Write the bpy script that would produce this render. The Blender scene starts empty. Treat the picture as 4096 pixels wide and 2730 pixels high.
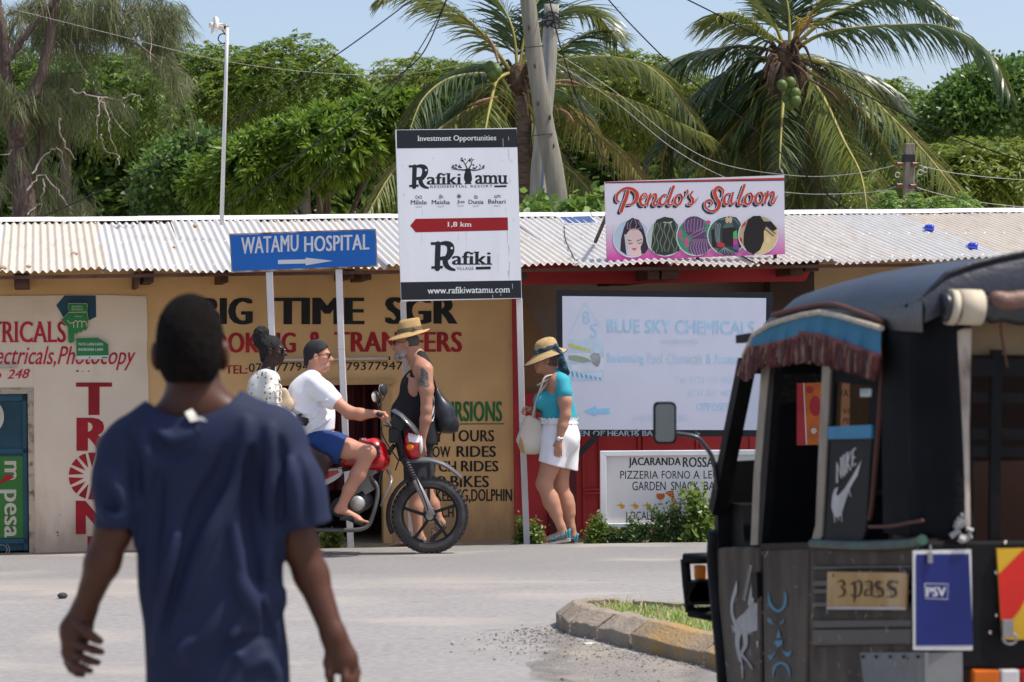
import bpy,math,random
import numpy as np
from mathutils import Vector,Matrix
R=math.radians
scene=bpy.context.scene
COL=scene.collection

# ------------------------------------------------------------------ camera, world, sun, exposure
CAM=np.array((0.0,0.0,1.55))
F_PX,CX,CY=9700.0,2048.0,1365.0           # focal length and centre in pixels of the 4096 px wide photograph
PITCH,ROLL=math.atan(58/F_PX),R(0.7)
cam_d=bpy.data.cameras.new('camera')
cam=bpy.data.objects.new('camera',cam_d);COL.objects.link(cam);scene.camera=cam
cam.matrix_world=Matrix.Translation(CAM) @ Matrix.Rotation(R(90)+PITCH,4,'X') @ Matrix.Rotation(-ROLL,4,'Z')
cam_d.sensor_width=36.0;cam_d.lens=F_PX/4096*36
cam_d.clip_start=0.1;cam_d.clip_end=1000
cam_d.dof.use_dof=True;cam_d.dof.focus_distance=20.3;cam_d.dof.aperture_fstop=5.6
SUN_EL,SUN_AZ=R(63),R(97)                    # azimuth from +Y (away from the camera) towards +X (right)
SUN_DIR=Vector((math.sin(SUN_AZ)*math.cos(SUN_EL),math.cos(SUN_AZ)*math.cos(SUN_EL),math.sin(SUN_EL)))
world=bpy.data.worlds.new('World');scene.world=world;world.use_nodes=True
nt=world.node_tree;bg=nt.nodes['Background']
sky=nt.nodes.new('ShaderNodeTexSky');sky.sky_type='NISHITA';sky.sun_disc=False
sky.sun_elevation=SUN_EL;sky.sun_rotation=SUN_AZ;sky.air_density=1.0;sky.dust_density=2.4;sky.ozone_density=5.0
tint=nt.nodes.new('ShaderNodeMix');tint.data_type='RGBA';tint.blend_type='MULTIPLY';tint.inputs['Factor'].default_value=1.0
_ti=[i for i in tint.inputs if i.type == 'RGBA'];nt.links.new(sky.outputs[0],_ti[0]);_ti[1].default_value=(1.27,1.11,1.03,1)      # the photograph's warm white balance
nt.links.new([o for o in tint.outputs if o.type == 'RGBA'][0],bg.inputs[0]);bg.inputs[1].default_value=0.15
sun_d=bpy.data.lights.new('sun','SUN');sun_d.energy=3.8;sun_d.angle=R(0.53);sun_d.color=(1,.95,.87)
sun=bpy.data.objects.new('sun',sun_d);COL.objects.link(sun)
sun.rotation_euler=SUN_DIR.to_track_quat('Z','Y').to_euler()
vs=scene.view_settings
vs.view_transform='Standard';vs.look='None';vs.gamma=1;vs.use_curve_mapping=False;vs.exposure=0.32
cy=scene.cycles
cy.max_bounces=6;cy.diffuse_bounces=3;cy.glossy_bounces=3;cy.transmission_bounces=4;cy.transparent_max_bounces=6
cy.use_denoising=True

# ------------------------------------------------------------------ pixel helpers
_m=np.array(cam.matrix_world.to_3x3())
RIGHT,UP,FWD=_m[:,0],_m[:,1],-_m[:,2]
def ray(px,py): return FWD+RIGHT*((px-CX)/F_PX)-UP*((py-CY)/F_PX)
def at(px,py,Y):
    d=ray(px,py);return CAM+d*(Y/d[1])
def ground(px,py,z=0.0):
    d=ray(px,py);return CAM+d*((z-CAM[2])/d[2])
class Plane:
    def __init__(s,p,n):
        s.p=np.array(p,float);s.n=np.array(n,float)/np.linalg.norm(n)
    def hit(s,px,py,off=0.0):
        d=ray(px,py);return CAM+d*(np.dot(s.p+s.n*off-CAM,s.n)/np.dot(d,s.n))
def facing(Y,turn=0.0): return Plane((0,Y,0),(math.sin(turn),-math.cos(turn),0))

# ------------------------------------------------------------------ mesh helpers
def unit(v):
    v=np.asarray(v,float);return v/(np.linalg.norm(v)+1e-12)
def frame_of(d):
    d=unit(d);a=np.array((0,0,1.0)) if abs(d[2])<.9 else np.array((1.0,0,0))
    u=unit(np.cross(a,d));return u,np.cross(d,u),d
def catmull(P,n=6,closed=False):
    P=np.asarray(P,float);out=[];N=len(P)
    for i in range(N if closed else N-1):
        if closed: p0,p1,p2,p3=P[(i-1) %N],P[i],P[(i+1) %N],P[(i+2) %N]
        else: p0,p1,p2,p3=P[max(i-1,0)],P[i],P[i+1],P[min(i+2,N-1)]
        for k in range(n):
            t=k/n
            out.append(.5*(2*p1+(p2-p0)*t+(2*p0-5*p1+4*p2-p3)*t*t+(3*p1-p0-3*p2+p3)*t ** 3))
    if not closed: out.append(P[-1])
    return np.array(out)
class MB:
    def __init__(s): s.v,s.f,s.mi,s.n=[],[],[],0
    def add(s,V,Fs,mi=0):
        V=np.asarray(V,float).reshape(-1,3);s.v.append(V)
        b=s.n;s.f.extend([tuple(i+b for i in f) for f in Fs]);s.mi.extend([mi]*len(Fs));s.n += len(V);return s
    def box(s,c,size,rot=None,mi=0):
        h=np.array(size)/2
        V=np.array([(x,y,z) for x in (-1,1) for y in (-1,1) for z in (-1,1)])*h
        if rot is not None: V=V @ np.array(rot).T
        return s.add(V+np.array(c),[(0,1,3,2),(4,6,7,5),(0,4,5,1),(2,3,7,6),(0,2,6,4),(1,5,7,3)],mi)
    def bar(s,a,b,w,h=None,mi=0):
        a,b=np.array(a,float),np.array(b,float);u,v,d=frame_of(b-a)
        return s.box((a+b)/2,(w,h or w,np.linalg.norm(b-a)),np.stack((u,v,d),1),mi)
    def prism(s,poly,vec,mi=0):
        P=np.asarray(poly,float);n=len(P)
        return s.add(np.vstack((P,P+np.array(vec))),[tuple(range(n)),tuple(range(2*n-1,n-1,-1))]+
                     [(i,i+n,(i+1) %n+n,(i+1) %n) for i in range(n)],mi)
    def poly(s,P,mi=0): return s.add(P,[tuple(range(len(P)))],mi)
    def tube(s,P,r,n=8,mi=0,flat=None,caps=True):
        P=np.asarray(P,float);N=len(P);r=np.broadcast_to(np.asarray(r,float),(N,))
        T=np.gradient(P,axis=0);u=None;V=[]
        an=np.arange(n)*2*math.pi/n
        for i in range(N):
            t=unit(T[i])
            if u is None: u=frame_of(t)[0]
            u=unit(u-t*np.dot(u,t));w=np.cross(t,u)
            V.append(P[i]+r[i]*(np.cos(an)[:,None]*u+np.sin(an)[:,None]*w*(flat or 1)))
        fs=[(i*n+k,i*n+(k+1) %n,(i+1)*n+(k+1) %n,(i+1)*n+k) for i in range(N-1) for k in range(n)]
        if caps: fs += [tuple(range(n-1,-1,-1)),tuple(range((N-1)*n,N*n))]
        return s.add(np.vstack(V),fs,mi)
    def ell(s,c,r,rot=None,nu=14,nv=9,mi=0):
        V=[(0,0,1)]+[(math.sin(a)*math.cos(b),math.sin(a)*math.sin(b),math.cos(a)) for a in [math.pi*i/nv for i in range(1,nv)] for b in [2*math.pi*j/nu for j in range(nu)]]+[(0,0,-1)]
        V=np.array(V)*np.broadcast_to(np.array(r,float),(3,))
        if rot is not None: V=V @ np.array(rot).T
        L=len(V)-1
        fs=[(0,1+j,1+(j+1) %nu) for j in range(nu)]+[(L,L-nu+(j+1) %nu,L-nu+j) for j in range(nu)]
        fs += [(1+i*nu+j,1+(i+1)*nu+j,1+(i+1)*nu+(j+1) %nu,1+i*nu+(j+1) %nu) for i in range(nv-2) for j in range(nu)]
        return s.add(V+np.array(c),fs,mi)
    def lathe(s,prof,c,axis=(0,0,1),n=24,mi=0,closed=False):
        u,w,d=frame_of(axis);c=np.array(c,float);V=[];N=len(prof)
        for (r,z) in prof:
            for k in range(n):
                a=2*math.pi*k/n;V.append(c+d*z+r*(math.cos(a)*u+math.sin(a)*w))
        m=N if closed else N-1
        return s.add(V,[(i*n+k,i*n+(k+1) %n,((i+1) %N)*n+(k+1) %n,((i+1) %N)*n+k) for i in range(m) for k in range(n)],mi)
    def build(s,name,m,parent=None,smooth=False,bevel=0,label=None):
        V=np.vstack(s.v) if s.v else np.zeros((0,3))
        if parent is not None:
            V=V-np.array(world_loc(parent))
        me=bpy.data.meshes.new(name);me.from_pydata(V.tolist(),[],s.f)
        for x in (m if isinstance(m,(list,tuple)) else [m]): me.materials.append(x)
        if any(s.mi): me.polygons.foreach_set('material_index',s.mi)
        if smooth: me.polygons.foreach_set('use_smooth',[True]*len(me.polygons))
        me.update()
        o=bpy.data.objects.new(name,me);COL.objects.link(o)
        if parent is not None: o.parent=parent
        if bevel:
            b=o.modifiers.new('bevel','BEVEL');b.width=bevel;b.segments=2;b.limit_method='ANGLE'
        if label: o['label']=label
        return o
def fast_mesh(name,V,Q,m,parent=None,smooth=False,MI=None):
    """V (n,3), Q (m,3|4) int arrays -> object"""
    V=np.asarray(V,np.float32);Q=np.asarray(Q,np.int32)
    if parent is not None: V=V-np.array(world_loc(parent),np.float32)
    k=Q.shape[1];me=bpy.data.meshes.new(name)
    me.vertices.add(len(V));me.vertices.foreach_set('co',V.ravel())
    me.loops.add(Q.size);me.loops.foreach_set('vertex_index',Q.ravel())
    me.polygons.add(len(Q));me.polygons.foreach_set('loop_start',np.arange(0,Q.size,k,dtype=np.int32));me.polygons.foreach_set('loop_total',np.full(len(Q),k,np.int32))
    for x in (m if isinstance(m,(list,tuple)) else [m]): me.materials.append(x)
    if MI is not None: me.polygons.foreach_set('material_index',np.asarray(MI,np.int32))
    if smooth: me.polygons.foreach_set('use_smooth',np.ones(len(Q),bool))
    me.update(calc_edges=True)
    o=bpy.data.objects.new(name,me);COL.objects.link(o)
    if parent is not None: o.parent=parent
    return o
def world_loc(o):
    l=np.zeros(3)
    while o is not None:
        l += np.array(o.location);o=o.parent
    return l
def tag(o,label,cat,group=None):
    o['label']=label;o['category']=cat
    if group: o['group']=group
    return o
def thing(name,loc,label,cat,group=None):
    o=bpy.data.objects.new(name,None);COL.objects.link(o);o.location=tuple(loc);o.empty_display_size=.2
    return tag(o,label,cat,group)
def structure(o,kind='structure'):
    o['kind']=kind;return o

# ------------------------------------------------------------------ materials
def lin(c): return tuple(((x/255)/12.92 if x/255 <= .04045 else ((x/255+.055)/1.055) ** 2.4) for x in c)
MATS={}
def mat(name,col,rough=.6,var=.1,scale=4.0,bump=0.0,bscale=60.0,metal=0.0,spec=.35,dirt=None,dscale=2.0,damt=.5,fine=0.0,stretch=None,trans=0.0,coat=0.0):
    """col linear rgb; var = mottling; dirt = second colour mixed in by a blotchy noise"""
    if name in MATS: return MATS[name]
    m=bpy.data.materials.new(name);m.use_nodes=True;N=m.node_tree.nodes;L=m.node_tree.links
    b=N['Principled BSDF'];b.inputs['Roughness'].default_value=rough;b.inputs['Metallic'].default_value=metal
    b.inputs['Specular IOR Level'].default_value=spec;b.inputs['Coat Weight'].default_value=coat
    tc=N.new('ShaderNodeTexCoord');src=tc.outputs['Object']
    if stretch:
        mp=N.new('ShaderNodeMapping');mp.inputs['Scale'].default_value=stretch;L.new(src,mp.inputs[0]);src=mp.outputs[0]
    def noise(sc,det=4):
        n=N.new('ShaderNodeTexNoise');n.inputs['Scale'].default_value=sc;n.inputs['Detail'].default_value=det;L.new(src,n.inputs['Vector']);return n.outputs['Fac']
    def mix(fac,a,c,lo=.35,hi=.65):
        mr=N.new('ShaderNodeMapRange');mr.inputs['From Min'].default_value=lo;mr.inputs['From Max'].default_value=hi;L.new(fac,mr.inputs['Value'])
        x=N.new('ShaderNodeMix');x.data_type='RGBA';L.new(mr.outputs[0],x.inputs['Factor'])
        for v,k in ((a,'A'),(c,'B')):
            sk=[i for i in x.inputs if i.name == k and i.type == 'RGBA'][0]
            if hasattr(v,'is_linked'): L.new(v,sk)
            else: sk.default_value=(*v,1)
        return [o for o in x.outputs if o.type == 'RGBA'][0]
    c=mix(noise(scale),tuple(x*(1-var) for x in col),tuple(min(1,x*(1+var)) for x in col))
    if fine:
        c2=mix(noise(scale*22,2),tuple(x*(1-fine) for x in col),tuple(min(1,x*(1+fine)) for x in col))
        x=N.new('ShaderNodeMix');x.data_type='RGBA';x.inputs['Factor'].default_value=.5
        rg=[i for i in x.inputs if i.type == 'RGBA'];L.new(c,rg[0]);L.new(c2,rg[1]);c=[o for o in x.outputs if o.type == 'RGBA'][0]
    if dirt is not None:
        c=mix(noise(dscale,6),c,dirt,1-damt-.12,1-damt+.12)
    L.new(c,b.inputs['Base Color'])
    if bump:
        bp=N.new('ShaderNodeBump');bp.inputs['Strength'].default_value=bump;bp.inputs['Distance'].default_value=.02
        L.new(noise(bscale,5),bp.inputs['Height']);L.new(bp.outputs[0],b.inputs['Normal'])
    if trans:
        b.inputs['Transmission Weight'].default_value=trans
    MATS[name]=m;return m
def leaf_mat(name,dark,light,rough=.45,trans=.35,spec=.4,warm=None):
    if name in MATS: return MATS[name]
    m=bpy.data.materials.new(name);m.use_nodes=True;N=m.node_tree.nodes;L=m.node_tree.links
    b=N['Principled BSDF'];out=N['Material Output']
    b.inputs['Roughness'].default_value=rough;b.inputs['Specular IOR Level'].default_value=spec
    g=N.new('ShaderNodeNewGeometry');r=N.new('ShaderNodeValToRGB')
    L.new(g.outputs['Random Per Island'],r.inputs[0])
    r.color_ramp.elements[0].color=(*dark,1);r.color_ramp.elements[1].color=(*light,1)
    if warm is not None:
        e=r.color_ramp.elements.new(.93);e.color=(*light,1);r.color_ramp.elements[2].color=(*warm,1)
    L.new(r.outputs[0],b.inputs['Base Color'])
    t=N.new('ShaderNodeBsdfTranslucent');mx=N.new('ShaderNodeMixShader');mx.inputs[0].default_value=trans
    hs=N.new('ShaderNodeHueSaturation');hs.inputs['Value'].default_value=1.8;hs.inputs['Hue'].default_value=.485;L.new(r.outputs[0],hs.inputs['Color']);L.new(hs.outputs[0],t.inputs['Color'])
    L.new(b.outputs[0],mx.inputs[1]);L.new(t.outputs[0],mx.inputs[2]);L.new(mx.outputs[0],out.inputs['Surface'])
    MATS[name]=m;return m

# ------------------------------------------------------------------ lettering
_tc={}
LIFT=1.0           # share of the layer offsets at which paint and prints lie above a board
def glyphs(body,bold=0.0,shear=0.0,spacing=1.0):
    k=(body,bold,shear,spacing)
    if k not in _tc:
        c=bpy.data.curves.new('t','FONT');c.body=body;c.offset=bold;c.shear=shear;c.space_character=spacing;c.resolution_u=3
        o=bpy.data.objects.new('t',c);me=bpy.data.meshes.new_from_object(o)
        V=np.array([v.co[:2] for v in me.vertices]);Fs=[tuple(p.vertices) for p in me.polygons]
        ec={}
        for p in Fs:
            for i in range(len(p)):
                e=tuple(sorted((p[i],p[(i+1) %len(p)])));ec[e]=ec.get(e,0)+1
        bd=[e for e,n in ec.items() if n == 1]
        bpy.data.objects.remove(o);bpy.data.curves.remove(c);bpy.data.meshes.remove(me)
        _tc[k]=(V,Fs,bd)
    return _tc[k]
def put_text(mb,body,box,pl,off=.004,bold=0.02,shear=0.0,slab=0.0,spacing=1.0,tilt=0.0,rot=0,mi=0):
    """box = (x0,y0,x1,y1) in photo pixels that the glyphs' outline fills; tilt = rise in px from left to right; rot=90: reads downwards"""
    fat=max(0.0,bold-.004);bold=0.0      # heavy weights: side by side copies instead of a big outline offset
    if fat:
        for i,dx in enumerate((-fat,fat) if fat<.025 else (-fat,fat,0) if fat<.04 else (-fat,fat,-fat/3,fat/3)):
            _text(mb,body,box,pl,off+.0004*i,bold,shear,slab,spacing,tilt,rot,mi,dx,fat)
    else: _text(mb,body,box,pl,off,bold,shear,slab,spacing,tilt,rot,mi,0,0)
def _text(mb,body,box,pl,off,bold,shear,slab,spacing,tilt,rot,mi,dx,fat):
    V,Fs,bd=glyphs(body,bold,shear,spacing*(1+fat));V=V.copy();Fs=list(Fs)
    lo,hi=V.min(0),V.max(0)
    if slab:
        nv=[];ys=sorted(set(np.round(V[:,1],2)))
        for a,b in bd:
            if abs(V[a,1]-V[b,1])<2e-3 and .05<abs(V[a,0]-V[b,0])<.22:
                x0,x1=sorted((V[a,0],V[b,0]));y=V[a,1]
                if abs(y)<.02+bold*1.2: nv.append((x0-slab,x1+slab,y,y+slab*.9))
                elif y>.4 and (abs(y-hi[1])<.02 or abs(y-.53)<.06 or abs(y-.7)<.07): nv.append((x0-slab,x1+slab*.3,y-slab*.9,y))
        for x0,x1,y0,y1 in nv:
            n=len(V);V=np.vstack((V,[(x0,y0),(x1,y0),(x1,y1),(x0,y1)]));Fs.append((n,n+1,n+2,n+3))
    u=(V[:,0]+dx-lo[0]+fat)/(hi[0]-lo[0]+2*fat);v=(V[:,1]-lo[1])/(hi[1]-lo[1])
    x0,y0,x1,y1=box
    if rot == 90: X,Yp=x0+v*(x1-x0),y0+u*(y1-y0)
    else: X,Yp=x0+u*(x1-x0),y1-v*(y1-y0)-tilt*u
    k=len(glyphs(body,bold,shear,spacing*(1+fat))[0])
    P=[pl.hit(a,b,LIFT*(off+(.0006 if i >= k else 0.0))) for i,(a,b) in enumerate(zip(X,Yp))]
    mb.add(P,Fs,mi)
def px_poly(mb,pts,pl,off=.004,mi=0): mb.add([pl.hit(a,b,LIFT*off) for a,b in pts],[tuple(range(len(pts)))],mi)
def px_disc(mb,c,r,pl,off=.004,n=28,r2=None,mi=0,a0=0,a1=2*math.pi):
    r2=r2 or r
    px_poly(mb,[(c[0]+r*math.cos(a0+(a1-a0)*i/n),c[1]+r2*math.sin(a0+(a1-a0)*i/n)) for i in range(n)],pl,off,mi)
_so=[0]
def px_stroke(mb,pts,w,pl,off=.004,n=5,mi=0,curve=True):
    """ribbon of pixel width w (number or list per control point) along a spline of photo pixels, rounded ends"""
    P=np.asarray(pts,float);W=np.broadcast_to(np.asarray(w,float),(len(P),))
    A=np.column_stack((P,W));A=catmull(A,n) if curve and len(P)>2 else A
    _so[0]=(_so[0]+1) %9;off=off+_so[0]*.0002
    T=np.gradient(A[:,:2],axis=0);T /= np.linalg.norm(T,axis=1)[:,None]+1e-9
    Nn=np.column_stack((-T[:,1],T[:,0]))*(A[:,2:3]/2)
    Lp,Rp=A[:,:2]+Nn,A[:,:2]-Nn;k=len(A)
    e0=[A[0,:2]+A[0,2]/2*(math.cos(t)*-T[0]+math.sin(t)*np.array((-T[0,1],T[0,0]))) for t in (-1.0,-.4,.4,1.0)]
    e1=[A[-1,:2]+A[-1,2]/2*(math.cos(t)*T[-1]+math.sin(t)*np.array((-T[-1,1],T[-1,0]))) for t in (1.0,.4,-.4,-1.0)]
    pts2=list(Lp)+list(Rp)+e0+e1
    fs=[(i,i+1,k+i+1,k+i) for i in range(k-1)]+[(k,2*k,2*k+1,2*k+2,2*k+3,0),(k-1,2*k+4,2*k+5,2*k+6,2*k+7,2*k-1)]
    mb.add([pl.hit(a,b,LIFT*off) for a,b in pts2],fs,mi)
rnd=random.Random(7);nrng=np.random.default_rng(7)

def base_grime(m,z0,z1,col,amt=.7,sc=3.0):
    """splash dirt along the foot of a wall"""
    N=m.node_tree.nodes;L=m.node_tree.links;b=N['Principled BSDF'];src=b.inputs['Base Color'].links[0].from_socket
    g=N.new('ShaderNodeNewGeometry');sp=N.new('ShaderNodeSeparateXYZ');L.new(g.outputs['Position'],sp.inputs[0])
    n=N.new('ShaderNodeTexNoise');n.inputs['Scale'].default_value=sc;n.inputs['Detail'].default_value=7;mp=N.new('ShaderNodeMapping');mp.inputs['Scale'].default_value=(1.6,1.6,.5);L.new(g.outputs['Position'],mp.inputs[0]);L.new(mp.outputs[0],n.inputs['Vector'])
    r=N.new('ShaderNodeMapRange');r.inputs['From Min'].default_value=z1;r.inputs['From Max'].default_value=z0;L.new(sp.outputs['Z'],r.inputs[0])
    a=N.new('ShaderNodeMath');a.operation='MULTIPLY_ADD';L.new(r.outputs[0],a.inputs[0]);a.inputs[1].default_value=.55;L.new(n.outputs['Fac'],a.inputs[2])
    r2=N.new('ShaderNodeMapRange');r2.interpolation_type='SMOOTHSTEP';r2.inputs['From Min'].default_value=.62;r2.inputs['From Max'].default_value=1.05;r2.inputs['To Max'].default_value=amt;L.new(a.outputs[0],r2.inputs[0])
    x=N.new('ShaderNodeMix');x.data_type='RGBA';L.new(r2.outputs[0],x.inputs['Factor']);c=[i for i in x.inputs if i.type == 'RGBA'];L.new(src,c[0]);c[1].default_value=(*col,1);L.new([o for o in x.outputs if o.type == 'RGBA'][0],b.inputs['Base Color'])
# ------------------------------------------------------------------ ground
M_road=mat('worn grey asphalt',(.270,.259,.247),rough=.9,var=.10,scale=.9,bump=.35,bscale=110,spec=.15,fine=.20,dirt=(.40,.36,.30),dscale=.6,damt=.30)
M_verge=mat('sandy soil',(.30,.24,.16),rough=.95,var=.2,scale=2,bump=.5,bscale=40,fine=.2)
M_gravel=mat('sandy gravel',(.262,.243,.218),rough=.95,var=.14,scale=3,bump=1.0,bscale=90,fine=.40,dirt=(.36,.315,.25),dscale=1.6,damt=.40)
def road_edge(x): return 19.9+(min(x,0)*.115)+.012*math.sin(x*7.1)+.01*math.sin(x*17.3)
g=MB()
xs=np.concatenate(([-400,-60],np.arange(-9,9.01,.1),[60,400]))
for i in range(len(xs)-1):
    a,b=xs[i],xs[i+1];ya,yb=road_edge(max(-12,min(12,a))),road_edge(max(-12,min(12,b)))
    g.add([(a,-60,0),(b,-60,0),(b,yb,0),(a,ya,0),(a,ya+.03,-.03),(b,yb+.03,-.03),(b,yb+.18,-.13),(a,ya+.18,-.13)],[(0,1,2,3),(3,2,5,4),(4,5,6,7)])
structure(g.build('road',M_road))
g=MB();g.add([(-400,17,-.12),(400,17,-.12),(400,600,-.12),(-400,600,-.12)],[(0,1,2,3)])
structure(g.build('ground',M_verge))
# wheel tracks, stains and drifted sand mixed into the asphalt itself
def road_marks():
    N=M_road.node_tree.nodes;L=M_road.node_tree.links;b=N['Principled BSDF'];src=b.inputs['Base Color'].links[0].from_socket
    tc=N.new('ShaderNodeTexCoord');sp=N.new('ShaderNodeSeparateXYZ');L.new(tc.outputs['Object'],sp.inputs[0])
    def nz(scale,det,sx):
        m=N.new('ShaderNodeMapping');m.inputs['Scale'].default_value=(sx,1,1);n=N.new('ShaderNodeTexNoise');n.inputs['Scale'].default_value=scale;n.inputs['Detail'].default_value=det;L.new(tc.outputs['Object'],m.inputs[0]);L.new(m.outputs[0],n.inputs['Vector']);return n.outputs['Fac']
    def rng(v,a,b_,lo=0,hi=1):
        r=N.new('ShaderNodeMapRange');r.interpolation_type='SMOOTHSTEP';r.inputs['From Min'].default_value=a;r.inputs['From Max'].default_value=b_;r.inputs['To Min'].default_value=lo;r.inputs['To Max'].default_value=hi;L.new(v,r.inputs[0]);return r.outputs[0]
    def mul(a,c):
        m=N.new('ShaderNodeMath');m.operation='MULTIPLY';L.new(a,m.inputs[0])
        if hasattr(c,'is_linked'): L.new(c,m.inputs[1])
        else: m.inputs[1].default_value=c
        return m.outputs[0]
    def mix(f,a,col):
        x=N.new('ShaderNodeMix');x.data_type='RGBA';L.new(f,x.inputs['Factor']);r=[i for i in x.inputs if i.type == 'RGBA'];L.new(a,r[0]);r[1].default_value=(*col,1);return [o for o in x.outputs if o.type == 'RGBA'][0]
    y=sp.outputs['Y']
    far=mul(rng(y,16.9,17.6),.55);c=mix(far,src,(.195,.188,.180))                       # older, darker carriageway
    c=mix(mul(mul(rng(y,15.7,16.5),rng(y,17.6,16.9)),mul(rng(nz(1.6,7,.28),.46,.64),.5)),c,(.40,.355,.29))    # sand along its edge
    c=mix(mul(rng(nz(.55,6,.4),.54,.68),.35),c,(.22,.21,.20))                              # broad grey stains
    c=mix(mul(rng(nz(5.5,3,.5),.66,.74),.5),c,(.14,.135,.13))                              # small oil spots
    c=mix(mul(rng(nz(1.1,8,.5),.56,.70),.45),c,(.42,.385,.33))                             # dust film
    L.new(c,b.inputs['Base Color'])
road_marks()
base_px=[(2226,2497),(2238,2518),(2277,2541),(2389,2561),(2518,2597),(2622,2626),(2815,2668),(2960,2712),(3160,2775)]
bp_=np.array([ground(a,b)[:2] for a,b in base_px])
# gravel patch in front of the kerb island
gp=[(2050,2560),(2180,2500),(2260,2540),(2420,2590),(2700,2650),(2900,2700),(2960,2760),(2600,2860),(2300,2900),(2080,2800),(2120,2680)]
gp=catmull([ground(a,b)[:2] for a,b in gp],8,True)
def soft_edge(m):
    """the sandy patch thins out towards its rim"""
    N=m.node_tree.nodes;L=m.node_tree.links;tc=N.new('ShaderNodeTexCoord');mp=N.new('ShaderNodeMapping');mp.inputs['Location'].default_value=(-1,-1,0);mp.inputs['Scale'].default_value=(2,2,0);L.new(tc.outputs['Generated'],mp.inputs[0])
    ln=N.new('ShaderNodeVectorMath');ln.operation='LENGTH';L.new(mp.outputs[0],ln.inputs[0]);n=N.new('ShaderNodeTexNoise');n.inputs['Scale'].default_value=3.2;n.inputs['Detail'].default_value=8;L.new(tc.outputs['Object'],n.inputs['Vector'])
    a=N.new('ShaderNodeMath');a.operation='SUBTRACT';L.new(n.outputs['Fac'],a.inputs[0]);L.new(ln.outputs['Value'],a.inputs[1])
    r=N.new('ShaderNodeMapRange');r.inputs['From Min'].default_value=-.42;r.inputs['From Max'].default_value=.0;L.new(a.outputs[0],r.inputs[0]);L.new(r.outputs[0],N['Principled BSDF'].inputs['Alpha'])
g=MB();g.poly([(x+rnd.uniform(-.02,.02),y+rnd.uniform(-.03,.03),.004) for x,y in gp])
structure(g.build('gravel_ground',M_gravel));soft_edge(M_gravel)
g=MB()
lo,hi=np.array(gp).min(0),np.array(gp).max(0)
for k in range(1300):
    t_=rnd.random()*6;i_=min(int(t_),5);kp=bp_[i_]+(bp_[i_+1]-bp_[i_])*(t_-i_);dd_=abs(rnd.gauss(0,.36));x,y=kp[0]-dd_*.55+rnd.gauss(0,.1),kp[1]-dd_*.85;r=rnd.choice((.002,.0025,.003,.003,.004,.005,.0075))*(1 if rnd.random()<.95 else 1.8);
    g.ell((x,y,.004+r*.3),(r*rnd.uniform(.8,1.7),r*rnd.uniform(.7,1.2),r*.6),Matrix.Rotation(rnd.uniform(0,6),3,'Z') @ Matrix.Rotation(rnd.uniform(-.6,.6),3,'X'),nu=5,nv=3,mi=rnd.choice((0,1,1,2)))
structure(g.build('gravel',[mat('dark stone chips',(.21,.195,.175),.8),mat('grey stone chips',(.24,.22,.19),.8),mat('pale stone chips',(.40,.36,.30),.8)]),'stuff')
# loose stones and litter on the road
for (px,py,r,c,lab) in ((250,2395,.035,(.06,.06,.06),'small dark stone lying on the dusty road beside the walking man'),):
    g=MB();p=ground(px,py);g.ell((p[0],p[1],r*.55),(r,r*.8,r*.6),nu=9,nv=6)
    tag(g.build('stone',mat('dark stone',c,.8,bump=.4)),lab,'stone')
g=MB();p=ground(2355,2582);g.box((p[0],p[1],.008),(.05,.04,.008),Matrix.Rotation(.4,3,'Z'))
tag(g.build('paper_scrap',mat('white paper',(.75,.72,.6),.8)),'scrap of cream paper lying by the kerb of the island','litter')

# ------------------------------------------------------------------ kerb island
KERB_C=(.27,.225,.17)
M_kerb=mat('weathered kerb concrete',KERB_C,rough=.9,var=.25,scale=6,bump=.6,bscale=50,fine=.25,dirt=(.30,.19,.075),dscale=3.2,damt=.30)
M_kerb2=mat('weathered kerb concrete with old yellow paint',(.29,.22,.14),rough=.9,var=.25,scale=6,bump=.6,bscale=50,fine=.25,dirt=(.36,.205,.05),dscale=3.0,damt=.42)
island_c=bp_.mean(0)+np.array((.6,.9))
def kerb_block(a,b,na,nb,m,label,group,h=.145,far=False):
    """one kerb stone along a-b; na, nb = inward normals at the ends"""
    prof=[(0,0),(0,h*.52),(.105,h),(.19,h),(.19,-.02),(0,-.02)]
    mbk=MB();cnt=5;rings=[]
    e=unit(b-a)*.011;a2,b2=a+e,b-e
    for i in range(cnt+1):
        t=i/cnt;c=a2+(b2-a2)*t;n=unit(na+(nb-na)*t)
        rings.append([(c[0]+n[0]*d+rnd.uniform(-.007,.007),c[1]+n[1]*d+rnd.uniform(-.007,.007),z+(rnd.uniform(-.009,.006) if z>.01 else 0)) for d,z in prof])
    k=len(prof);V=[p for r in rings for p in r]
    fs=[(i*k+j,i*k+(j+1) %k,(i+1)*k+(j+1) %k,(i+1)*k+j) for i in range(cnt) for j in range(k)]+[tuple(range(k-1,-1,-1)),tuple(range(cnt*k,cnt*k+k))]
    mbk.add(V,fs)
    return tag(mbk.build('kerb_stone',m,bevel=.006),label,'kerb stone',group)
front=[bp_[0],bp_[1],bp_[2],bp_[3],bp_[4],bp_[6],bp_[8]]
nrm=[]
for i in range(len(front)):
    t=unit((front[min(i+1,len(front)-1)]-front[max(i-1,0)]));nrm.append(np.array((-t[1],t[0])))
nrm[0]=unit(np.array((1.0,.15)));nrm[1]=unit(np.array((.8,.6)))
klab=['short grey kerb stone at the rounded tip of the traffic island','grey kerb stone bending round the tip of the traffic island','plain grey kerb stone just after the bend of the island','grey kerb stone between two yellow stained joints of the island','longest yellow stained kerb stone along the front of the island','yellow kerb stone half hidden behind the black three wheeler']
for i in range(6):
    kerb_block(front[i],front[i+1],nrm[i],nrm[i+1],M_kerb2 if i in (4,5) else M_kerb,klab[i],'kerb stones of the traffic island')
nose_in=front[0]
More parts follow.
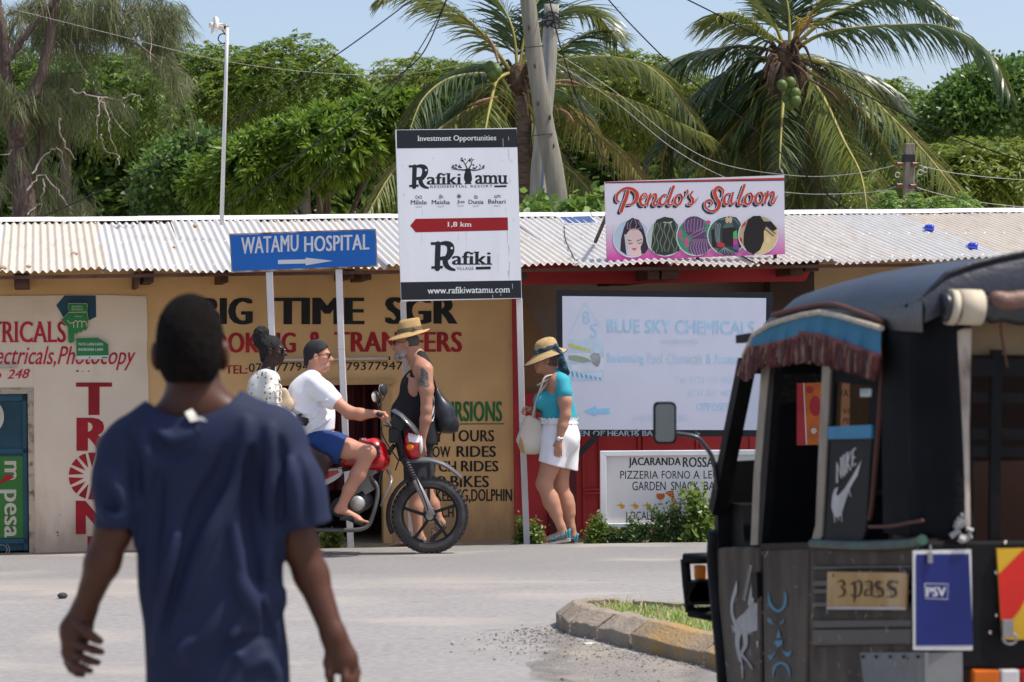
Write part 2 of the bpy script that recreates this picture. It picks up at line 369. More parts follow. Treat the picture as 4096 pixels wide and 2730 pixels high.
bk=[front[0],np.array(ground(2285,2392,.12)[:2]),np.array(ground(2480,2384,.12)[:2])]
bn=[unit(np.array((1.0,-.1))),unit(np.array((.35,-1))),np.array((0,-1.0))]
far=[(bk[0],bk[1],bn[0],bn[1],'grey kerb stone closing the far side of the island tip'),(bk[1],bk[2],bn[1],bn[2],'broken low kerb stone at the back of the island grass')]
q0,q1,q2=(np.array(ground(x,y,.13)[:2]) for x,y in ((2525,2384),(2740,2396),(2980,2412)))
far += [(q0,q1,bn[2],bn[2],'dark stained kerb stone behind the grass right of the gap'),(q1,q2,bn[2],bn[2],'dark kerb stone behind the island seen through the bull bar')]
for a,b,na,nb,lab in far: kerb_block(a,b,na,nb,M_kerb,lab,'kerb stones of the traffic island',h=.12)
# soil and grass inside
inner=[front[i]+nrm[i]*.15 for i in range(7)]
soil_poly=[(p[0],p[1],.075) for p in inner]+[(3.2,14.2,.075),(q2[0],q2[1],.075),(q1[0],q1[1],.075),(q0[0],q0[1],.075),(bk[2][0],bk[2][1],.075),(bk[1][0]+.1,bk[1][1]-.08,.075)]
g=MB();g.poly(soil_poly);structure(g.build('island_soil_ground',mat('island soil',(.20,.17,.09),.95,var=.25,scale=8,fine=.3)))
def in_poly(x,y,P):
    c=False;j=len(P)-1
    for i in range(len(P)):
        if (P[i][1]>y) != (P[j][1]>y) and x<(P[j][0]-P[i][0])*(y-P[i][1])/(P[j][1]-P[i][1]+1e-12)+P[i][0]: c=not c
        j=i
    return c
V,Q,MI=[],[],[]
sx=[p[0] for p in soil_poly];sy=[p[1] for p in soil_poly]
cnt=0
while cnt<15000:
    x,y=rnd.uniform(min(sx),max(sx)),rnd.uniform(min(sy),max(sy))
    if not in_poly(x,y,soil_poly): continue
    cnt += 1
    L=rnd.uniform(.02,.055)*(2.0 if rnd.random()<.05 else 1);a=rnd.uniform(0,6.28);w=rnd.uniform(.002,.005);ln=rnd.uniform(.3,1.1)
    d=np.array((math.cos(a),math.sin(a)));s=np.array((-d[1],d[0]))*w;b=len(V)
    V += [(x-s[0],y-s[1],.075),(x+s[0],y+s[1],.075),(x+d[0]*L*ln*.5+s[0]*.8,y+d[1]*L*ln*.5+s[1]*.8,.075+L*.6),(x+d[0]*L*ln*.5-s[0]*.8,y+d[1]*L*ln*.5-s[1]*.8,.075+L*.6),
          (x+d[0]*L*ln,y+d[1]*L*ln,.075+L*.8),(x+d[0]*L*ln,y+d[1]*L*ln,.075+L*.8)]
    dry=rnd.random()<.38;MI += [1 if dry else 0]*2
    Q += [(b,b+1,b+2,b+3),(b+3,b+2,b+4,b+5)]
o=fast_mesh('grass',V,Q,[leaf_mat('green grass blades',(.10,.19,.025),(.24,.36,.07)),leaf_mat('dry grass blades',(.34,.31,.15),(.52,.47,.28))],MI=MI)
structure(o,'stuff')

# ------------------------------------------------------------------ shop row
AF=R(11);T_=np.array((math.cos(AF),math.sin(AF),0));IN=np.array((-math.sin(AF),math.cos(AF),0));P0=np.array((0,22.0,0))
def fac(s,d,z): return P0+T_*s+IN*d+np.array((0,0,z))
def wall_at(d): return Plane(P0+IN*d,-IN)
W0=wall_at(0)
def s_of(px,d=0,py=1600):
    return float(np.dot(wall_at(d).hit(px,py)-P0,T_))
def z_of(px,py,d=0): return float(wall_at(d).hit(px,py)[2])
FR=np.stack((T_,IN,np.array((0,0,1))),1)
def fbox(mb,s0,s1,d0,d1,z0,z1,mi=0): return mb.box(fac((s0+s1)/2,(d0+d1)/2,(z0+z1)/2),(s1-s0,d1-d0,z1-z0),FR,mi)
M_tan=mat('ochre wall paint',(.68,.425,.19),rough=.85,var=.10,scale=1.6,bump=.25,bscale=25,dirt=(.54,.345,.165),dscale=.9,damt=.30)
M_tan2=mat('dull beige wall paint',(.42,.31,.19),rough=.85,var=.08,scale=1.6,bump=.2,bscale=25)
M_white=mat('off white wall paint',(.81,.675,.52),rough=.85,var=.05,scale=1.2,bump=.2,bscale=25,dirt=(.60,.475,.345),dscale=1.0,damt=.32)
base_grime(M_tan,-.15,.75,(.30,.19,.10));base_grime(M_white,-.15,.9,(.40,.28,.18))
M_redw=mat('dark red gloss paint',(.42,.03,.035),rough=.6,var=.12,scale=2,bump=.12,bscale=25)
M_dark=mat('dark timber',(.055,.03,.02),.8,var=.3,scale=8)
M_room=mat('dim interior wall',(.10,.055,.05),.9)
M_blackp=mat('black sign paint',(.014,.014,.015),rough=.7,var=.3,scale=6)
M_redp=mat('red sign paint',(.36,.012,.02),rough=.7,var=.2,scale=5)
M_redp2=mat('bright red sign paint',(.52,.02,.045),rough=.7,var=.2,scale=5)
M_greenp=mat('green sign paint',(.03,.16,.045),rough=.7,var=.2,scale=5)
shop=thing('shop_row',fac(0,0,-.12),'long single storey row of painted shops under a corrugated iron roof','building')
E0,E1=z_of(0,1095,-.9),z_of(4096,1040,-.9);sE0,sE1=s_of(0,-.9,1090),s_of(4096,-.9,1040)
G0,G1=z_of(0,890,2.2),z_of(4096,850,2.2);sG0,sG1=s_of(0,2.2,890),s_of(4096,2.2,850)
def eave_z(s): return E0+(E1-E0)*(s-sE0)/(sE1-sE0)
def ridge_z(s): return G0+(G1-G0)*(s-sG0)/(sG1-sG0)
sA,sB,sC,sD=s_of(592),s_of(2052),s_of(3262),9.0
dl0,dl1=s_of(134)-.95,s_of(134);dz=z_of(100,1553)          # teal door opening
do0,do1=s_of(1130),s_of(1560);doz=z_of(1400,1538)             # dark doorway
def top(s): return eave_z(s)+.12
b=MB()
fbox(b,-9,dl0,0,.2,-.15,top(-6));fbox(b,dl0,dl1,0,.2,dz,top(-5));fbox(b,dl1,do0,0,.2,-.15,top(-3));fbox(b,do0,do1,0,.2,doz,top(-1));fbox(b,do1,sB,0,.2,-.15,top(0))
b.build('ochre_wall',M_tan,shop)
b=MB();zt=z_of(300,1184)
wp=[(-150,1186),(60,1183),(280,1182),(430,1181),(585,1186),(588,1230),(590,1330),(589,1420),(593,1500),(596,1700),(592,1900),(595,2260)]
for poly in ([(-1300,1190),(134,1184),(134,1552),(-1300,1556)],
             [(134.5,1184),(280,1182),(430,1181),(585,1186),(588,1230),(590,1330),(587,1420),(593,1500),(596,1700),(592,1900),(595,2290),(134.5,2300)]):
    b.prism([W0.hit(x,y,.012) for x,y in poly],-W0.n*.011)
b.build('white_painted_panel',M_white,shop)
# red shop: pilaster, fascia, lower gates, recess
b=MB();fbox(b,sB,s_of(2068),-.03,.2,-.15,top(1));b.build('red_pilaster',M_redw,shop)
b=MB();b.prism([wall_at(-.35).hit(x,y) for x,y in ((2086,1050),(3262,1036),(3226,1118),(3215,1126),(2086,1140))],IN*.04);b.build('red_fascia_board',M_redw,shop)
b=MB();b.prism([W0.hit(x,y,-.05) for x,y in ((2068,1170),(2090,1190),(2158,1310),(2222,1452),(2222,1578),(2068,1578))],IN*.05);b.build('brown_shadow_panel',mat('brown shaded plaster',(.23,.125,.06),.85,var=.15,scale=2),shop)  # added brown panel; its slanted edge draws the diagonal shadow across the recess
b=MB();fbox(b,s_of(2068),s_of(3085),-.0,.12,-.15,z_of(2150,1574))
b.build('red_gate_wall',M_redw,shop)
# raised rails of the gate panels
b=MB()
for px in (2222,2330,2395,2553,2572,2785,2800,3000):
    s=s_of(px);fbox(b,s-.012,s+.012,-.02,0,-.15,z_of(2150,1700))
for py in (1958,1972):
    z=z_of(2400,py);fbox(b,s_of(2330),s_of(3085),-.028,-.001,z-.012,z+.012)
b.build('gate_rail',M_redw,shop)
b=MB();s=s_of(2200);fbox(b,s-.03,s+.03,-.03,0,-.15,z_of(2200,1578));b.build('gate_post',mat('dark maroon paint',(.10,.012,.014),.6),shop)
b=MB();fbox(b,s_of(2068)+.05,s_of(3262),1.2,1.35,-.15,2.7);b.build('recess_wall',mat('pale pink plaster',(.62,.47,.39),.85,var=.06),shop)
b=MB();fbox(b,s_of(3085),sC,-.01,.2,-.15,2.5);b.build('brown_wall',mat('dark brown wall paint',(.06,.035,.025),.8),shop)
b=MB();fbox(b,sC,sD,0,.2,-.15,top(6));b.build('beige_wall',M_tan2,shop)
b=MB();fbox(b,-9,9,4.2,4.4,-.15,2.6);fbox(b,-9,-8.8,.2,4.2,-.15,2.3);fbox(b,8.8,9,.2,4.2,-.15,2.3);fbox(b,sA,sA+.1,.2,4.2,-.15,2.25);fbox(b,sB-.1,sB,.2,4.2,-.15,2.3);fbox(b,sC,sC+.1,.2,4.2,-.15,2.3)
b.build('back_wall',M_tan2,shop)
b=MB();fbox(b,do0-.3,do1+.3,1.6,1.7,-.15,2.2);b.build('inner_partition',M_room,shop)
# dark doorway: frame, red curtain
b=MB();w=.075
fbox(b,do1-w,do1,-.02,.1,-.15,doz);fbox(b,do0,do1+.04,-.035,-.001,doz-.005,doz+.045)
b.build('door_frame',mat('ochre door frame',(.50,.31,.13),.7),shop)
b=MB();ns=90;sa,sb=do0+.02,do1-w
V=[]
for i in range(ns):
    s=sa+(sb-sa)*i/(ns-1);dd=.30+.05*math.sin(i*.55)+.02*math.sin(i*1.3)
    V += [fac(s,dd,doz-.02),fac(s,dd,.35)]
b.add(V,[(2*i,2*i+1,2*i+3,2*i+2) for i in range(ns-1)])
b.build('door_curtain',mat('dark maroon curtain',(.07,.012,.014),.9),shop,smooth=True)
# teal metal door with frame, hinges and boards
td=MB();fbox(td,dl0+.02,dl1-.055,.03,.07,-.1,dz-.05)
door=td.build('metal_door',mat('dark teal gloss paint',(.012,.058,.085),.45,var=.2,scale=3),shop)
f=MB();fbox(f,dl1-.05,dl1,-.02,.06,-.15,dz);fbox(f,dl0,dl1-.05,-.02,.06,dz-.05,dz)
f.build('frame',mat('rusty cream door frame',(.52,.43,.31),.7,var=.1,dirt=(.16,.06,.025),dscale=14,damt=.38),door)
f=MB()
for py in (1805,2165):
    z=z_of(60,py,.03);fbox(f,dl0+.02,dl1-.06,.012,.03,z-.02,z+.02)
fbox(f,dl1-.095,dl1-.06,.012,.03,-.1,dz-.05);fbox(f,dl0+.02,dl1-.06,.012,.03,dz-.11,dz-.055)
f.build('door_rail',mat('teal rail paint',(.018,.085,.125),.45),door)
for py in (1585,1950):
    f=MB();p=wall_at(-.02).hit(121,py);f.tube([p+np.array((0,0,-.035)),p+np.array((0,0,.035))],.011,8);f.build('hinge',mat('pale hinge',(.55,.5,.42),.6),door)
DP=wall_at(.028)
f=MB();px_poly(f,[(-330,1830),(103,1826),(103,2152),(-330,2156)],DP);f.build('green_board',mat('green board',(.045,.20,.035),.6,var=.1),door)
f=MB();put_text(f,'m pesa',(-6,1845,66,2152),DP,.008,bold=.03,rot=90);px_disc(f,(-30,1668),46,DP,.006,r2=62);f.build('painted_lettering',mat('cream door lettering',(.62,.57,.45),.7),door)
f=MB();px_poly(f,[(-8,1936),(28,1896),(60,1910),(20,1928)],DP,.009);f.build('red_mark',M_redp,door)
f=MB()
for r_ in (30,20): px_stroke(f,[(8+r_*math.cos(t),2200+r_*math.sin(t)) for t in np.linspace(-2,2,12)],4,DP,.006)
f.build('painted_ring',mat('faded ring paint',(.28,.28,.22),.8),door)
# tube lamp over the doorway and over the teal door
b=MB();p,q=wall_at(-.05).hit(1062,1441),wall_at(-.05).hit(1560,1434);b.tube([p,q],.0135,10);c1=b.build('tube_lamp',mat('unlit white tube',(.6,.57,.52),.35),shop,smooth=True)
b=MB()
for p_,q_ in ((p,p+(q-p)*.012),(q,q-(q-p)*.012)): b.tube([p_,q_],.016,10)
b.tube([p+IN*.02,q+IN*.02],.012,6);b.build('lamp_holder',M_blackp,c1)
b=MB();p,q=wall_at(-.05).hit(-80,1462),wall_at(-.05).hit(70,1464);b.tube([p,q],.014,10);b.build('tube_lamp',mat('unlit white tube',(.6,.57,.52),.35),shop,smooth=True)
# timber rafters under the eave, purlin
for (x0,x1,y0,y1) in ((62,122,1095,1150),(545,560,1090,1150),(580,620,1084,1130),(888,918,1082,1130),(1384,1420,1080,1114),(1450,1490,1084,1120),(2088,2112,1072,1122),(2595,2640,1078,1120),(2650,2718,1072,1118),(3165,3215,1050,1102),(3225,3278,1046,1085)):
    b=MB();s0,s1=s_of(x0,-.75),s_of(x1,-.75);z0,z1=z_of(x0,y1,-.75),z_of(x0,y0,-.75)
    fbox(b,s0,s1,-.78,1.6,z0,max(z1,z0+.06));b.build('rafter',mat('brown stained timber',(.085,.036,.022),.8,var=.35,scale=9),shop)
b=MB();b.bar(fac(-9,-.80,eave_z(-9)-.03),fac(9,-.80,eave_z(9)-.03),.05,.03);b.bar(fac(-9,.6,(eave_z(-9)+ridge_z(-9))/2-.08),fac(9,.6,(eave_z(9)+ridge_z(9))/2-.08),.05,.05)
b.build('purlin',mat('rust brown timber',(.13,.06,.04),.8,var=.3,scale=9),shop)
# corrugated sheets
M_iron=[mat('pale weathered iron %d' %i,c,rough=.55,var=.05,scale=1.5,spec=.5,dirt=d,dscale=2.4,damt=a,stretch=(7,1.3,1)) for i,(c,d,a) in enumerate((((.54,.53,.495),(.50,.43,.33),.34),((.56,.53,.475),(.47,.395,.29),.34),((.50,.50,.485),(.56,.50,.41),.4),((.56,.50,.41),(.47,.37,.25),.34)))]
pitch=.0665
def roof_pt(s,k,lift=0):   # k=0 eave .. 1 ridge
    d=-.9+3.1*k;return fac(s,d,eave_z(s)+(ridge_z(s)-eave_z(s))*k+lift)
roof_mb_edges=[]
s=-9.0;idx=0
sheet_seams=[]
while s<9:
    w=rnd.uniform(.74,.95);s1=min(s+w,9.05)
    nx=int((s1-s+.05)/(pitch/10));ks=np.concatenate(([0],np.linspace(0.01,1,15)))
    ss=s+(np.arange(nx)*pitch/10);ext=rnd.uniform(-.045,.045);lift=(idx %2)*.006+.004;warp=rnd.uniform(-.009,.009);ph=rnd.uniform(0,6)
    V=[]
    for k in ks:
        for sx_ in ss:
            e=ext*(1-k)+.006*math.sin(sx_*9+ph)*(1-k)
            z=lift+.0125*math.sin(2*math.pi*sx_/pitch)+warp*math.sin(k*5+ph)+(.013*math.sin(sx_*5+ph)*(1-k) ** 3)
            kk=k-e/3.1;V.append(roof_pt(sx_,kk,z))
    n=len(ss);Q=[(j*n+i,j*n+i+1,(j+1)*n+i+1,(j+1)*n+i) for j in range(len(ks)-1) for i in range(n-1)]
    MI=[0]*len(Q)
    for k in (.06,.5,.93):              # roofing nails with their washers, driven through the crests
        for j in range(0,int(w/pitch),3):
            sx_=s+(j+.25)*pitch;c=roof_pt(sx_,k,lift+.0145);b0=len(V);e1=T_*.010;e2=(roof_pt(sx_,k+.01)-roof_pt(sx_,k));e2=e2/np.linalg.norm(e2)*.010
            V += [c-e1-e2,c+e1-e2,c+e1+e2,c-e1+e2]+[c+(q_-c)*.55+np.array((0,0,.007)) for q_ in (c-e1-e2,c+e1-e2,c+e1+e2,c-e1+e2)]
            Q += [(b0,b0+1,b0+5,b0+4),(b0+1,b0+2,b0+6,b0+5),(b0+2,b0+3,b0+7,b0+6),(b0+3,b0,b0+4,b0+7),(b0+4,b0+5,b0+6,b0+7)];MI += [1]*5
    fast_mesh('roof_sheet',V,Q,[M_iron[rnd.choice((0,0,1,1,2,3))],mat('zinc nail head',(.62,.60,.56),.4,metal=.3)],shop,smooth=True,MI=MI)
    s=s1-.02;idx += 1
b=MB()
for j in range(22):
    s0=-9+j*.82;s1=s0+.84;l=(j %2)*.003
    b.add([roof_pt(s0,.955,.022+l),roof_pt(s1,.955,.022+l),roof_pt(s1,1.0,.045+l),roof_pt(s0,1.0,.045+l),fac(s1,2.5,ridge_z(s1)-.06),fac(s0,2.5,ridge_z(s0)-.06)],[(0,1,2,3),(3,2,4,5)])
b.build('ridge_cap',mat('pale ridge flashing',(.68,.67,.645),.5,var=.06,dirt=(.5,.42,.33),damt=.25),shop)
b=MB();b.add([roof_pt(-9,1,.0),roof_pt(9,1,.0),fac(9,4.6,eave_z(9)),fac(-9,4.6,eave_z(-9))],[(0,1,2,3)]);b.build('rear_roof',M_iron[0],shop)

# ------------------------------------------------------------------ lettering painted on the shop walls
def wall_text(parts,m,off=.004,parent=shop,pl=W0,name='painted_lettering'):
    for p in parts:
        b=MB();kw=dict(bold=.03);kw.update(p[2] if len(p)>2 else {});put_text(b,p[0],p[1],pl,off,**kw)
        o=b.build(name,m,parent)
    return o
wall_text([('BIG',(800,1192,1011,1299),dict(bold=.065)),('TIME',(1097,1192,1458,1298),dict(bold=.065)),('SGR',(1540,1190,1831,1297),dict(bold=.065))],M_blackp)
wall_text([('BOOKING',(795,1331,1184,1412),dict(bold=.05)),('&',(1233,1328,1290,1410),dict(bold=.05)),('TRANSFERS',(1337,1328,1849,1409),dict(bold=.05)),('TEL:',(901,1462,990,1496))],M_redp)
wall_text([('0793777947',(995,1455,1262,1489),dict(bold=.01,tilt=6)),('0793779477',(1355,1450,1640,1483),dict(bold=.01,tilt=4))],M_blackp)
wall_text([('EXCURSIONS',(1672,1606,2009,1687),dict(bold=.05))],M_greenp)
b=MB();px_poly(b,[(1640,1696),(2017,1694),(2017,1698),(1640,1700)],W0);b.build('painted_underline',M_greenp,shop)
wall_text([('DAY',(1668,1722,1773,1768)),('TOURS',(1798,1721,1977,1767)),('DHOW',(1672,1786,1802,1830)),('RIDES',(1826,1785,1984,1829)),('YATCH',(1655,1845,1825,1888)),('RIDES',(1844,1844,1994,1887)),
           ('QUAD',(1655,1905,1785,1950)),('BIKES',(1802,1904,1956,1950)),('SNORKELING,DOLPHIN',(1640,1957,2048,2013)),('WATCH',(1680,2031,1815,2070))],M_blackp)
wall_text([('ELECTRICALS',(-218,1286,264,1371),dict(bold=.03,slab=.045))],M_redp2,.016)
wall_text([('Electricals,Photocopy',(-70,1386,543,1482),dict(bold=.012,shear=.35)),('248',(28,1480,120,1517),dict(bold=.02,shear=.3,tilt=4)),('o',(-22,1492,6,1516),dict(shear=.3))],M_redp2,.016)
wall_text([('T',(304,1531,448,1661),dict(bold=.06)),('R',(306,1672,445,1804),dict(bold=.06)),('N',(303,2004,450,2137),dict(bold=.06)),('I',(350,2146,398,2250))],M_redp,.016)
b=MB()
for k in range(14):
    a0,a1=2*math.pi*(k+.12)/14,2*math.pi*(k+.88)/14;c=(368,1905)
    px_poly(b,[(c[0]+33*math.cos((a0+a1)/2),c[1]+36*math.sin((a0+a1)/2))]+[(c[0]+93*math.cos(a),c[1]+94*math.sin(a)) for a in np.linspace(a0,a1,6)],W0,.016)
b.build('painted_wheel',M_redp,shop)
b=MB();px_poly(b,[(225,1222),(258,1183),(383,1183),(385,1268),(352,1284),(262,1284)],W0,.016);b.build('teal_painted_mark',mat('teal paint',(.015,.07,.11),.6),shop)
b=MB()
for (x,y,w) in ((310,1485,9),(330,1486,5),(355,1485,6),(230,2130,8),(232,2142,6),(30,1500,3),(240,2062,4),(610,1210,3),(1530,1360,4),(1350,1360,4),(1830,1440,3),(2020,1448,3)):
    px_disc(b,(x,y),w*.7,W0,.018 if x<590 else .003,n=7,r2=w*.35)
b.build('wall_stain',mat('grey brown stain',(.12,.09,.06),.9),shop)

# green hand shaped board and tag
hb=thing('hand_sign',W0.hit(320,1300),'green pointing hand board fixed to the white shop wall','sign')
z1=lambda pts: [(x/1.845,850+y/1.845) for x,y in pts]
hand=z1([(505,675),(640,675),(646,700),(640,735),(650,790),(645,855),(630,872),(612,868),(600,885),(580,880),(566,900),(548,892),(545,955),(522,966),(505,955),(502,848),(455,795),(512,735),(503,715)])
HP=wall_at(-.05);hc=np.mean(hand,0)
b=MB();b.prism([HP.hit(hc[0]+(x-hc[0])*1.035,hc[1]+(y-hc[1])*1.03) for x,y in hand],IN*.03);b.build('board',mat('cream board edge',(.62,.55,.38),.6),hb)
b=MB();px_poly(b,hand,HP,.004);b.build('green_face',mat('bright green print',(.02,.22,.05),.5),hb)
b=MB()
for pts in ([(500,800),(520,820),(540,815),(545,850)],[(545,812),(560,800),(572,812),(572,850)],[(575,812),(590,802),(604,812),(604,848)],[(606,812),(622,804),(636,815),(640,840)]):
    px_stroke(b,z1(pts),4,HP,.007)
px_stroke(b,z1([(510,740),(640,736)]),3,HP,.007)
b.build('finger_outline',mat('cream print',(.6,.53,.36),.6),hb)
wall_text([('BAMBA',(288,1223,331,1231)),('BUNDLE',(286,1234,333,1243)),('Safaricom',(298,1263,328,1269),dict(bold=.02))],mat('pale green print',(.45,.62,.42),.6),.007,hb,HP,'printed_lettering')
tb=thing('tag_sign',W0.hit(370,1395),'green luggage tag shaped board under the pointing hand board','sign')
b=MB();b.prism([HP.hit(x,y) for x,y in ((304,1353),(392,1351),(433,1376),(435,1437),(305,1439))],IN*.03);b.build('board',mat('white tag board',(.7,.7,.68),.5),tb)
b=MB();px_poly(b,[(305,1354),(391,1352),(432,1377),(434,1422),(306,1424)],HP,.004);b.build('green_face',mat('bright green print',(.02,.22,.05),.5),tb)
wall_text([('PATA LAINI HAPA',(314,1372,413,1383)),('BADILISHA LAINI',(314,1393,412,1404))],mat('white print',(.75,.78,.74),.6),.007,tb,HP,'printed_lettering')
b=MB();px_stroke(b,[(408,1431),(430,1431)],3,HP,.005);px_disc(b,(358,1431),3,HP,.005,n=8);b.build('small_logo',M_blackp,tb)
# poster on the beige wall behind the three wheeler
PP=wall_at(-.02)
po=thing('wall_poster',W0.hit(3240,1660),'red and orange poster on the wall seen through the cab','poster')
b=MB();b.prism([PP.hit(x,y) for x,y in ((3150,1535),(3300,1530),(3300,1780),(3150,1785))],IN*.015);b.build('board',mat('orange poster',(.52,.12,.015),.6,var=.2,scale=6),po)
b=MB();px_poly(b,[(3150,1535),(3210,1533),(3222,1780),(3150,1785)],PP,.003);px_disc(b,(3262,1625),22,PP,.003,r2=40);px_disc(b,(3240,1560),14,PP,.003);b.build('red_print',mat('red poster print',(.40,.02,.03),.6),po)
b=MB();px_poly(b,[(3212,1533),(3217,1533),(3229,1780),(3223,1780)],PP,.004);px_disc(b,(3255,1724),12,PP,.004);b.build('white_print',mat('pale poster print',(.6,.5,.45),.6),po)
pb=thing('price_board',W0.hit(3380,1640),'brown board with black hand lettering seen through the side window','sign')
b=MB();b.prism([PP.hit(x,y) for x,y in ((3320,1530),(3520,1526),(3520,1810),(3320,1812))],IN*.02);b.build('board',mat('orange brown board',(.33,.13,.05),.7,var=.15),pb)
wall_text([('. VILLAS',(3352,1634,3470,1656),dict(shear=.3,bold=.01)),('. PIZZA',(3352,1673,3460,1695),dict(shear=.3,bold=.01)),('WATAMU',(3340,1560,3480,1588),dict(bold=.02))],M_blackp,.004,pb,PP,'painted_lettering')
LIFT=.25
# ------------------------------------------------------------------ free standing signs
M_signw=mat('white sign enamel',(.84,.85,.86),rough=.45,var=.03,scale=1.5,spec=.4,dirt=(.74,.75,.75),dscale=1.2,damt=.3,stretch=(3,1,.5))
M_post=mat('chalky white post paint',(.70,.66,.63),rough=.7,var=.06,scale=3,dirt=(.50,.38,.33),dscale=5,damt=.25)
M_signblk=mat('near black sign enamel',(.016,.018,.022),rough=.5,var=.1)
def zoomer(x0,y0,k): return lambda pts: [(x0+x/k,y0+y/k) for x,y in pts]
def slanted(poly,pl,th,mb=None):
    mb=mb or MB();mb.prism([pl.hit(x,y) for x,y in poly],-pl.n*th);return mb
def post(name,parent,pts,w,Y,m):
    """square post: pts = pixel centre line top to bottom"""
    b=MB();P=[at(x,y,Y) for x,y in pts]
    for i in range(len(P)-1): b.bar(P[i],P[i+1],w)
    return b.build(name,m,parent,bevel=.004)
# tall investment sign
rs=thing('advert_sign',at(2110,2178,20.25),'tall white sign board with black top band and red left arrow on two white posts','sign')
RP=facing(20.2,R(7))
slanted([(1582,520),(2067,512.5),(2087.5,1195),(1605,1206)],RP,.045).build('panel',M_signw,rs)
post('post',rs,[(2077,1196),(2089,1700),(2108,2195)],.052,20.26,M_post);post('post',rs,[(1612,1205),(1630,1700),(1648,2195)],.048,20.26,M_post)
z=zoomer(1580,500,2.177);LIFT=.15
b=MB();px_poly(b,z([(14,47),(1059,36),(1068,195),(17,206)]),RP);b.build('header_band',M_signblk,rs)
b=MB();px_poly(b,z([(50,1371),(1097,1355),(1101,1508),(56,1526)]),RP);b.build('footer_band',M_signblk,rs)
M_redarrow=mat('deep red enamel',(.33,.008,.012),.45,var=.05)
b=MB();px_poly(b,z([(132,879),(180,819),(982,806),(985,919),(181,937)]),RP);b.build('red_arrow',M_redarrow,rs)
def sign_text(parent,pl,m,parts,z,name='lettering',off=.005):
    for p in parts:
        (x0,y0),(x1,y1)=z([p[1][:2],p[1][2:]]);kw=dict(bold=.02);kw.update(p[2] if len(p)>2 else {})
        b=MB();put_text(b,p[0],(x0,y0,x1,y1),pl,off,**kw);b.build(name,m,parent)
SL=dict(slab=.05,bold=.022)
M_wprint=mat('white print',(.75,.78,.74),.6)
sign_text(rs,RP,M_wprint,[('Investment Opportunities',(200,95,882,156),dict(SL,tilt=3)),('1,8 km',(460,845,663,894),dict(SL)),('www.rafikiwatamu.com',(283,1415,998,1472),dict(SL,tilt=5))],z,off=.009)
sign_text(rs,RP,M_signblk,[('afiki',(276,420,572,522),dict(slab=.07,bold=.03)),('amu',(697,438,972,516),dict(slab=.07,bold=.03)),('RESIDENTIAL RESORT',(308,529,850,551),dict(bold=.015,spacing=1.2,tilt=3)),
    ('Milele',(137,657,277,694),SL),('Maisha',(320,656,478,692),SL),('Jua',(540,654,608,690),SL),('Dunia',(640,653,772,689),SL),('Bahari',(812,650,963,686),SL),
    ('afiki',(495,1103,834,1220),dict(slab=.07,bold=.03)),('VILLAGE',(535,1237,685,1264),dict(bold=.0))],z)
sign_text(rs,RP,mat('grey print',(.3,.3,.31),.6),[('RESORT',(x,y,x+56,y+14),dict(bold=.0)) for x,y in ((180,709),(372,706),(546,700),(678,702),(862,700))],z)
def big_R(x,y,w,h):
    """elephant trunk letter R drawn in a box"""
    b=MB();q=lambda pts: z([(x+a*w,y+c*h) for a,c in pts])
    px_stroke(b,q([(.30,.06),(.28,.50),(.27,.92)]),w*.23/2.177,RP)
    px_poly(b,q([(0,0),(.55,0),(.55,.09),(0,.10)]),RP,.0055);px_poly(b,q([(.02,.84),(.50,.82),(.50,.92),(.02,.93)]),RP,.0055)
    px_stroke(b,q([(.40,.05),(.62,.04),(.80,.13),(.82,.32),(.72,.50),(.60,.62),(.64,.80),(.80,.92),(.98,.965)]),[v*w/2.177 for v in (.12,.20,.30,.30,.24,.22,.22,.16,.10)],RP)
    px_stroke(b,q([(.35,.58),(.58,.55)]),w*.16/2.177,RP)
    b.build('logo_letter',M_signblk,rs)
    b=MB();(ex,ey),=q([(.87,.21)]);px_disc(b,(ex,ey),w*.05/2.177,RP,.009,n=10);b.build('logo_eye',M_signw,rs)
big_R(120,352,172,205);big_R(312,1022,210,250)
b=MB();px_poly(b,z([(865,529),(972,526),(970,535),(974,543),(866,545)]),RP);b.build('underline',M_signblk,rs)
b=MB();px_poly(b,z([(703,1237),(834,1234),(834,1259),(703,1262)]),RP);b.build('underline',M_signblk,rs)
b=MB()    # baobab logo
px_poly(b,z([(600,518),(614,505),(600,470),(602,435),(612,405),(608,385),(655,380),(660,405),(668,440),(672,475),(660,505),(670,516)]),RP,.0052)
for pts,w in (([(620,395),(570,392),(495,385)],[14,10,5]),([(650,392),(710,395),(780,375)],[14,10,5]),([(628,385),(612,345),(590,315),(565,305)],[12,9,7,4]),([(640,385),(665,345),(670,315),(690,300)],[12,9,7,4]),([(612,345),(640,310)],6),([(545,390),(520,365)],5),([(730,390),(750,360)],5)):
    px_stroke(b,z(pts),np.array(w)/2.177,RP)
for k in range(46):
    a=rnd.choice([(rnd.uniform(488,600),rnd.uniform(342,385)),(rnd.uniform(670,778),rnd.uniform(345,385)),(rnd.uniform(560,695),rnd.uniform(292,325))]);(x,y),=z([a]);r_=rnd.uniform(2,4.4)
    px_poly(b,[(x-r_,y-r_*.6),(x+r_*.5,y-r_),(x+r_,y+r_*.7),(x-r_*.5,y+r_)],RP,.0045+.0001*(k %9))
b.build('tree_logo',M_signblk,rs)
def icon(fn):
    b=MB();fn(b);b.build('icon',M_signblk,rs)
icon(lambda b: px_stroke(b,z([(206+26*math.cos(t),631+13*math.sin(2*t)) for t in np.linspace(0,6.28,26)]),2.2,RP))
def ic2(b):
    for a in (0,2.1,4.2): px_stroke(b,z([(399+12*math.cos(a)+9*math.cos(t+a),628+12*math.sin(a)+9*math.sin(t+a)) for t in np.linspace(0,5.4,14)]),2,RP)
icon(ic2)
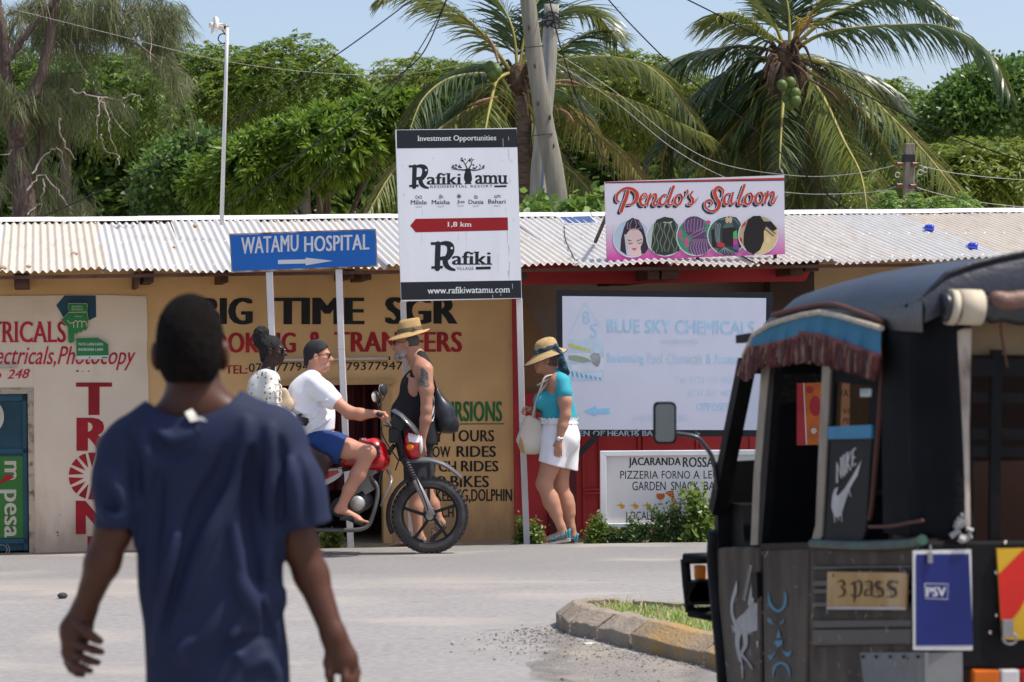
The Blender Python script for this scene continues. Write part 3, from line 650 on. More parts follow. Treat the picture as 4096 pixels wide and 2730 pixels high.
def ic3(b):
    px_disc(b,z([(557,623)])[0],4.2,RP,n=10)
    for k in range(10): px_stroke(b,z([(557+11*math.cos(k*.628),623+11*math.sin(k*.628)),(557+21*math.cos(k*.628),623+21*math.sin(k*.628))]),1.8,RP)
icon(ic3)
icon(lambda b: px_stroke(b,z([(704+(18-t*1.2)*math.cos(t),628+(18-t*1.2)*math.sin(t)) for t in np.linspace(0,12,40)]),1.8,RP))
def ic4(b):
    for dy in (0,14): px_stroke(b,z([(865+t*10,617+dy+5*math.sin(t*1.3)) for t in np.linspace(0,5.2,12)]),2.6,RP)
icon(ic4)
b=MB()
for (x,y,L,w) in ((990,215,40,4),(992,250,60,5),(1018,300,40,3),(238,745,45,3),(232,960,90,2.5),(978,930,110,4),(990,1050,90,5),(995,1190,170,4),(985,1270,60,6),(1035,815,30,4),(555,960,60,2),(78,600,24,4),(62,350,20,3),(930,305,18,4),(900,1130,160,2),(620,930,180,2),(1022,1380,60,3),(110,1135,12,3),(335,285,20,4),(208,570,10,3),(1000,480,34,4),(968,720,70,3)):
    px_stroke(b,z([(x,y),(x+rnd.uniform(-4,4),y+L*.5),(x+rnd.uniform(-3,3),y+L)]),[w/2.177,w*.7/2.177,.6],RP,.0035)
b.build('grime_streak',mat('grey grime',(.40,.41,.41),.8),rs)
b=MB()
for (x,y,L) in ((940,120,70),(988,105,30),(1022,1385,40),(850,1480,30),(920,1470,20)): px_stroke(b,z([(x,y),(x+2,y+L)]),2.2,RP,.008)
b.build('scratch',mat('pale scratch',(.45,.45,.46),.8),rs)

# blue hospital sign
LIFT=.25
hs=thing('direction_sign',at(1110,2190,20.0),'blue hospital sign with white right arrow on two rusty white posts','sign')
HSP=facing(19.98)
slanted([(916.5,935.6),(1503.5,916),(1511,1067),(926,1092)],HSP,.03).build('panel',mat('rust edged white metal',(.42,.36,.33),.6,var=.2,scale=8,dirt=(.14,.05,.03),dscale=9,damt=.5),hs)
z=zoomer(800,850,1.845)
b=MB();px_poly(b,z([(223,170),(1290,132),(1303,392),(240,434)]),HSP,.003);b.build('blue_face',mat('hospital blue enamel',(.008,.115,.42),.45,var=.06,scale=1.5),hs)
M_hw=mat('greyed white lettering',(.62,.62,.62),.6,var=.06)
sign_text(hs,HSP,M_hw,[('WATAMU',(303,186,728,310),dict(bold=.035,tilt=12)),('HOSPITAL',(768,178,1250,294),dict(bold=.035,tilt=10))],z,off=.006)
b=MB();px_poly(b,z([(575,352),(780,347),(780,335),(982,358),(780,392),(780,378),(576,383)]),HSP,.006);b.build('white_arrow',M_hw,hs)
b=MB()
for k in range(16):
    x,y=rnd.uniform(240,1280),rnd.uniform(170,400);px_stroke(b,z([(x,y),(x+rnd.uniform(-20,20),y+rnd.uniform(-8,8))]),rnd.uniform(.5,1.1),HSP,.005)
b.build('scratch',mat('pale blue scratch',(.18,.32,.55),.7),hs)
post('post',hs,[(1077,1088),(1086,1300),(1112,2200)],.052,20.03,M_post);post('post',hs,[(1355,1078),(1366,1400),(1404,2200)],.052,20.03,M_post)

# salon banner on the roof
ps=thing('salon_banner',wall_at(-.68).hit(2780,1035),'white and magenta hair salon banner with five round hair pictures standing on the roof','sign')
PSP=wall_at(-.74)
z=zoomer(2400,680,3.096)
mg=bpy.data.materials.new('magenta faded banner');mg.use_nodes=True
_n=mg.node_tree.nodes;_l=mg.node_tree.links;_tc2=_n.new('ShaderNodeTexCoord');_sp=_n.new('ShaderNodeSeparateXYZ');_r=_n.new('ShaderNodeValToRGB')
_l.new(_tc2.outputs['Generated'],_sp.inputs[0]);_l.new(_sp.outputs['Z'],_r.inputs[0]);_l.new(_r.outputs[0],_n['Principled BSDF'].inputs['Base Color'])
_r.color_ramp.elements[0].position=.03;_r.color_ramp.elements[0].color=(.50,.05,.28,1);_r.color_ramp.elements[1].position=.44;_r.color_ramp.elements[1].color=(.66,.64,.70,1)
_e=_r.color_ramp.elements.new(.22);_e.color=(.60,.30,.48,1);_n['Principled BSDF'].inputs['Roughness'].default_value=.5
b=MB();slanted([(2420,728),(3136.5,701),(3140,1017.5),(2429,1044)],PSP,.03,b);b.build('panel',mg,ps)
b=MB();px_poly(b,z([(62,150),(2280,98),(2280,122),(62,158)]),PSP,.004);b.build('red_border',mat('orange red print',(.45,.04,.015),.5),ps)
b=MB();px_poly(b,z([(62,158.5),(2280,123),(2280,134),(62,168)]),PSP,.004);b.build('black_border',M_signblk,ps)
for px in (2470,2790,3100):
    b=MB();b.bar(PSP.hit(px,900,-.05),PSP.hit(px,1042,-.05)+np.array((0,0,-.05)),.03);b.bar(PSP.hit(px,760,-.05),PSP.hit(px,760,-.05)+IN*.9+np.array((0,0,-.42)),.025);b.build('strut',M_dark,ps)
SC=[([(345,270),(325,350),(300,410),(262,512)],42),([(240,395),(208,372),(218,300),(300,236),(390,236),(455,290),(450,370),(390,425),(325,432)],[14,28,30,30,38,48,42,26,14]),
      ([(480,375),(545,350),(578,310),(550,292),(505,340),(500,410),(540,440),(610,385)],[10,14,18,16,30,34,24,8]),
      ([(628,300),(600,370),(588,440)],26),([(596,420),(640,330),(690,302),(690,360),(660,425),(700,436),(760,370)],[10,16,28,30,28,22,8]),
      ([(835,312),(785,315),(742,375),(752,430),(805,415),(868,325)],[12,22,32,30,22,16]),([(912,208),(882,290),(852,380),(848,430),(890,430),(940,370)],[34,32,30,28,20,8]),
      ([(1000,300),(955,320),(928,390),(955,436),(1000,405),(1016,340),(995,302),(1015,345),(1060,345)],[12,24,34,26,26,26,18,12,8]),
      ([(1082,255),(1085,285),(1064,312)],[26,22,8]),([(1150,268),(1118,315),(1150,365),(1140,425),(1095,428),(1095,405)],[18,26,32,28,18,14]),([(1130,430),(1180,395),(1216,345)],[14,12,8]),
      ([(1520,310),(1525,250),(1465,215),(1420,270),(1445,360),(1482,420),(1445,495),(1370,510),(1308,460),(1310,395),(1365,375),(1395,410),(1370,440)],[18,26,34,44,44,46,36,24,22,24,24,22,12]),
      ([(1620,290),(1560,312),(1538,385),(1560,430),(1600,400),(1640,310)],[12,24,34,28,18,12]),([(1648,285),(1628,370),(1640,428),(1695,375)],[26,26,22,8]),
      ([(1790,190),(1755,290),(1722,380),(1722,428),(1760,425),(1800,370)],[32,30,28,26,18,8]),
      ([(1870,285),(1820,310),(1795,380),(1820,428),(1870,400),(1888,330),(1866,288),(1885,330),(1935,320)],[12,24,34,26,26,26,18,12,8]),
      ([(1995,276),(1948,300),(1925,370),(1950,420),(2000,395),(2018,320),(1994,280),(2015,325),(2060,310)],[12,24,34,26,26,26,18,12,8]),
      ([(2080,270),(2055,350),(2042,415)],26),([(2050,395),(2090,310),(2142,276),(2148,330),(2118,400),(2150,412),(2202,320)],[10,16,28,30,26,20,8])]
for name,dx,dy,gr,m,off in (('letter_shadow',-30,24,2,M_signblk,.004),('letter_outline',0,0,12,mat('banner white',(.66,.65,.69),.5),.0065),('script_lettering',0,0,0,mat('vermilion print',(.50,.045,.015),.5),.009)):
    b=MB()
    for pts,w in SC: px_stroke(b,z([(x+dx,y+dy) for x,y in pts]),(np.asarray(w,float)+gr)/3.096,PSP,off)
    b.build(name,m,ps)
C5=[(398,848,240),(808,835,238),(1185,825,242),(1568,815,240),(1958,808,248)]
M_ring=mat('pale ring print',(.62,.64,.68),.5)
P_=lambda n,c: mat(n,c,.5,var=.05)
bgc=[(.40,.50,.58),(.42,.48,.44),(.05,.24,.12),(.07,.13,.10),(.42,.34,.22)]
for i,(cx_,cy_,r_) in enumerate(C5):
    (x,y),=z([(cx_,cy_)]);rr=r_/3.096;o5=.012+i*.004
    b=MB();px_disc(b,(x,y),rr,PSP,o5,n=40);ring=b.build('picture_ring',M_ring,ps)
    b=MB();px_disc(b,(x,y),rr*.95,PSP,o5+.0012,n=40);b.build('picture',P_('picture ground %d' %i,bgc[i]),ring)
    def blob(name,c,polys,lev=.0025):
        b=MB()
        for k,pl_ in enumerate(polys): px_poly(b,z(pl_),PSP,o5+lev+k*.00006)
        b.build(name,c,ring)
    def lines(name,c,ls,w,lev=.0038):
        b=MB()
        for pts in ls: px_stroke(b,z(pts),w/3.096,PSP,o5+lev)
        b.build(name,c,ring)
    EL=lambda a,c,ra,rb,a0=0,a1=6.283,n=20: [(a+ra*math.cos(t),c+rb*math.sin(t)) for t in np.linspace(a0,a1,n,endpoint=a1<6)]
    if i == 0:
        H=P_('printed black plum hair',(.03,.016,.03));Fc=P_('printed face',(.62,.46,.42))
        blob('hair_print',H,[[(330,640),(400,595),(480,620),(535,720),(570,850),(600,975),(560,1030),(500,1055),(510,800),(300,800),(330,1060),(250,1000),(262,850),(295,720)]])
        blob('face_print',Fc,[EL(425,860,108,132),[(350,960),(500,960),(515,1050),(420,1078),(345,1050)]],.0032)
        lines('braid_print',P_('printed pale parting',(.30,.26,.28)),[[(400,620),(370,690),(385,735)],[(430,615),(450,680),(430,735)],[(350,650),(340,720),(420,745),(500,720)],[(470,640),(500,690),(520,730)]],7)
        lines('brow_print',H,[[(345,868),(385,882)],[(460,880),(515,862)],[(350,905),(375,918),(400,910)],[(470,905),(495,912),(515,900)]],9,.0045)
        blob('lip_print',P_('printed magenta lip',(.45,.03,.16)),[[(388,965),(420,975),(458,962),(440,992),(415,1000)]],.0045)
    elif i == 1:
        blob('hair_print',P_('printed dark green black hair',(.022,.034,.022)),[[(700,620),(800,582),(900,600),(960,680),(975,900),(990,1000),(900,1040),(800,1065),(690,1040),(632,970),(650,780),(670,680)]])
        lines('twist_print',P_('printed grey green twist',(.15,.19,.14)),[[(x0+14*math.sin(t*1.9+x0)+(x0-808)*.18*t/6,650+t*62+abs(x0-808)*.12) for t in np.linspace(0,5.8,13)] for x0 in (680,722,764,806,848,890,930)],11)
        lines('parting_print',P_('printed pale scalp',(.50,.46,.34)),[[(790,650),(850,655),(890,645)],[(810,670),(800,705)],[(870,665),(885,705)]],14)
    elif i == 2:
        blob('flower_print',P_('printed pink flowers',(.50,.08,.22)),[EL(990,790,22,50),EL(1075,900,26,60),EL(1015,860,16,24),EL(1340,650,30,24)],.002)
        blob('bun_print',P_('printed purple hair',(.11,.045,.12)),[EL(1165,700,140,125),EL(1200,790,112,78),[(1110,900),(1200,850),(1330,830),(1385,960),(1300,1040),(1190,1062),(1095,1010)]])
        lines('braid_print',P_('printed lilac braid',(.32,.24,.36)),[[(1060+k*38,600+abs(k-3)*12),(1045+k*40,690),(1060+k*34,770)] for k in range(7)]+[[(1180+k*22,860),(1120+k*34,950),(1150+k*32,1050)] for k in range(7)]+[[(1100,830),(1200,760),(1300,720)],[(1110,850),(1220,800),(1310,750)]],8)
    elif i == 3:
        blob('dark_print',P_('printed deep brown',(.018,.012,.012)),[[(1375,740),(1750,700),(1760,950),(1700,1000),(1390,960)]],.002)
        blob('braid_mass_print',P_('printed teal black braid',(.028,.05,.05)),[[(1440,640),(1520,590),(1600,575),(1690,590),(1740,660),(1720,740),(1660,720),(1640,650),(1560,650),(1510,740),(1515,900),(1460,930),(1415,860),(1415,720)],[(1480,960),(1560,940),(1700,960),(1720,1010),(1640,1050),(1540,1055),(1450,1020)]],.0028)
        lines('braid_print',P_('printed pale teal strand',(.22,.30,.29)),[[(1440+k*18,660+(k %2)*10),(1430+k*16,780),(1445+k*13,900)] for k in range(4)]+[[(1540,960),(1450+k*48,1040)] for k in range(6)]+[[(1500,620),(1560,600),(1660,610),(1720,680)]],7)
        blob('hand_print',P_('printed hand',(.55,.40,.25)),[EL(1575,620,22,42),EL(1615,620,22,42)],.0045)
        blob('tie_print',P_('printed red tie',(.45,.03,.04)),[EL(1495,930,52,30)],.0045)
        blob('pink_print',P_('printed pink strand',(.45,.05,.24)),[[(1650,850),(1700,850),(1710,930),(1650,925)]],.0045);blob('green_print',P_('printed green strand',(.06,.42,.10)),[[(1650,770),(1695,745),(1704,850),(1648,850)]],.0048);blob('violet_print',P_('printed violet strand',(.14,.06,.26)),[[(1650,925),(1712,930),(1735,990),(1650,985)]],.0048)
    else:
        blob('skin_print',P_('printed tan skin',(.60,.46,.22)),[[(2010,700),(2110,640),(2190,700),(2200,800),(2160,930),(2060,1035),(1960,1040),(1990,900)]],.002)
        blob('hair_print',P_('printed black curly hair',(.012,.009,.008)),[[(1830,620),(1900,572),(1985,570),(2030,640),(2120,640),(2195,730),(2150,760),(2060,700),(2030,760),(2030,880),(1985,990),(1900,1050),(1820,1010),(1775,920),(1780,780)]])
        blob('red_print',P_('printed red cloth',(.48,.03,.02)),[[(1738,720),(1790,645),(1812,655),(1795,690)],[(1722,830),(1760,850),(1768,910),(1735,880)]],.0022)
        lines('braid_print',P_('printed dark row',(.06,.05,.03)),[[(2030,720),(2090,770),(2150,820)],[(2050,690),(2110,740),(2170,790)]],12,.0045)
        b=MB();px_disc(b,z([(2080,870)])[0],10,PSP,o5+.0046,r2=15);b.build('ear_print',P_('printed ear',(.66,.52,.28)),ring)

# pool chemicals billboard
bs=thing('billboard',facing(20.95).hit(2650,2170),'large faded white billboard with pale blue lettering and black frame before the red gate','billboard')
BP=facing(20.95);z=zoomer(2000,950,1.96)
slanted(z([(440,412),(2142,430),(2112,1562),(452,1560)]),BP,.05).build('frame',mat('black billboard frame',(.012,.013,.015),.5),bs)
b=MB();px_poly(b,z([(488,461),(2087,477),(2070,1512),(496,1508)]),BP,.004);b.build('panel',mat('faded white billboard',(.69,.71,.80),.5,var=.02),bs)
M_b1=mat('faded sky blue print',(.44,.67,.84),.6,var=.12,scale=9);M_b2=mat('paler sky blue print',(.56,.70,.83),.6,var=.08,scale=6)
sign_text(bs,BP,M_b1,[('B',(650,580,708,675),dict(bold=.0)),('S',(705,672,768,785),dict(bold=.0)),('BLUE SKY CHEMICALS',(838,640,1995,745),dict(bold=.035,tilt=-8)),('Swimming',(838,905,1130,1003),dict(bold=.025)),('& Access',(1615,912,1868,990),dict(bold=.025)),('OPPOSITE',(1540,1298,1830,1358))],z,off=.0075)
sign_text(bs,BP,M_b2,[('WATAMU BRANCH',(1260,798,1552,838)),('Pool',(1155,905,1275,990)),('Chemicals',(1310,905,1590,988)),('Tel: 0723 767 485',(1375,1085,1822,1140),dict(bold=.0)),('0731 767 485',(1475,1190,1818,1245),dict(bold=.0)),('CHLORINE CENTRE',(1040,1388,1475,1438),dict(bold=.0))],z,off=.0075)
b=MB()
for pts in ([(548,755),(665,512)],[(665,512),(790,695)]): px_stroke(b,z(pts),1.8,BP,.0075)
b.build('triangle_logo',M_b1,bs)
b=MB();px_poly(b,z([(655,1362),(752,1320),(752,1343),(862,1340),(862,1383),(752,1385),(752,1405)]),BP,.0075);b.build('blue_arrow',mat('sky blue arrow',(.30,.60,.82),.6,var=.2,scale=9),bs)
b=MB();px_poly(b,z([(538,800),(812,798),(812,1125),(530,1125)]),BP,.006);pic=b.build('swimmer_picture',mat('pale pool print',(.56,.68,.78),.6,var=.12,scale=7),bs)
b=MB();px_poly(b,z([(538,905),(700,910),(812,945),(812,1010),(700,960),(538,920)]),BP,.0072);px_poly(b,z([(560,1000),(700,1010),(812,985),(812,1040),(650,1060),(560,1040)]),BP,.0073);b.build('splash_print',mat('white splash print',(.72,.76,.80),.6),pic)
b=MB()
for k in range(9): px_disc(b,z([(548+k*19,848+k*5)])[0],6.2-k*.3,BP,.0078+k*.0001,n=10,r2=8)
b.build('yellow_float_print',mat('yellow float print',(.66,.66,.12),.6),pic)
b=MB()
for k in range(7): px_poly(b,z([(556+k*36,1050+k*8),(572+k*36,1054+k*8),(580+k*36,1096+k*4),(566+k*36,1092+k*4)]),BP,.0078)
b.build('blue_float_print',mat('blue float print',(.10,.42,.68),.6),pic)
b=MB();px_poly(b,z([(538,930),(600,925),(690,950),(720,975),(640,985),(538,960)]),BP,.0078);b.build('arm_print',mat('olive arm print',(.36,.42,.30),.6,var=.2),pic)
b=MB();px_poly(b,z([(700,930),(735,905),(775,910),(790,940),(785,985),(768,1018),(745,1010),(720,985)]),BP,.0079);b.build('swimmer_print',mat('grey swimmer print',(.36,.38,.38),.6,var=.3,scale=12),pic)
b=MB();put_text(b,'EN OF HEARTS BA',(2316,1723,2612,1745),BP,.004,bold=.03)
for k in range(26):
    x,y=rnd.uniform(2308,2800),rnd.uniform(1720,1746);px_stroke(b,[(x,y),(x+rnd.uniform(-9,9),y+rnd.uniform(-6,6))],rnd.uniform(1.5,5),BP,.0045)
b.build('white_scrawl',mat('white paint scrawl',(.32,.37,.40),.7),bs)
for a,c in (((2388,1742),(2275,1862)),((3070,1742),(3150,1862))):
    b=MB();b.bar(BP.hit(*a,-.02),BP.hit(*c,-.02),.05);b.build('brace',mat('black billboard frame',(.012,.013,.015),.5),bs)
for px in (2290,3060):
    b=MB();b.bar(BP.hit(px,1740,-.06),np.array((*BP.hit(px,1740,-.06)[:2],-.13)),.06);b.build('leg',mat('dark red leg',(.09,.012,.014),.6),bs)

# low pizzeria sign
js=thing('pizzeria_sign',facing(20.35).hit(2425,2180),'low white framed pizzeria sign with black hand lettering beside the road','sign')
JP=facing(20.35);z=zoomer(2350,1750,3.484)
b=MB();slanted(z([(255,255),(2700,240),(2700,1205),(255,1205)]),JP,.03,b);b.build('panel',mat('cream white sign panel',(.72,.69,.65),.6,var=.03,dirt=(.62,.5,.38),dscale=2,damt=.22),js)
b=MB()
JF=facing(20.31)
for poly in ([(175,192),(2740,172),(2700,240),(262,264)],[(176,194),(262,266),(264,1450),(180,1450)],[(265,1203),(2640,1200),(2640,1258),(265,1264)],[(2700,241),(2780,172),(2780,1450),(2700,1450)]): b.prism([JF.hit(x,y) for x,y in z(poly)],-JF.n*.045)
b.build('frame',mat('white painted timber',(.74,.74,.74),.55,var=.05,dirt=(.55,.5,.42),damt=.2),js,bevel=.004)
sign_text(js,JP,M_signblk,[('JACARANDA',(570,282,1302,424),dict(bold=.04)),('ROSSA',(1328,278,1762,416),dict(bold=.03)),('PIZZERIA',(456,468,985,578),dict(bold=.005)),('FORNO',(1035,467,1430,578),dict(bold=.005)),('A',(1475,465,1565,578),dict(bold=.005)),('LEGNA',(1618,464,2040,576),dict(bold=.005)),
    ('GARDEN',(625,617,1090,740),dict(bold=.01)),('SNACK',(1165,617,1550,738),dict(bold=.01)),('BAR',(1622,616,1860,736),dict(bold=.01)),("LOCALITA'",(540,1030,1055,1150),dict(bold=.005)),('JACARANDA',(1215,1030,1960,1148),dict(bold=.005))],z,off=.005)
M_or=mat('orange hand paint',(.62,.30,.02),.6)
for x in (395,585,762,1130,1378,1575,1760):
    b=MB();px_poly(b,z([(x,946),(x+52,938),(x+62,935),(x+66,905),(x+76,908),(x+80,932),(x+124,948),(x+122,980),(x+90,998),(x+66,992),(x+55,956),(x,951)]),JP,.005);b.build('pointing_hand',M_or,js)
gl=MB();px_stroke(gl,z([(970,775),(962,820),(985,862),(1018,872),(1055,860),(1078,820),(1066,775)]),1.8,JP,.0056);px_stroke(gl,z([(1018,870),(1018,925)]),1.8,JP);px_disc(gl,z([(1014,932)])[0],12,JP,.005,r2=4.5)
g1=gl.build('wine_glass_painting',mat('grey glass paint',(.32,.35,.36),.5),js)
b=MB();px_poly(b,z([(968,785),(1070,783),(1076,822),(1055,858),(1018,870),(984,858),(964,822)]),JP,.0045);b.build('wine_print',mat('orange wine paint',(.60,.10,.012),.5),g1)
b=MB();px_poly(b,z([(1088,785),(1120,757),(1196,748),(1222,888),(1160,840)]),JP,.0045);g2=b.build('pizza_painting',mat('pizza paint',(.62,.22,.03),.6),js)
b=MB()
for a in ((1150,800),(1188,788),(1190,830)): px_disc(b,z([a])[0],3.6,JP,.006,n=9)
px_stroke(b,z([(1090,785),(1122,758),(1196,750)]),3.5,JP,.0058);b.build('salami_print',mat('salami paint',(.42,.05,.02),.6),g2)
b=MB()
for pts in ([(1242,752),(1382,748)],[(1242,752),(1312,830)],[(1382,750),(1316,830)],[(1314,828),(1314,895)]): px_stroke(b,z(pts),1.8,JP)
px_disc(b,z([(1314,910)])[0],15,JP,.005,r2=5);g3=b.build('martini_glass_painting',mat('grey glass paint',(.32,.35,.36),.5),js)
b=MB();px_poly(b,z([(1262,772),(1364,770),(1314,828)]),JP,.0045);b.build('martini_print',mat('pale yellow paint',(.55,.55,.36),.5),g3)

LIFT=1.0
# ------------------------------------------------------------------ poles, mast, wires, roof clutter
M_wood=mat('grey weathered pole',(.20,.19,.15),rough=.85,var=.22,scale=3,bump=.5,bscale=30,stretch=(6,6,.5),dirt=(.13,.12,.09),dscale=1.2,damt=.35)
def pole(name,pts,r0,r1,m,label,group=None,n=14):
    base=pts[-1];t=thing(name,(base[0],base[1],-.12),label,'utility pole',group)
    P=catmull(pts,6);b=MB();b.tube(P,np.linspace(r0,r1,len(P)),n);b.build('pole_shaft',m,t,smooth=True);return t
# strut pole crossing in front of the pole behind
pa=pole('utility_pole',[at(2105,-60,27),at(2135,200,27),at(2176,480,27),at(2240,870,27),np.array((.82,27.2,-.12))],.086,.125,M_wood,'thick grey leaning timber strut pole crossing in front of another pole','timber utility poles')
b=MB()
for px,py in ((2116,112),(2140,265),(2152,415),(2200,470),(2215,585),(2225,700)): 
    p=at(px,py,26.9);b.ell(p,(.012,.02,.03),nu=8,nv=5)
b.build('knot',M_dark,pa)
b=MB()
for py,xw in ((185,(2112,2168)),(536,(2150,2205))):
    b.tube([at(xw[0]-14,py+8,26.88),at((xw[0]+xw[1])/2,py+2,26.86),at(xw[1]+6,py,26.9)],.006,6)
b.build('binding_wire',M_dark,pa)
pb_=pole('utility_pole',[at(2206,20,28),at(2192,300,28),at(2168,560,28),at(2150,870,28),np.array((.26,28.1,-.12))],.088,.105,mat('pale weathered pole',(.31,.30,.245),.85,var=.2,scale=3,bump=.4,bscale=30,stretch=(6,6,.5)),'pale upright timber pole bound with black cable at its top','timber utility poles')
b=MB()
for k in range(5):
    c=at(2203+rnd.uniform(-4,4),60+k*13,28);b.tube([c+.105*np.array((math.cos(t),math.sin(t),rnd.uniform(-.2,.2))) for t in np.linspace(0,6.3,14)],.009,5)
for k in range(4):
    x0=rnd.uniform(2165,2220);b.tube(catmull([at(x0,50,27.85),at(x0+rnd.uniform(-30,30),85,27.82),at(2190+rnd.uniform(-8,8),110,27.85)],5),.008,5)
b.build('cable_lashing',M_signblk,pb_)
b=MB()
for k,dx in enumerate((-4,0,4)): b.tube(catmull([at(2194+dx,90,27.86),at(2190+dx,180,27.86),at(2188+dx,290,27.86),at(2180+dx,420,27.86),at(2172+dx,680,27.86),at(2160+dx,830,27.86)],4),.007,5)
b.build('cable',mat('blue grey cable',(.16,.19,.24),.5),pb_)
# square timber pole with insulators on the right
pc=thing('insulator_pole',(*at(3615,850,27.5)[:2],-.12),'short square timber pole with porcelain insulators behind the right end of the roof','utility pole')
b=MB();b.bar(at(3637,575,27.5),np.array((*at(3604,900,27.5)[:2],-.12)),.115);b.build('pole_shaft',mat('grey brown timber pole',(.21,.18,.14),.85,var=.3,scale=6,stretch=(8,8,1),bump=.4),pc,bevel=.012)
for (px,py) in ((3598,658),(3660,658),(3598,742),(3652,745)):
    b=MB();p=at(px,py,27.42);b.lathe([(.0,-.05),(.022,-.045),(.03,-.02),(.018,-.01),(.03,.01),(.018,.02),(.026,.04),(0,.05)],p,(1,0,0),12);b.build('insulator',mat('brown porcelain',(.10,.035,.03),.25),pc,smooth=True)
b=MB()
for k in range(6): 
    c=at(3634,625+k*5,27.5);b.add([c+np.array((sx_*.066,sy_*.066,0)) for sx_,sy_ in ((-1,-1),(1,-1),(1,1),(-1,1))]+[c+np.array((sx_*.066,sy_*.066,.012)) for sx_,sy_ in ((-1,-1),(1,-1),(1,1),(-1,1))],[(0,1,5,4),(1,2,6,5),(2,3,7,6),(3,0,4,7)])
b.build('cable_lashing',M_signblk,pc)
b=MB()
for c0 in ((3680,690),(3700,680),(3590,700)): b.tube([at(c0[0]+9*math.cos(t),c0[1]+10*math.sin(t),27.35) for t in np.linspace(.5,6,14)],.006,5)
b.build('wire_coil',mat('aluminium wire',(.42,.41,.39),.6),pc)
# antenna mast with dish
am=thing('antenna_mast',fac(s_of(886,.8,890),.8,2.6),'thin galvanised mast carrying a small white dish above the roof','antenna mast')
b=MB();b.tube([wall_at(.8).hit(909,112),wall_at(.8).hit(904,300),wall_at(.8).hit(886,900)],[.016,.017,.02],10);b.build('mast',mat('galvanised tube',(.62,.62,.62),.45,var=.05),am,smooth=True)
Yd=23.0
b=MB();b.lathe([(.0,-.02),(.055,-.02),(.062,.0),(.066,.03),(.06,.034),(.052,.0),(0,-.012)],at(864,104,Yd),unit((-1,-.45,.12)),24)
dishc=at(866,104,Yd);b=MB();b.lathe([(0,.018),(.032,.016),(.068,.006),(.083,-.006),(.086,-.032),(.080,-.034),(.032,.006),(0,.007)],dishc,unit((1,.35,-.16)),28);dish=b.build('dish',mat('white plastic',(.75,.74,.70),.4),am,smooth=True)
b=MB();b.tube([dishc,at(842,101,Yd-.06)],.022,12);b.tube([at(848,102,Yd-.05),at(840,101,Yd-.06)],.03,12);b.build('feed_horn',mat('cream plastic',(.66,.64,.56),.4),dish,smooth=True)
b=MB();b.tube([dishc,at(888,108,Yd),at(911,116,Yd)],[.03,.035,.02],10);b.box(at(893,108,Yd),(.06,.06,.05));b.box(at(908,116,Yd),(.05,.06,.05));b.build('bracket',mat('cream bracket',(.58,.55,.46),.5),am)
b=MB();b.tube(catmull([at(880,112,Yd),at(902,140,Yd),at(906,165,Yd),at(890,175,Yd),at(873,160,Yd),at(880,140,Yd),at(898,137,Yd),at(907,150,Yd)],6),.006,6);b.build('cable',M_signblk,am)
# solar panel on the ridge
so=thing('solar_panel',wall_at(2.0).hit(2310,893),'small blue solar panel lying tilted on the roof ridge','solar panel')
q=[wall_at(1.75).hit(*a) for a in ((2236,868),(2362,864),(2392,894),(2262,898))]
q[0]=wall_at(2.05).hit(2234,868);q[1]=wall_at(2.05).hit(2362,864);q[2]=wall_at(1.6).hit(2393,893);q[3]=wall_at(1.6).hit(2256,897)
q=[np.array(v)+np.array((0,0,.0)) for v in q];nn=unit(np.cross(q[1]-q[0],q[3]-q[0]));nn=nn if nn[2]>0 else -nn
b=MB();b.prism(q,-nn*.03);b.build('frame',mat('aluminium frame',(.62,.63,.65),.4),so)
b=MB();L4=lambda u,v: q[0]*(1-u)*(1-v)+q[1]*u*(1-v)+q[2]*u*v+q[3]*(1-u)*v+nn*.002
for i in range(4):
    for j in range(2): b.poly([L4(.04+i*.232,.06+j*.45),L4(.04+i*.232+.222,.06+j*.45),L4(.04+i*.232+.222,.06+j*.45+.43),L4(.04+i*.232,.06+j*.45+.43)])
b.build('solar_cells',mat('blue solar cell',(.05,.085,.21),.6,var=.1,spec=.15),so)
b=MB();b.tube(catmull([q[3],roof_pt(s_of(2280,.3,950),.45,.02),roof_pt(s_of(2292,-.6,1030),.08,.02),wall_at(-.88).hit(2290,1062)],6),.005,5);b.build('cable',M_signblk,so)
# stones and bottles on the roof
for k,(px,py,r_) in enumerate(((298,1027,.024),(783,914,.026),(697,1000,.016),(10,1085,.03),(115,1078,.02),(881,909,.012))):
    pr=Plane(roof_pt(0,0),np.cross(roof_pt(1,0)-roof_pt(0,0),roof_pt(0,1)-roof_pt(0,0)));pr=pr if pr.n[1]<0 else Plane(pr.p,-pr.n)
    p=pr.hit(px,py)+np.array((0,0,.025));b=MB();b.ell(p,(r_*1.3,r_,r_*.8),Matrix.Rotation(k,3,'Z'),nu=9,nv=6)
    tag(b.build('roof_stone',mat('pale roof stone',(.45,.33,.24),.9,bump=.5),smooth=False),['pinkish stone lying low on the corrugated sheets above the pointing hand board','pinkish stone just below the ridge left of the blue sign','small round pebble in a roof groove left of the blue sign','stone at the eave edge in the far left corner of the roof','small pale stone near the eave close to the left frame edge','tiny pebble under the ridge beside the antenna mast'][k],'stone','stones on the roof')
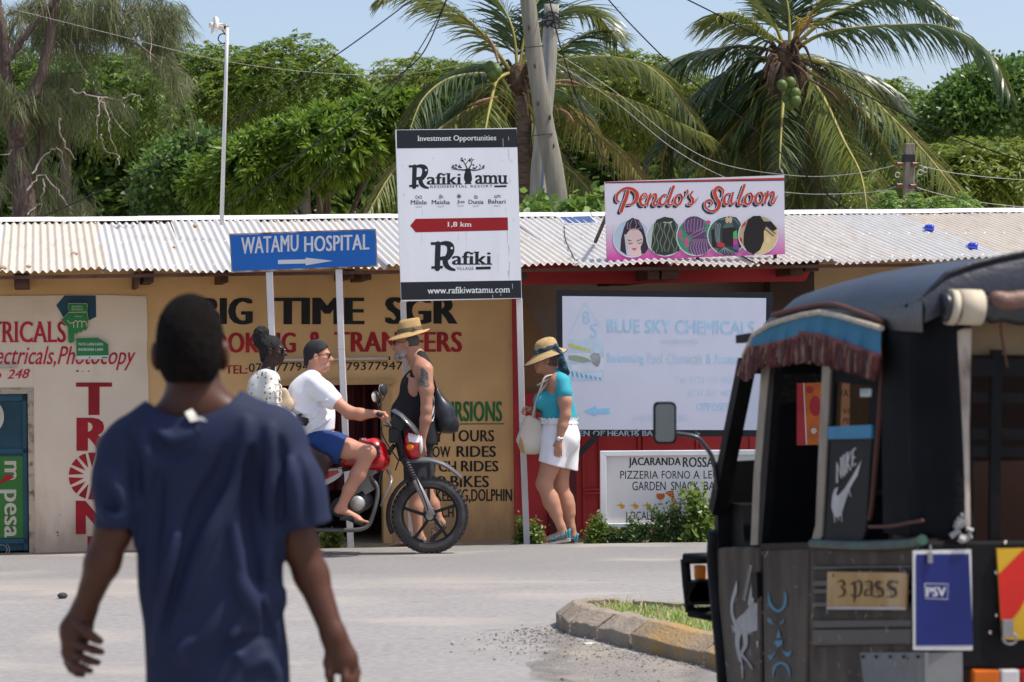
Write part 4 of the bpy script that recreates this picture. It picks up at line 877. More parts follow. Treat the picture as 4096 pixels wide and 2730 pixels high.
for k,(px,py) in enumerate(((3722,934),(3896,1008))):
    p=pr.hit(px,py)+np.array((0,0,.05));t=thing('water_bottle',p,['empty blue plastic bottle lying halfway up the right roof sheets','blue plastic bottle lying near the eave behind the three wheeler roof'][k],'bottle','blue bottles on the roof')
    ax=unit((-.85,.3,.1));b=MB();b.lathe([(0,-.035),(.03,-.034),(.036,-.02),(.036,.0),(.033,.006),(.036,.012),(.036,.03),(.026,.05),(.014,.058),(0,.058)],p,ax,16);b.build('bottle_body',mat('clear blue plastic',(.008,.03,.45),.12,spec=.6,coat=.6),t,smooth=True)
    b=MB();b.lathe([(0,.057),(.017,.057),(.017,.074),(0,.075)],p,ax,12);b.build('cap',mat('pale blue cap',(.25,.45,.7),.4),t)
# overhead wires (each a thing)
def wire(pts,r,label,m=None,group='overhead wires'):
    base=MB();base.tube(catmull(pts,10),r,6);tag(base.build('overhead_wire',m or mat('black cable',(.012,.012,.013),.9,spec=.1)),label,'wire',group)
alu=mat('aluminium wire',(.42,.41,.39),.6)
wire([at(100,900,24),at(480,728,25),at(900,510,26),at(1340,225,28),at(1640,5,30),at(1800,-130,31)],.0075,'black cable climbing from the roof at far left across the open sky')
wire([at(790,900,24.5),at(1024,755,25),at(1420,450,26),at(1600,300,27),at(1700,200,27.5),at(1790,-10,28),at(1830,-120,28)],.0075,'black cable rising from the roof through the treetop into the left palm')
wire([at(1160,860,24.5),at(1400,560,26),at(1610,300,27),at(1760,55,28),at(1800,-60,28)],.0065,'slack twisted cable running from the mango tree up to the left palm')
wire([at(2190,-40,27),at(2240,180,26.5),at(2320,420,26),at(2400,620,25),at(2460,730,24)],.0075,'black cable dropping from the timber poles behind the salon banner')
wire([at(2400,-40,27),at(2520,95,27),at(2720,290,26.5),at(2960,470,26),at(3300,770,25.5),at(3420,858,25)],.0075,'black cable sloping down across the sky behind the salon banner to the roof')
wire([at(2690,-30,25),at(2890,70,25),at(3090,180,25),at(3400,350,25),at(3800,540,25),at(4160,670,25)],.0075,'black cable crossing over the right palm towards the far right edge')
wire([at(2190,190,28),at(2450,360,28),at(2700,560,28),at(2900,660,28),at(3200,705,27.8),at(3420,695,27.6),at(3598,658,27.42)],.0035,'upper thin pale wire from the timber poles to the insulator pole',alu)
wire([at(2190,230,28),at(2450,400,28),at(2700,600,28),at(2950,730,28),at(3200,775,27.8),at(3480,770,27.6),at(3598,742,27.42)],.0035,'lower thin pale wire from the timber poles to the insulator pole',alu)
wire([at(3660,658,27.42),at(3800,690,27.6),at(3960,710,27.8),at(4200,728,28)],.0035,'upper thin pale wire leaving the insulator pole to the right',alu)
wire([at(3652,745,27.42),at(3750,775,27.6),at(3920,810,27.8),at(4200,840,28)],.0035,'lower thin pale wire leaving the insulator pole to the right',alu)
wire([at(-60,10,30),at(500,150,30),at(800,225,30),at(1100,275,30),at(1420,300,30),at(1640,295,30),at(1900,250,29),at(2115,190,27)],.0032,'very thin wire sagging above the treetops to the strut pole',alu)
# plants at the verge
# ------------------------------------------------------------------ vegetation
def leaf_quads(base,direc,length,width,nrm_hint,fold=.0,bend=.25):
    """arrays (n,3): each leaf = 2 quads: base edge, wide middle, pointed tip; returns V (n*6,3), Q"""
    n=len(base);d=direc/(np.linalg.norm(direc,axis=1)[:,None]+1e-9)
    s=np.cross(d,nrm_hint);s /= np.linalg.norm(s,axis=1)[:,None]+1e-9
    L=np.broadcast_to(length,(n,))[:,None];w=np.broadcast_to(width,(n,))[:,None]/2
    dn=np.array((0,0,-1.0))*bend
    m=base+d*L*.45+dn*L*.10;t=base+d*L*.96+dn*L*.42
    V=np.stack((base-s*w*.35,base+s*w*.35,m+s*w,m-s*w,t+s*w*.16,t-s*w*.16),1).reshape(-1,3)
    i=np.arange(n)[:,None]*6
    Q=np.concatenate((i+np.array((0,1,2,3)),i+np.array((3,2,4,5))),0)
    return V,Q
def rand_unit(n):
    v=nrng.normal(size=(n,3));return v/np.linalg.norm(v,axis=1)[:,None]
def sprigs(P,N,kind,size=1.0):
    """P, N (n,3): sprig roots and outward directions -> leaves"""
    n=len(P)
    if kind == 'neem':      # drooping feather of small leaflets
        k=13;L=.26*size
        t=np.linspace(.05,1,k)[None,:,None]
        out=N[:,None,:]*1.0;d0=out+.35*nrng.normal(size=(n,1,3));d0 /= np.linalg.norm(d0,axis=2)[:,:,None]
        pos=P[:,None,:]+d0*t*L+np.array((0,0,-1.0))*(t ** 2)*L*.75
        side=np.cross(d0,np.array((0,0,1.0)));side /= np.linalg.norm(side,axis=2)[:,:,None]+1e-9
        sg=np.where(np.arange(k) %2 == 0,1.0,-1.0)[None,:,None]
        dr=side*sg*.8+d0*.55+np.array((0,0,-.55))+.22*nrng.normal(size=(n,k,3))
        B=pos.reshape(-1,3);D=dr.reshape(-1,3)
        hint=np.array((0,0,1.0))+.5*nrng.normal(size=(n*k,3))
        return leaf_quads(B,D,nrng.uniform(.055,.095,n*k)*size,nrng.uniform(.020,.030,n*k)*size,hint)
    if kind == 'mango':     # rosette of long leaves
        k=12;a=nrng.uniform(0,2*math.pi,(n,k));Nn=N+.25*nrng.normal(size=N.shape);Nn /= np.linalg.norm(Nn,axis=1)[:,None]
        u=np.cross(Nn,np.array((.3,.2,1.0)));u /= np.linalg.norm(u,axis=1)[:,None]+1e-9;v=np.cross(Nn,u)
        op=nrng.uniform(.35,1.3,(n,k))
        D=Nn[:,None,:]*np.cos(op)[...,None]+(u[:,None,:]*np.cos(a)[...,None]+v[:,None,:]*np.sin(a)[...,None])*np.sin(op)[...,None]+np.array((0,0,-.18))
        B=np.repeat(P[:,None,:],k,1)+D*.02
        return leaf_quads(B.reshape(-1,3),D.reshape(-1,3),nrng.uniform(.13,.21,n*k)*size,nrng.uniform(.034,.05,n*k)*size,np.repeat(Nn,k,0)+.4*nrng.normal(size=(n*k,3)),bend=.5)
    k=7                   # 'round': loose ovate leaves
    B=np.repeat(P[:,None,:],k,1)+.05*size*nrng.normal(size=(n,k,3));D=N[:,None,:]*.6+nrng.normal(size=(n,k,3))*.7
    return leaf_quads(B.reshape(-1,3),D.reshape(-1,3),nrng.uniform(.05,.085,n*k)*size,nrng.uniform(.036,.058,n*k)*size,np.array((0,0,1.0))+.7*nrng.normal(size=(n*k,3)))
M_neem=[leaf_mat('neem leaves %d' %i,d,l,trans=.34,warm=w) for i,(d,l,w) in enumerate((((.050,.104,.016),(.178,.270,.036),(.32,.26,.05)),((.042,.098,.018),(.155,.245,.038),None),((.060,.110,.016),(.20,.27,.035),(.34,.27,.05))))]
M_mango=leaf_mat('mango leaves',(.055,.12,.012),(.185,.295,.036),rough=.48,trans=.34,spec=.35)
M_vine=leaf_mat('round vine leaves',(.042,.10,.022),(.14,.245,.05),rough=.35,trans=.3)
M_bark=mat('grey bark',(.16,.13,.10),.9,var=.3,scale=5,bump=.8,bscale=25,stretch=(4,4,.8))
def lobes_crown(lobes,kind,dens,size=1.0,up=.25):
    Vs,Qs,off=[],[],0
    for c,r in lobes:
        c=np.array(c);r=np.array(r);n=int(dens*(r[0]*r[2]*2+r[0]*r[1]*2)*5.6)
        d=rand_unit(n);d=d[(d[:,1]<.45) | (d[:,2]>.3)]
        rad=nrng.uniform(.80,1.06,len(d))[:,None];bump=(1+.13*np.sin(d[:,:1]*7+c[0]*3)*np.cos(d[:,2:]*6+c[2]*5))
        P=c+d*r*rad*bump;N=d/r*r.mean();N=N/np.linalg.norm(N,axis=1)[:,None]+np.array((0,0,up))
        V,Q=sprigs(P,N/np.linalg.norm(N,axis=1)[:,None],kind,size);Vs.append(V);Qs.append(Q+off);off += len(V)
    return np.vstack(Vs),np.vstack(Qs)
def broad_tree(name,label,group,Y,prof,bottom,kind,m,dens,lobe_r,nlobe,size=1.0,depth=1.6,trunk_px=None,cat='tree'):
    """prof: crown outline along its top as photo pixels [(x,y)...]; bottom: lowest crown pixel"""
    prof=np.array(prof,float);x0,x1=prof[0,0],prof[-1,0];k=Y/F_PX;cx_=(x0+x1)/2
    base=at(trunk_px or cx_,900,Y);t=thing(name,(base[0],base[1],-.12),label,cat,group)
    lobes=[];tries=0
    while len(lobes)<nlobe and tries<4000:
        tries += 1
        x=rnd.uniform(x0,x1);top_=np.interp(x,prof[:,0],prof[:,1]);r=lobe_r*rnd.uniform(.6,1.25);y=top_+r/k*rnd.uniform(.75,1.0)+(rnd.random() ** 1.15)*max(0,bottom-top_-r/k)
        if len(lobes)<nlobe*.34: y=top_+r/k*rnd.uniform(.7,.95)
        h=(y-top_)/(bottom-top_+1);fr=math.sin(math.pi*min(max((x-x0)/(x1-x0),.03),.97)) ** .5
        dy=-depth*fr*(0.35+.65*math.sin(math.pi*min(1,h*.8+.12)))*rnd.uniform(.55,1.0)
        c=at(x,y,Y+dy)
        if all(np.linalg.norm((c-o[0])/np.array((1,1.6,1)))>.36*(r+o[1][0]) for o in lobes): lobes.append((c,(r,r*.9,r*rnd.uniform(.68,.85))))
    V,Q=lobes_crown(lobes,kind,dens,size);fast_mesh('crown',V,Q,m,t)
    b=MB();tb_=np.array((base[0],base[1],-.12));cen=np.mean([l[0] for l in lobes],0)
    P=catmull([tb_,tb_+np.array((.05,0,1.0)),(tb_+cen)/2+np.array((.1,.3,.2)),cen+np.array((0,.5,.2))],6);b.tube(P,np.linspace(.17,.07,len(P)),10)
    for l in lobes[::2]: b.tube(catmull([P[-rnd.randint(2,9)],(P[-4]+l[0])/2+np.array((0,.2,.1)),l[0]],4),np.linspace(.05,.012,9),6)
    b.build('trunk',M_bark,t,smooth=True);return t
GT='broadleaf trees behind the shops'
broad_tree('neem_tree','dark feathery tree behind the drooping pine like tree at far left',GT,41,[(-160,300),(0,215),(200,185),(330,215),(470,205),(560,250)],900,'neem',M_neem[1],30,.70,58,1.25)
broad_tree('neem_tree','bright topped tree behind the thin antenna mast',GT,43,[(420,290),(520,205),(640,188),(800,205),(920,190),(1010,240)],900,'neem',M_neem[0],30,0.67,54,1.25)
broad_tree('neem_tree','tall bushy tree just right of the antenna mast under the open sky',GT,42,[(930,290),(1010,230),(1130,160),(1225,175),(1300,215),(1370,300),(1440,350),(1500,440)],860,'neem',M_neem[0],32,0.62,60,1.25)
broad_tree('mango_tree','bright green mango tree with long leaves left of the tall white sign',GT,34,[(880,640),(960,560),(1060,510),(1160,470),(1260,440),(1370,420),(1470,385),(1580,355),(1690,372),(1780,420)],930,'mango',M_mango,36,.50,80,depth=1.2)
broad_tree('neem_tree','pale yellow green tree behind the left palm fronds',GT,45,[(1440,400),(1500,310),(1580,240),(1650,232),(1760,255),(1880,250),(2000,280),(2120,300)],880,'neem',M_neem[2],28,0.67,51,1.25)
broad_tree('neem_tree','light green tree filling the gap between the two palms',GT,46,[(2120,330),(2230,250),(2350,205),(2470,220),(2600,215),(2690,260),(2800,330),(2900,360)],900,'neem',M_neem[2],28,0.69,57,1.25)
broad_tree('neem_tree','shaded tree directly behind the coconut bearing palm',GT,47,[(2780,360),(2900,300),(3050,330),(3200,340),(3330,360),(3420,420)],900,'neem',M_neem[1],28,0.72,48,1.25)
broad_tree('neem_tree','rounded tree right of the coconut palm below the sky notch',GT,43,[(3330,400),(3430,370),(3540,330),(3640,370),(3720,410),(3800,470)],900,'neem',M_neem[0],30,0.65,54,1.25)
broad_tree('vine_covered_tree','tall dark tree under round leaved creepers at the far right',GT,41,[(3700,440),(3780,370),(3880,300),(3990,270),(4100,235),(4260,240)],760,'round',M_vine,62,0.61,50,1.3)
broad_tree('neem_tree','drooping yellow green tree low at the right behind the insulator pole',GT,36,[(3560,720),(3640,640),(3760,600),(3880,570),(4000,590),(4110,560),(4220,600)],940,'neem',M_neem[2],33,0.50,60,1.25)
broad_tree('vine_covered_tree','dark creeper covered shrub tree above the roof right of the mast foot',GT,37,[(640,640),(720,560),(820,520),(920,560),(990,680)],930,'round',M_vine,48,0.46,30,1.3)
# dense shaded wood farther back
SKY=np.array([(-700,230),(0,230),(300,215),(600,250),(700,235),(900,225),(1010,270),(1130,215),(1225,225),(1370,330),(1460,400),(1520,340),(1600,275),(1900,290),(2100,330),(2350,260),(2700,300),(2900,370),(3200,380),(3400,420),(3540,385),(3700,440),(3790,450),(3900,345),(4100,290),(4800,290)],float)
V,Q,off=[],[],0
for k in range(330):
    x=rnd.uniform(-700,4700) if k<230 else rnd.uniform(-300,1100);Yw=rnd.uniform(49,53);r=rnd.uniform(.7,1.2);tp=np.interp(x,SKY[:,0],SKY[:,1])+r*F_PX/Yw+10
    y=tp if k<60 else rnd.uniform(tp,1000);c=at(x,y,Yw)
    n=620;d=rand_unit(n);P=c+d*r*nrng.uniform(.55,1.05,(n,1))
    v,q=leaf_quads(P,d+np.array((0,0,-.3)),nrng.uniform(.14,.24,n),nrng.uniform(.07,.12,n),rand_unit(n));V.append(v);Q.append(q+off);off += len(v)
structure(fast_mesh('far_woodland',np.vstack(V),np.vstack(Q),leaf_mat('far wood leaves',(.045,.095,.018),(.13,.21,.034),trans=.35)),'stuff')

# ------------------------------------------------------------------ drooping casuarina at the left
ct=thing('casuarina_tree',(*at(100,900,31)[:2],-.12),'tall forked casuarina with drooping grey green needles at the far left','tree')
Yc=31.0
b=MB()
def limb(pts,r0,r1,dy=0):
    P=catmull([at(x,y,Yc+dy) for x,y in pts],6);P += nrng.normal(size=P.shape)*.008;b.tube(P,np.linspace(r0,r1,len(P)),9);return P
b.tube(catmull([np.array((*at(100,900,Yc)[:2],-.12)),at(99,900,Yc),at(80,700,Yc),at(68,590,Yc)],6),np.linspace(.19,.10,19),12)
limb([(68,590),(45,460),(24,290),(8,110),(-30,-100)],.10,.055);limb([(72,560),(100,440),(160,325),(196,175),(214,30),(235,-120)],.09,.05,-.1)
limb([(22,260),(100,146),(190,34),(280,-60)],.05,.03,-.2);limb([(165,450),(165,560),(150,680),(130,760)],.035,.045,.3)
b.build('trunk',mat('casuarina bark',(.13,.095,.075),.95,var=.4,scale=7,bump=1.0,bscale=22,stretch=(5,5,.9)),ct,smooth=True)
brs=[[(210,60),(330,20),(480,40),(600,110),(700,150)],[(200,150),(300,110),(430,130),(560,165),(640,170)],[(230,0),(380,-30),(560,-20),(690,60)],[(100,146),(180,110),(260,120),(300,180)],[(150,330),(240,300),(330,290)],
       [(20,200),(80,60),(180,-20)],[(30,60),(120,30),(250,30),(330,60)],[(500,60),(560,40),(660,50),(715,90)],[(420,-20),(450,30),(470,90)],[(240,20),(300,60),(350,130)],[(540,170),(640,250),(700,320),(720,420)],[(610,110),(670,230),(735,300)],
       [(280,360),(340,372),(420,385),(480,410)],[(60,480),(140,420),(230,370)],[(105,700),(170,690),(240,760),(300,830)],[(80,620),(170,520),(240,480)],[(60,760),(20,700),(-30,680)],[(90,820),(200,800),(330,850)],[(40,430),(110,410),(150,400)],[(-30,330),(40,380),(90,420)]]
b=MB();VV,QQ,off=[],[],0
for i,pts in enumerate(brs):
    P=catmull([at(x,y,Yc+rnd.uniform(-.1,.8)) for x,y in pts],9);b.tube(P,np.linspace(.022,.006,len(P)),6)
    dens=2 if i<9 else rnd.choice((1,2))
    if i in (12,): dens=1
    for q in P[2:]:
        for k in range(dens):
            c=q+nrng.normal(size=3)*np.array((.12,.22,.07));n=17
            ax=unit(np.array((rnd.uniform(-.6,.8),rnd.uniform(-.4,.4),-.55)));L=rnd.uniform(.16,.40)
            d=ax+.30*nrng.normal(size=(n,3));B=c+nrng.normal(size=(n,3))*.035
            v,qd=leaf_quads(B,d,L*nrng.uniform(.5,1.1,n),.0095,rand_unit(n),bend=.9);VV.append(v);QQ.append(qd+off);off += len(v)
b.build('branch',M_bark,ct,smooth=True)
M_cas=leaf_mat('casuarina needles',(.085,.11,.048),(.20,.23,.11),trans=.38,rough=.6,warm=(.27,.22,.11))
fast_mesh('crown',np.vstack(VV),np.vstack(QQ),M_cas,ct)
b=MB()    # bare dead twigs
for pts in ([(280,360),(380,385),(480,405),(500,430)],[(400,390),(430,460),(440,540),(480,640)],[(395,395),(390,480),(385,560)],[(410,395),(460,480),(520,550)],[(480,400),(540,380),(580,400)],[(130,700),(180,620),(240,600),(265,680)],[(110,760),(170,700),(250,790),(290,860)],[(180,720),(170,790),(160,860)],[(240,470),(250,560),(300,640)],[(55,600),(20,620),(-10,615)],[(110,860),(150,820),(165,815)],[(400,540),(420,600),(470,620),(475,660)],[(300,30),(285,120),(300,210),(350,310)],[(590,70),(605,150),(600,250)]):
    P=catmull([at(x,y,Yc-.2+rnd.uniform(-.2,.3)) for x,y in pts],7);P += nrng.normal(size=P.shape)*.01;b.tube(P,np.linspace(.012,.003,len(P)),5)
b.build('dead_twig',mat('pale dead twig',(.36,.31,.26),.9),ct)

# ------------------------------------------------------------------ coconut palms
M_frond=[leaf_mat('palm leaflets sunny',(.085,.115,.026),(.17,.195,.05),rough=.32,trans=.28,spec=.5),leaf_mat('palm leaflets shaded',(.030,.060,.018),(.075,.115,.034),rough=.34,trans=.22,spec=.5),leaf_mat('palm leaflets yellowing',(.16,.155,.04),(.26,.23,.07),rough=.4,trans=.3)]  # sunlit and shaded frond tones are put into separate leaf colours
M_rach=mat('yellow green leaf stalk',(.26,.23,.05),.5,var=.2,scale=6)
def frond(parent,pts,Y0,dy,m=0,L=.62,droop=.55,n=84,both=1.0,dead=0):
    P=[at(x,y,Y0+dy*(i/(len(pts)-1)) ** 1.2) for i,(x,y) in enumerate(pts)]
    P=catmull(P,12);seg=np.linalg.norm(np.diff(P,axis=0),axis=1);cum=np.concatenate(([0],np.cumsum(seg)));tot=cum[-1]
    tt=np.linspace(.13,.995,n);pos=np.stack([np.interp(tt*tot,cum,P[:,k]) for k in range(3)],1);T=np.gradient(pos,axis=0);T /= np.linalg.norm(T,axis=1)[:,None]
    upv=np.array((0,0,1.0));side=np.cross(T,upv);side /= np.linalg.norm(side,axis=1)[:,None]+1e-6
    # blade rolls a little about the rachis
    Vs,Qs,off=[],[],0
    L=L*1.22;ll=L*np.clip(np.sin(math.pi*(.10+.86*tt)),.12,1) ** .55
    for sg in (1,-1):
        d=side*sg*.80+T*(.55+.5*tt[:,None])+upv*.18+nrng.normal(size=(n,3))*.11
        d /= np.linalg.norm(d,axis=1)[:,None];w=.030;Ln=ll*nrng.uniform(.80,1.10,n)*np.where(nrng.random(n)<.07,nrng.uniform(.3,.7,n),1);dr=droop*nrng.uniform(.75,1.3,n)
        p=pos.copy();rows=[];K=5
        hint=np.cross(d,T)*sg
        for k in range(K):
            f=k/(K-1);ws=w*(.55+.9*f if f<.35 else (1.0-(f-.35)/.65*.93));sd=np.cross(d,np.cross(T,d));sd=T-d*np.sum(T*d,1)[:,None];sd /= np.linalg.norm(sd,axis=1)[:,None]+1e-6
            sd=sd*.8+np.cross(d,sd)*.55*sg
            rows += [p-sd*ws/2,p+sd*ws/2]
            d=d-upv*(dr*.40)[:,None];d /= np.linalg.norm(d,axis=1)[:,None];p=p+d*(Ln/(K-1))[:,None]
        V=np.stack(rows,1).reshape(-1,3);i=np.arange(n)[:,None]*2*K
        Q=np.concatenate([i+np.array((2*k,2*k+1,2*k+3,2*k+2)) for k in range(K-1)]);Vs.append(V);Qs.append(Q+off);off += len(V)
    f=fast_mesh('frond',np.vstack(Vs),np.vstack(Qs),M_frond[m],parent)
    b=MB();b.tube(P,np.linspace(.040,.006,len(P))*(1 if not dead else .7),6,flat=.7);b.build('leaf_stalk',M_rach,f,smooth=True)
def nut(parent,px,py,Y,r=.085,m=None):
    b=MB();c=at(px,py,Y);b.lathe([(0,-1.15),(.42,-1.02),(.82,-.55),(.97,0),(.86,.5),(.52,.9),(.2,1.02),(0,1.05)],(0,0,0),unit((rnd.uniform(-.4,.4),rnd.uniform(-.4,.4),1)),14)
    b.v=[v*r+c for v in b.v];b.build('coconut',m or mat('green coconut',(.085,.13,.025),.5,var=.15,scale=8),parent,smooth=True)
M_ptrunk=mat('palm trunk',(.15,.11,.085),.95,var=.35,scale=4,bump=1,bscale=18,stretch=(2,2,7));M_husk=mat('brown palm fibre',(.085,.055,.032),.95,var=.4,scale=12,bump=1,bscale=30)
YA=31.5
pA=thing('coconut_palm',(*at(2085,900,YA)[:2],-.12),'left coconut palm with dense arching fronds behind the timber poles','palm tree','coconut palms')
b=MB();P=catmull([np.array((*at(2085,900,YA)[:2],-.12)),at(2092,860,YA),at(2098,600,YA),at(2075,330,YA)],8);b.tube(P,np.linspace(.12,.10,len(P)),14);b.build('trunk',M_ptrunk,pA,smooth=True)
b=MB();c=at(2072,330,YA)
for k in range(40):
    a=rnd.uniform(0,6.28);d=np.array((math.cos(a)*.22,math.sin(a)*.22,rnd.uniform(-.25,.35)));b.tube(catmull([c+np.array((0,0,-.2)),c+d*.8,c+d*1.3+np.array((0,0,-rnd.uniform(0,.4)))],4),np.linspace(.035,.008,9),5)
b.ell(c,(.15,.15,.26));b.build('crown_fibre',M_husk,pA)
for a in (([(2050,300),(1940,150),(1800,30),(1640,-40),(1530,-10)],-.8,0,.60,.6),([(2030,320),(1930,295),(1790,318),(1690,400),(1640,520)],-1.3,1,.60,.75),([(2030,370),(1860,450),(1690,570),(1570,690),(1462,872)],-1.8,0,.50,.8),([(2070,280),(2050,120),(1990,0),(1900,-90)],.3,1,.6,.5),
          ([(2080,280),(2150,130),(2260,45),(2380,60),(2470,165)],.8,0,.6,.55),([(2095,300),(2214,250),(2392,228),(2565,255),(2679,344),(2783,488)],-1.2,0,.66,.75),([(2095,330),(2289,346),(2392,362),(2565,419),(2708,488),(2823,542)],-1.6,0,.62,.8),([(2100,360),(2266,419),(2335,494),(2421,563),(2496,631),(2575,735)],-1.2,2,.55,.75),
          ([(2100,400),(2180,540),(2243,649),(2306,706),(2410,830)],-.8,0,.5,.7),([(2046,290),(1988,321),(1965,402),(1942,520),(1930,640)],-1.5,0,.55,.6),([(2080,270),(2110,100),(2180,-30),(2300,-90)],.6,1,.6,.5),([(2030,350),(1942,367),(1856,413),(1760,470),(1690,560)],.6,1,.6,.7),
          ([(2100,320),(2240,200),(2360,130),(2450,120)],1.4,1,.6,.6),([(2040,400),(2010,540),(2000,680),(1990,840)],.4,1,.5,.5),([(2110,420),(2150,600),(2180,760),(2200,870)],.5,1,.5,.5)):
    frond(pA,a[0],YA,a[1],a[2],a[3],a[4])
for pts,w in (([(1994,255),(1975,190),(1942,135)],.05),([(1990,390),(1930,405),(1866,428)],.06),([(2205,330),(2270,325),(2330,342)],.05),([(2220,430),(2270,455),(2300,500)],.04)):
    b=MB();P=catmull([at(x,y,YA-.6) for x,y in pts],6);b.tube(P,np.sin(np.linspace(.3,3.0,len(P)))*w+.004,8,flat=.4);b.build('spathe',mat('dry brown spathe',(.30,.17,.10),.8,var=.3),pA,smooth=True)
for k in range(9):
    a=rnd.choice((-1,1))*rnd.uniform(.15,1);L_=rnd.uniform(430,640);up_=rnd.uniform(-.2,.55);dr_=rnd.uniform(.42,.8)
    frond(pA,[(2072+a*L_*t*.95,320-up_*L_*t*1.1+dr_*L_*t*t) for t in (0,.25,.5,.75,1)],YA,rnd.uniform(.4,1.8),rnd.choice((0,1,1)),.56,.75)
for px,py in ((1960,270),(1985,285),(1972,300),(2230,385),(2250,392)): nut(pA,px,py,YA-.5)
YB=31.0
pB=thing('coconut_palm',(*at(3105,900,YB)[:2],-.12),'right coconut palm carrying a cluster of green coconuts and long bent fronds','palm tree','coconut palms')
b=MB();P=catmull([np.array((*at(3105,900,YB)[:2],-.12)),at(3105,860,YB),at(3112,600,YB),at(3140,240,YB)],8);b.tube(P,np.linspace(.13,.10,len(P)),14);b.build('trunk',M_ptrunk,pB,smooth=True)
b=MB();c=at(3145,235,YB)
for k in range(46):
    a=rnd.uniform(0,6.28);d=np.array((math.cos(a)*.25,math.sin(a)*.25,rnd.uniform(-.3,.3)));b.tube(catmull([c+np.array((0,0,-.1)),c+d*.9,c+d*1.4+np.array((0,0,-rnd.uniform(.1,.6)))],4),np.linspace(.04,.01,9),5)
b.ell(c,(.15,.15,.24));b.build('crown_fibre',M_husk,pB)
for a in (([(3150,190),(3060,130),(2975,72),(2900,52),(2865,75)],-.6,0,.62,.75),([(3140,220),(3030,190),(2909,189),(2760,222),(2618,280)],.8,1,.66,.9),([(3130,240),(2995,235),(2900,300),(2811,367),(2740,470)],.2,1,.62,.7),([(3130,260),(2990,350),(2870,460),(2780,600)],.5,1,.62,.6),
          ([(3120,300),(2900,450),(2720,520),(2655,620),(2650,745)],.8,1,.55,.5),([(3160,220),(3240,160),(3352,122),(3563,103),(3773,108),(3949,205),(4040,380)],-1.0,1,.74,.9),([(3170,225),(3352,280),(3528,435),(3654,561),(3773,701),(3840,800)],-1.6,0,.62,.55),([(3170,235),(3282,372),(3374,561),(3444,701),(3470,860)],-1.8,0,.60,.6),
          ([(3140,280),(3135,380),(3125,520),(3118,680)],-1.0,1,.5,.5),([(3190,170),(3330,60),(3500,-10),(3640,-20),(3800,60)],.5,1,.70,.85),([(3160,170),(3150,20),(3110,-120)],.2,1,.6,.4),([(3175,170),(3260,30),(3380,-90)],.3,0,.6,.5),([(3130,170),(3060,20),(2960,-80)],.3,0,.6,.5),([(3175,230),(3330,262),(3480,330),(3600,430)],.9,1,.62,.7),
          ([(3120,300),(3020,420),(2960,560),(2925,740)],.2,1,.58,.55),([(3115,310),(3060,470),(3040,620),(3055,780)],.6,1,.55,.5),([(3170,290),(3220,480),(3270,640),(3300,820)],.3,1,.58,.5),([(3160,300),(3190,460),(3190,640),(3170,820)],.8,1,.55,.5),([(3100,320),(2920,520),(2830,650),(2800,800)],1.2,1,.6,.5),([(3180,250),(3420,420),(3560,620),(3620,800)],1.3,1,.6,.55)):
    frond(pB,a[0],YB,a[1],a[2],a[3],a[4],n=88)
for k in range(10):
    a=rnd.choice((-1,1))*rnd.uniform(.1,1);L_=rnd.uniform(430,640);up_=rnd.uniform(-.4,.4);dr_=rnd.uniform(.42,.8)
    frond(pB,[(3145+a*L_*t*.9,240-up_*L_*t*1.1+dr_*L_*t*t) for t in (0,.25,.5,.75,1)],YB,rnd.uniform(.6,1.9),rnd.choice((0,1,1)),.56,.75)
for px,py in ((3128,342),(3162,330),(3158,362),(3182,374),(3150,395),(3184,405),(3160,420)): nut(pB,px,py,YB-.9+rnd.uniform(-.1,.1),.070)
b=MB()
for k in range(34):
    x,y=3200+rnd.uniform(-10,20),95+rnd.uniform(-10,20);b.tube(catmull([at(3175,150,YB-.3),at(x,y,YB-.5),at(x+rnd.uniform(-40,70),y+rnd.uniform(-50,30),YB-.5)],5),np.linspace(.012,.005,11),5)
b.build('flower_stalk',mat('yellow palm flower',(.42,.30,.05),.7),pB)
for pts,w in (([(3120,250),(3095,300),(3085,330)],.06),([(3165,250),(3215,290),(3235,330)],.05),([(3185,160),(3235,90),(3250,40)],.04),([(3240,320),(3320,370),(3352,405)],.045)):
    b=MB();P=catmull([at(x,y,YB-.6) for x,y in pts],6);b.tube(P,np.sin(np.linspace(.3,3.0,len(P)))*w+.004,8,flat=.4);b.build('spathe',mat('dark dry spathe',(.12,.075,.055),.85,var=.3),pB,smooth=True)

# ------------------------------------------------------------------ small plants
def weed(name,label,group,stems,Y,m,size,dens=1.0,kind='round',zb=-.12):
    base=at(stems[0][0][0],stems[0][0][1],Y);t=thing(name,(base[0],base[1],zb),label,'plant',group)
    b=MB();Vs,Qs,off=[],[],0
    for pts in stems:
        P=catmull([at(x,y,Y+rnd.uniform(-.05,.05)) for x,y in pts],8);P[0,2]=min(P[0,2],zb+.02);b.tube(P,np.linspace(.006,.002,len(P)),5)
        n=int(len(P)*1.7*dens);i=nrng.integers(1,len(P),n);R_=P[i]+nrng.normal(size=(n,3))*.025*size
        N=nrng.normal(size=(n,3))*.8+np.array((0,-.3,.35));N /= np.linalg.norm(N,axis=1)[:,None]
        v,q=sprigs(R_,N,kind,size);Vs.append(v);Qs.append(q+off);off += len(v)
    b.build('stem',mat('plant stem',(.16,.18,.06),.8),t);fast_mesh('foliage',np.vstack(Vs),np.vstack(Qs),m,t);return t
M_weed=leaf_mat('weed leaves',(.075,.13,.022),(.17,.25,.055),trans=.3,rough=.45);M_weed2=leaf_mat('dusty weed leaves',(.045,.085,.025),(.105,.165,.05),trans=.3,rough=.5)
def stems(x0,x1,yb,tops): return [[(rnd.uniform(x0,x1),yb),(rnd.uniform(x0,x1)*.4+x*.6,(yb+y)/2),(x,y)] for x,y in tops]
GW='weeds along the verge'
